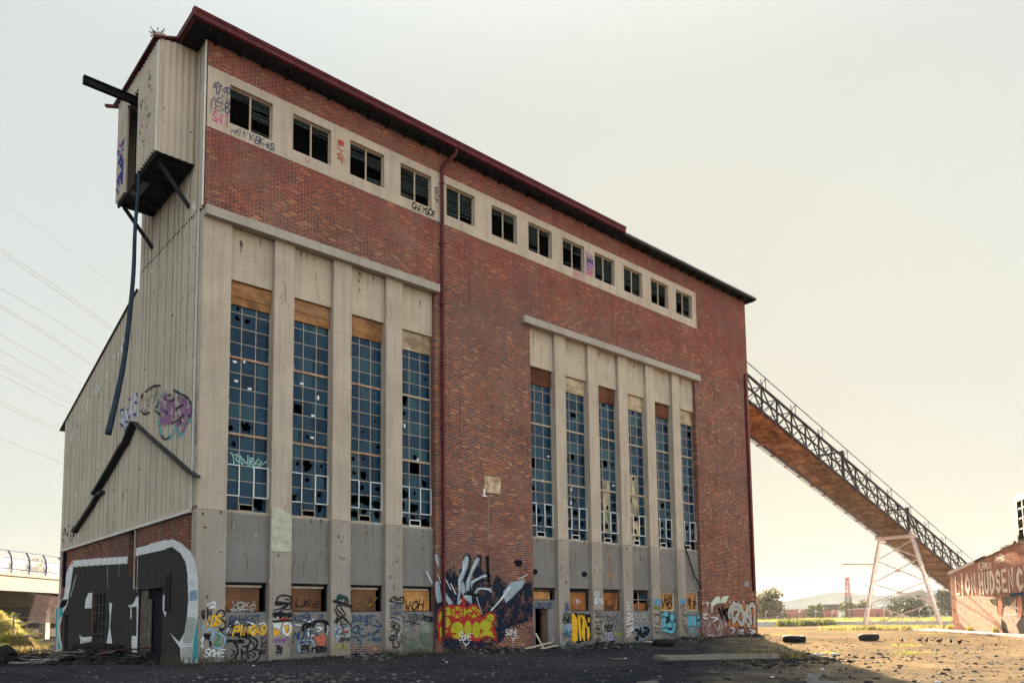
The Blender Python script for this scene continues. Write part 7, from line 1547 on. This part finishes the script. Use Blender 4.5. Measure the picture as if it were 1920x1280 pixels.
# ================================================================= DISTANCE, LEFT: overpass
A0=gd(0,75);A1=gd(107,84.5); db=(A1-A0).normalized(); nb=Vector((-db.y,db.x,0))  # nb points away to the left/back
S0=A0-db*25; LB=70.; OV=empty('overpass',S0,math.atan2(db.y,db.x),'concrete road overpass with glazed barrier at the left edge','bridge')
def bl_(mb_,name,m,par=OV,**k): return mb_.build(name,m,par,**k)
cb_=concrete('bridge_concrete',(.50,.43,.35),amount=.15)
cb_=plain('bridge_concrete',(.28,.25,.21),.8,.12,.6); cbd=plain('bridge_underside',(.08,.065,.05),.9,.3,.5)  # underside colour darkened to paint in the shade below the deck
mb=MB(); mb.box(0,LB,0,.5,5.0,6.5); mb.box(0,LB,-.12,.6,6.5,6.72); mb.box(0,LB,11.5,12,5.0,6.5); bl_(mb,'edge_beam',cb_)
mb=MB(); mb.box(0,LB,.5,11.5,5.5,6.1); 
for y in (2.5,4.5,6.5,8.5,10.2): mb.box(0,LB,y,y+.6,4.6,5.499)
bl_(mb,'deck',cbd)
mb=MB()
for x in (9.,35.,61.): mb.box(x-.9,x+.9,.6,11.2,3.6,4.59)
[o for o in mb.split('crosshead',plain('crosshead_concrete',(.20,.155,.11),.85,.2,.6),OV)]
for x in (9.,35.,61.):
    for y in (1.6,9.):
        mb=MB(); mb.prism([(x-.4,y-.35),(x+.4,y-.35),(x+.46,y),(x+.4,y+.35),(x-.4,y+.35),(x-.46,y)],2,-.5,3.6); bl_(mb,'column',cb_)
mb=MB(); mb.box(0,LB,12.0,12.4,-.5,4.6); bl_(mb,'abutment',plain('abutment_painted_shade',(.018,.017,.02),.9,.3,.4))  # near-black colour paints in the dark under the bridge
bp=paint('blue_post',(.045,.055,.17)); gt,tt,bb_=base('barrier_glass'); bb_.inputs['Base Color'].default_value=(.75,.78,.75,1); bb_.inputs['Roughness'].default_value=.1; bb_.inputs['Alpha'].default_value=.22
for k_,(yb,sg) in enumerate(((.1,-1),(11.8,1))):
    first=None; q0=MB(); q0.tube([(0,0,6.7),(0,sg*.0,7.8),(0,-sg*.12,8.5),(0,-sg*.45,9.05)],.075 if k_==0 else .07,6)
    for i in range(int(LB/2.9)):
        if first is None: first=bl_(q0,'barrier_post',bp if k_==0 else plain('faded_post',(.4,.33,.33))); first.location=(i*2.9+.5,yb,0)
        else: c_=first.copy(); C.objects.link(c_); c_.parent=OV; c_.location=(i*2.9+.5,yb,0)
    mb=MB()
    for z,y in ((7.2,0),(8.3,-.1*sg),(9.05,-.45*sg)): mb.tube([(0,yb+y,z),(LB,yb+y,z)],.04,5)
    bl_(mb,'barrier_rail',bp)
    mb=MB(); mb.quad((0,yb,6.8),(LB,yb,6.8),(LB,yb-sg*.1,8.4),(0,yb-sg*.1,8.4)); bl_(mb,'barrier_glass',gt)
leaf_tree('gum_tree',gd(52,118,0),12.2,8.5,'gum tree seen through the glazed barrier of the overpass','tree',[lf1,lf2],55,5,2600,.3,11)
leaf_tree('bush',gd(20,116,0),10.3,6.5,'darker bush top behind the overpass barrier, left of the gum tree','tree',[lf1],56,5,1200,.3,8)
# grassy bank
def bank(x,y):
    q=Vector((x,y,0)); r=q-CL; d=r.dot(Vector((CF.x,CF.y,0)).normalized()); s=r.dot(CR)
    k=min(1,max(0,(d-45)/8))*min(1,max(0,(74-d)/6)); return k*(2.1+.5*mnoise.noise((x*.25,y*.25,2))+.25*mnoise.noise((x*.8,y*.8,5)))*min(1,max(0,(-26-s)/3.0) if False else 1)-.1
mb=MB(); gx=[(i-10)*1.1 for i in range(46)]; gy_=[44+j*.8 for j in range(42)]; F2=Vector((CF.x,CF.y,0)).normalized(); R2=Vector((F2.y,-F2.x,0)); idx={}
vs=[];
for j,d in enumerate(gy_):
    for i,s in enumerate(gx):
        p=Vector((CL.x,CL.y,0))+F2*d+R2*(-52+s); vs.append((p.x,p.y,bank(p.x,p.y)))
fs=[(j*46+i,j*46+i+1,(j+1)*46+i+1,(j+1)*46+i) for j in range(41) for i in range(45)]
fs=[f for f in fs if not all(vs[k][0]>-.6 for k in f)]
mb.add(vs,fs); bkm=plain('bank_grass_soil',(.24,.20,.06),.9,.4,1.2,col2=(.12,.11,.04)); tag(mb.build('grass_bank',bkm,smooth=True),'sunlit grassy bank below the overpass','bank',kind='structure')
def bfn(r):
    while 1:
        d=r.uniform(47,62); u=r.uniform(-25,118); p=gd(u,d)
        if p.x<-.5: return p.x,p.y
blades('bank_grass',11000,bfn,.42,.045,[gy,gy,gg],'sunlit yellow green grass on the bank at the left',31,z=lambda x,y:bank(x,y))
def bfn2(r):
    p=gd(r.uniform(20,108),r.uniform(43,48)); return min(p.x,-.5),p.y
blades('bank_weeds',2600,bfn2,.4,.02,[gb,gy,gb],'brown tangled weeds at the foot of the grassy bank',32,z=lambda x,y:max(0,bank(x,y)))
leaf_tree('bush',gd(3,56,1.0),1.3,2.4,'small green shrub at the far left under the overpass','bush',[lf3,lf4],57,.3,700,.14,6)
p=gd(54,47,.4); mb=MB(); mb.box(-.22,.22,-.02,.02,0,.6); o=thing_mesh(mb,'small_sign',paint('dull_blue',(.12,.16,.22)),'small blue-grey panel standing in the grass on the bank','sign'); o.location=p; o.rotation_euler=(.2,.1,.4)
# leaning chain-link fence
CF_=empty('chainlink_fence',gd(66,48,0),0,'sagging chain link fence with a leaning post on the bank','fence'); o0=gd(66,48,0)
a=at(41,1206,48)-o0;b_=at(67,1114,48)-o0; c_=at(112,1119,49.5)-o0; d_=at(112,1168,49.5)-o0; e_=at(53,1166,48)-o0
mb=MB(); mb.tube([a,b_],.045,6); mb.build('post',wd1,CF_); mb=MB(); mb.tube([at(56,1113,48)-o0,b_,c_],.03,6); mb.build('rail',wd1,CF_)
mb=MB()
for i in range(26):
    t_=i/25
    mb.bar(b_.lerp(c_,t_),e_.lerp(d_,min(1,t_+.35)) if t_<.65 else c_.lerp(d_,(1-t_)/.35),.03); mb.bar(b_.lerp(c_,t_),e_.lerp(d_,max(0,t_-.35)) if t_>.35 else b_.lerp(e_,t_/.35),.03)
for t_ in (0,.33,.66): mb.bar(e_+Vector((-1.2,0,-.3+t_)),d_+Vector((0,0,-.3+t_)),.02)
mb.build('wire_mesh',pm_,CF_)
mb=MB(); p0=at(25,1207,47);p1=at(26,1160,47);p2=at(30,1152,47);p3=at(38,1150,47); mb.tube(smooth([tuple(p0),tuple(p1),tuple(p2),tuple(p3)],4),.05,7); thing_mesh(mb,'bent_post',wd1,'pale fence post with a bent over top on the bank','post',smooth=True)
mb=MB(); p0=at(-20,1144,60);p1=at(4,1150,60);p2=at(16,1163,60);p3=at(16,1182,60); mb.tube([p0,p1,p2,p3],.07,6); mb.tube([p0-Vector((0,0,.5)),p1-Vector((0,0,.5)),p2-Vector((0,0,.4))],.05,6); thing_mesh(mb,'handrail',pm_,'pale handrail ending at the far left under the overpass','handrail')
# ================================================================= POWER LINES
wire=plain('power_cable',(.03,.032,.04),1.,.1,1)
CB=[((-40,439),(120,548),(232,630)),((-40,445),(120,555),(232,636)),((-40,518),(110,604),(215,672)),((-40,548),(100,632),(195,698)),((-40,552),(100,637),(195,703)),((-40,606),(90,677),(170,730)),((-40,634),(90,707),(170,755)),((-40,664),(80,723),(160,764)),((-40,670),(80,729),(160,770)),((-40,683),(80,742),(160,784)),((-40,734),(70,784),(150,822)),((-40,740),(70,790),(150,828)),((-40,806),(70,849),(150,882)),((-40,350),(120,462),(260,575))]
CN_=['upper wire of the topmost close pair','lower wire of the topmost close pair','single wire just under the topmost pair','upper wire of the second close pair','lower wire of the second close pair','single wire under the second pair','next single wire above the third pair','upper wire of the third close pair','lower wire of the third close pair','single wire right under the third pair','upper wire of the fourth close pair','lower wire of the fourth close pair','lowest of all','faintest and highest of all']
for i,q in enumerate(CB):
    D=[60,85,112]; pts=[tuple(at(u,v,d)) for (u,v),d in zip(q,D)]
    pts=smooth(pts,8); mb=MB(); mb.tube(pts,.024 if i!=13 else .011,5)
    thing_mesh(mb,'power_cable',wire,'thin overhead power cable at the left, %s'%CN_[i],'cable','overhead power cables at the left')

if HAZE>0:
    mb=MB(); mb.box(-4980,4980,-4980,4980,-6,HAZE_TOP); m=bpy.data.materials.new('haze'); m.use_nodes=True; t=m.node_tree; t.nodes.clear(); pv=t.nodes.new('ShaderNodeVolumePrincipled'); out=t.nodes.new('ShaderNodeOutputMaterial')
    pv.inputs['Color'].default_value=(.92,.95,1,1); pv.inputs['Density'].default_value=HAZE; pv.inputs['Anisotropy'].default_value=.3; t.links.new(pv.outputs[0],out.inputs['Volume'])
    tag(mb.build('haze',m),'pale haze in the air over the whole yard','haze',kind='stuff')
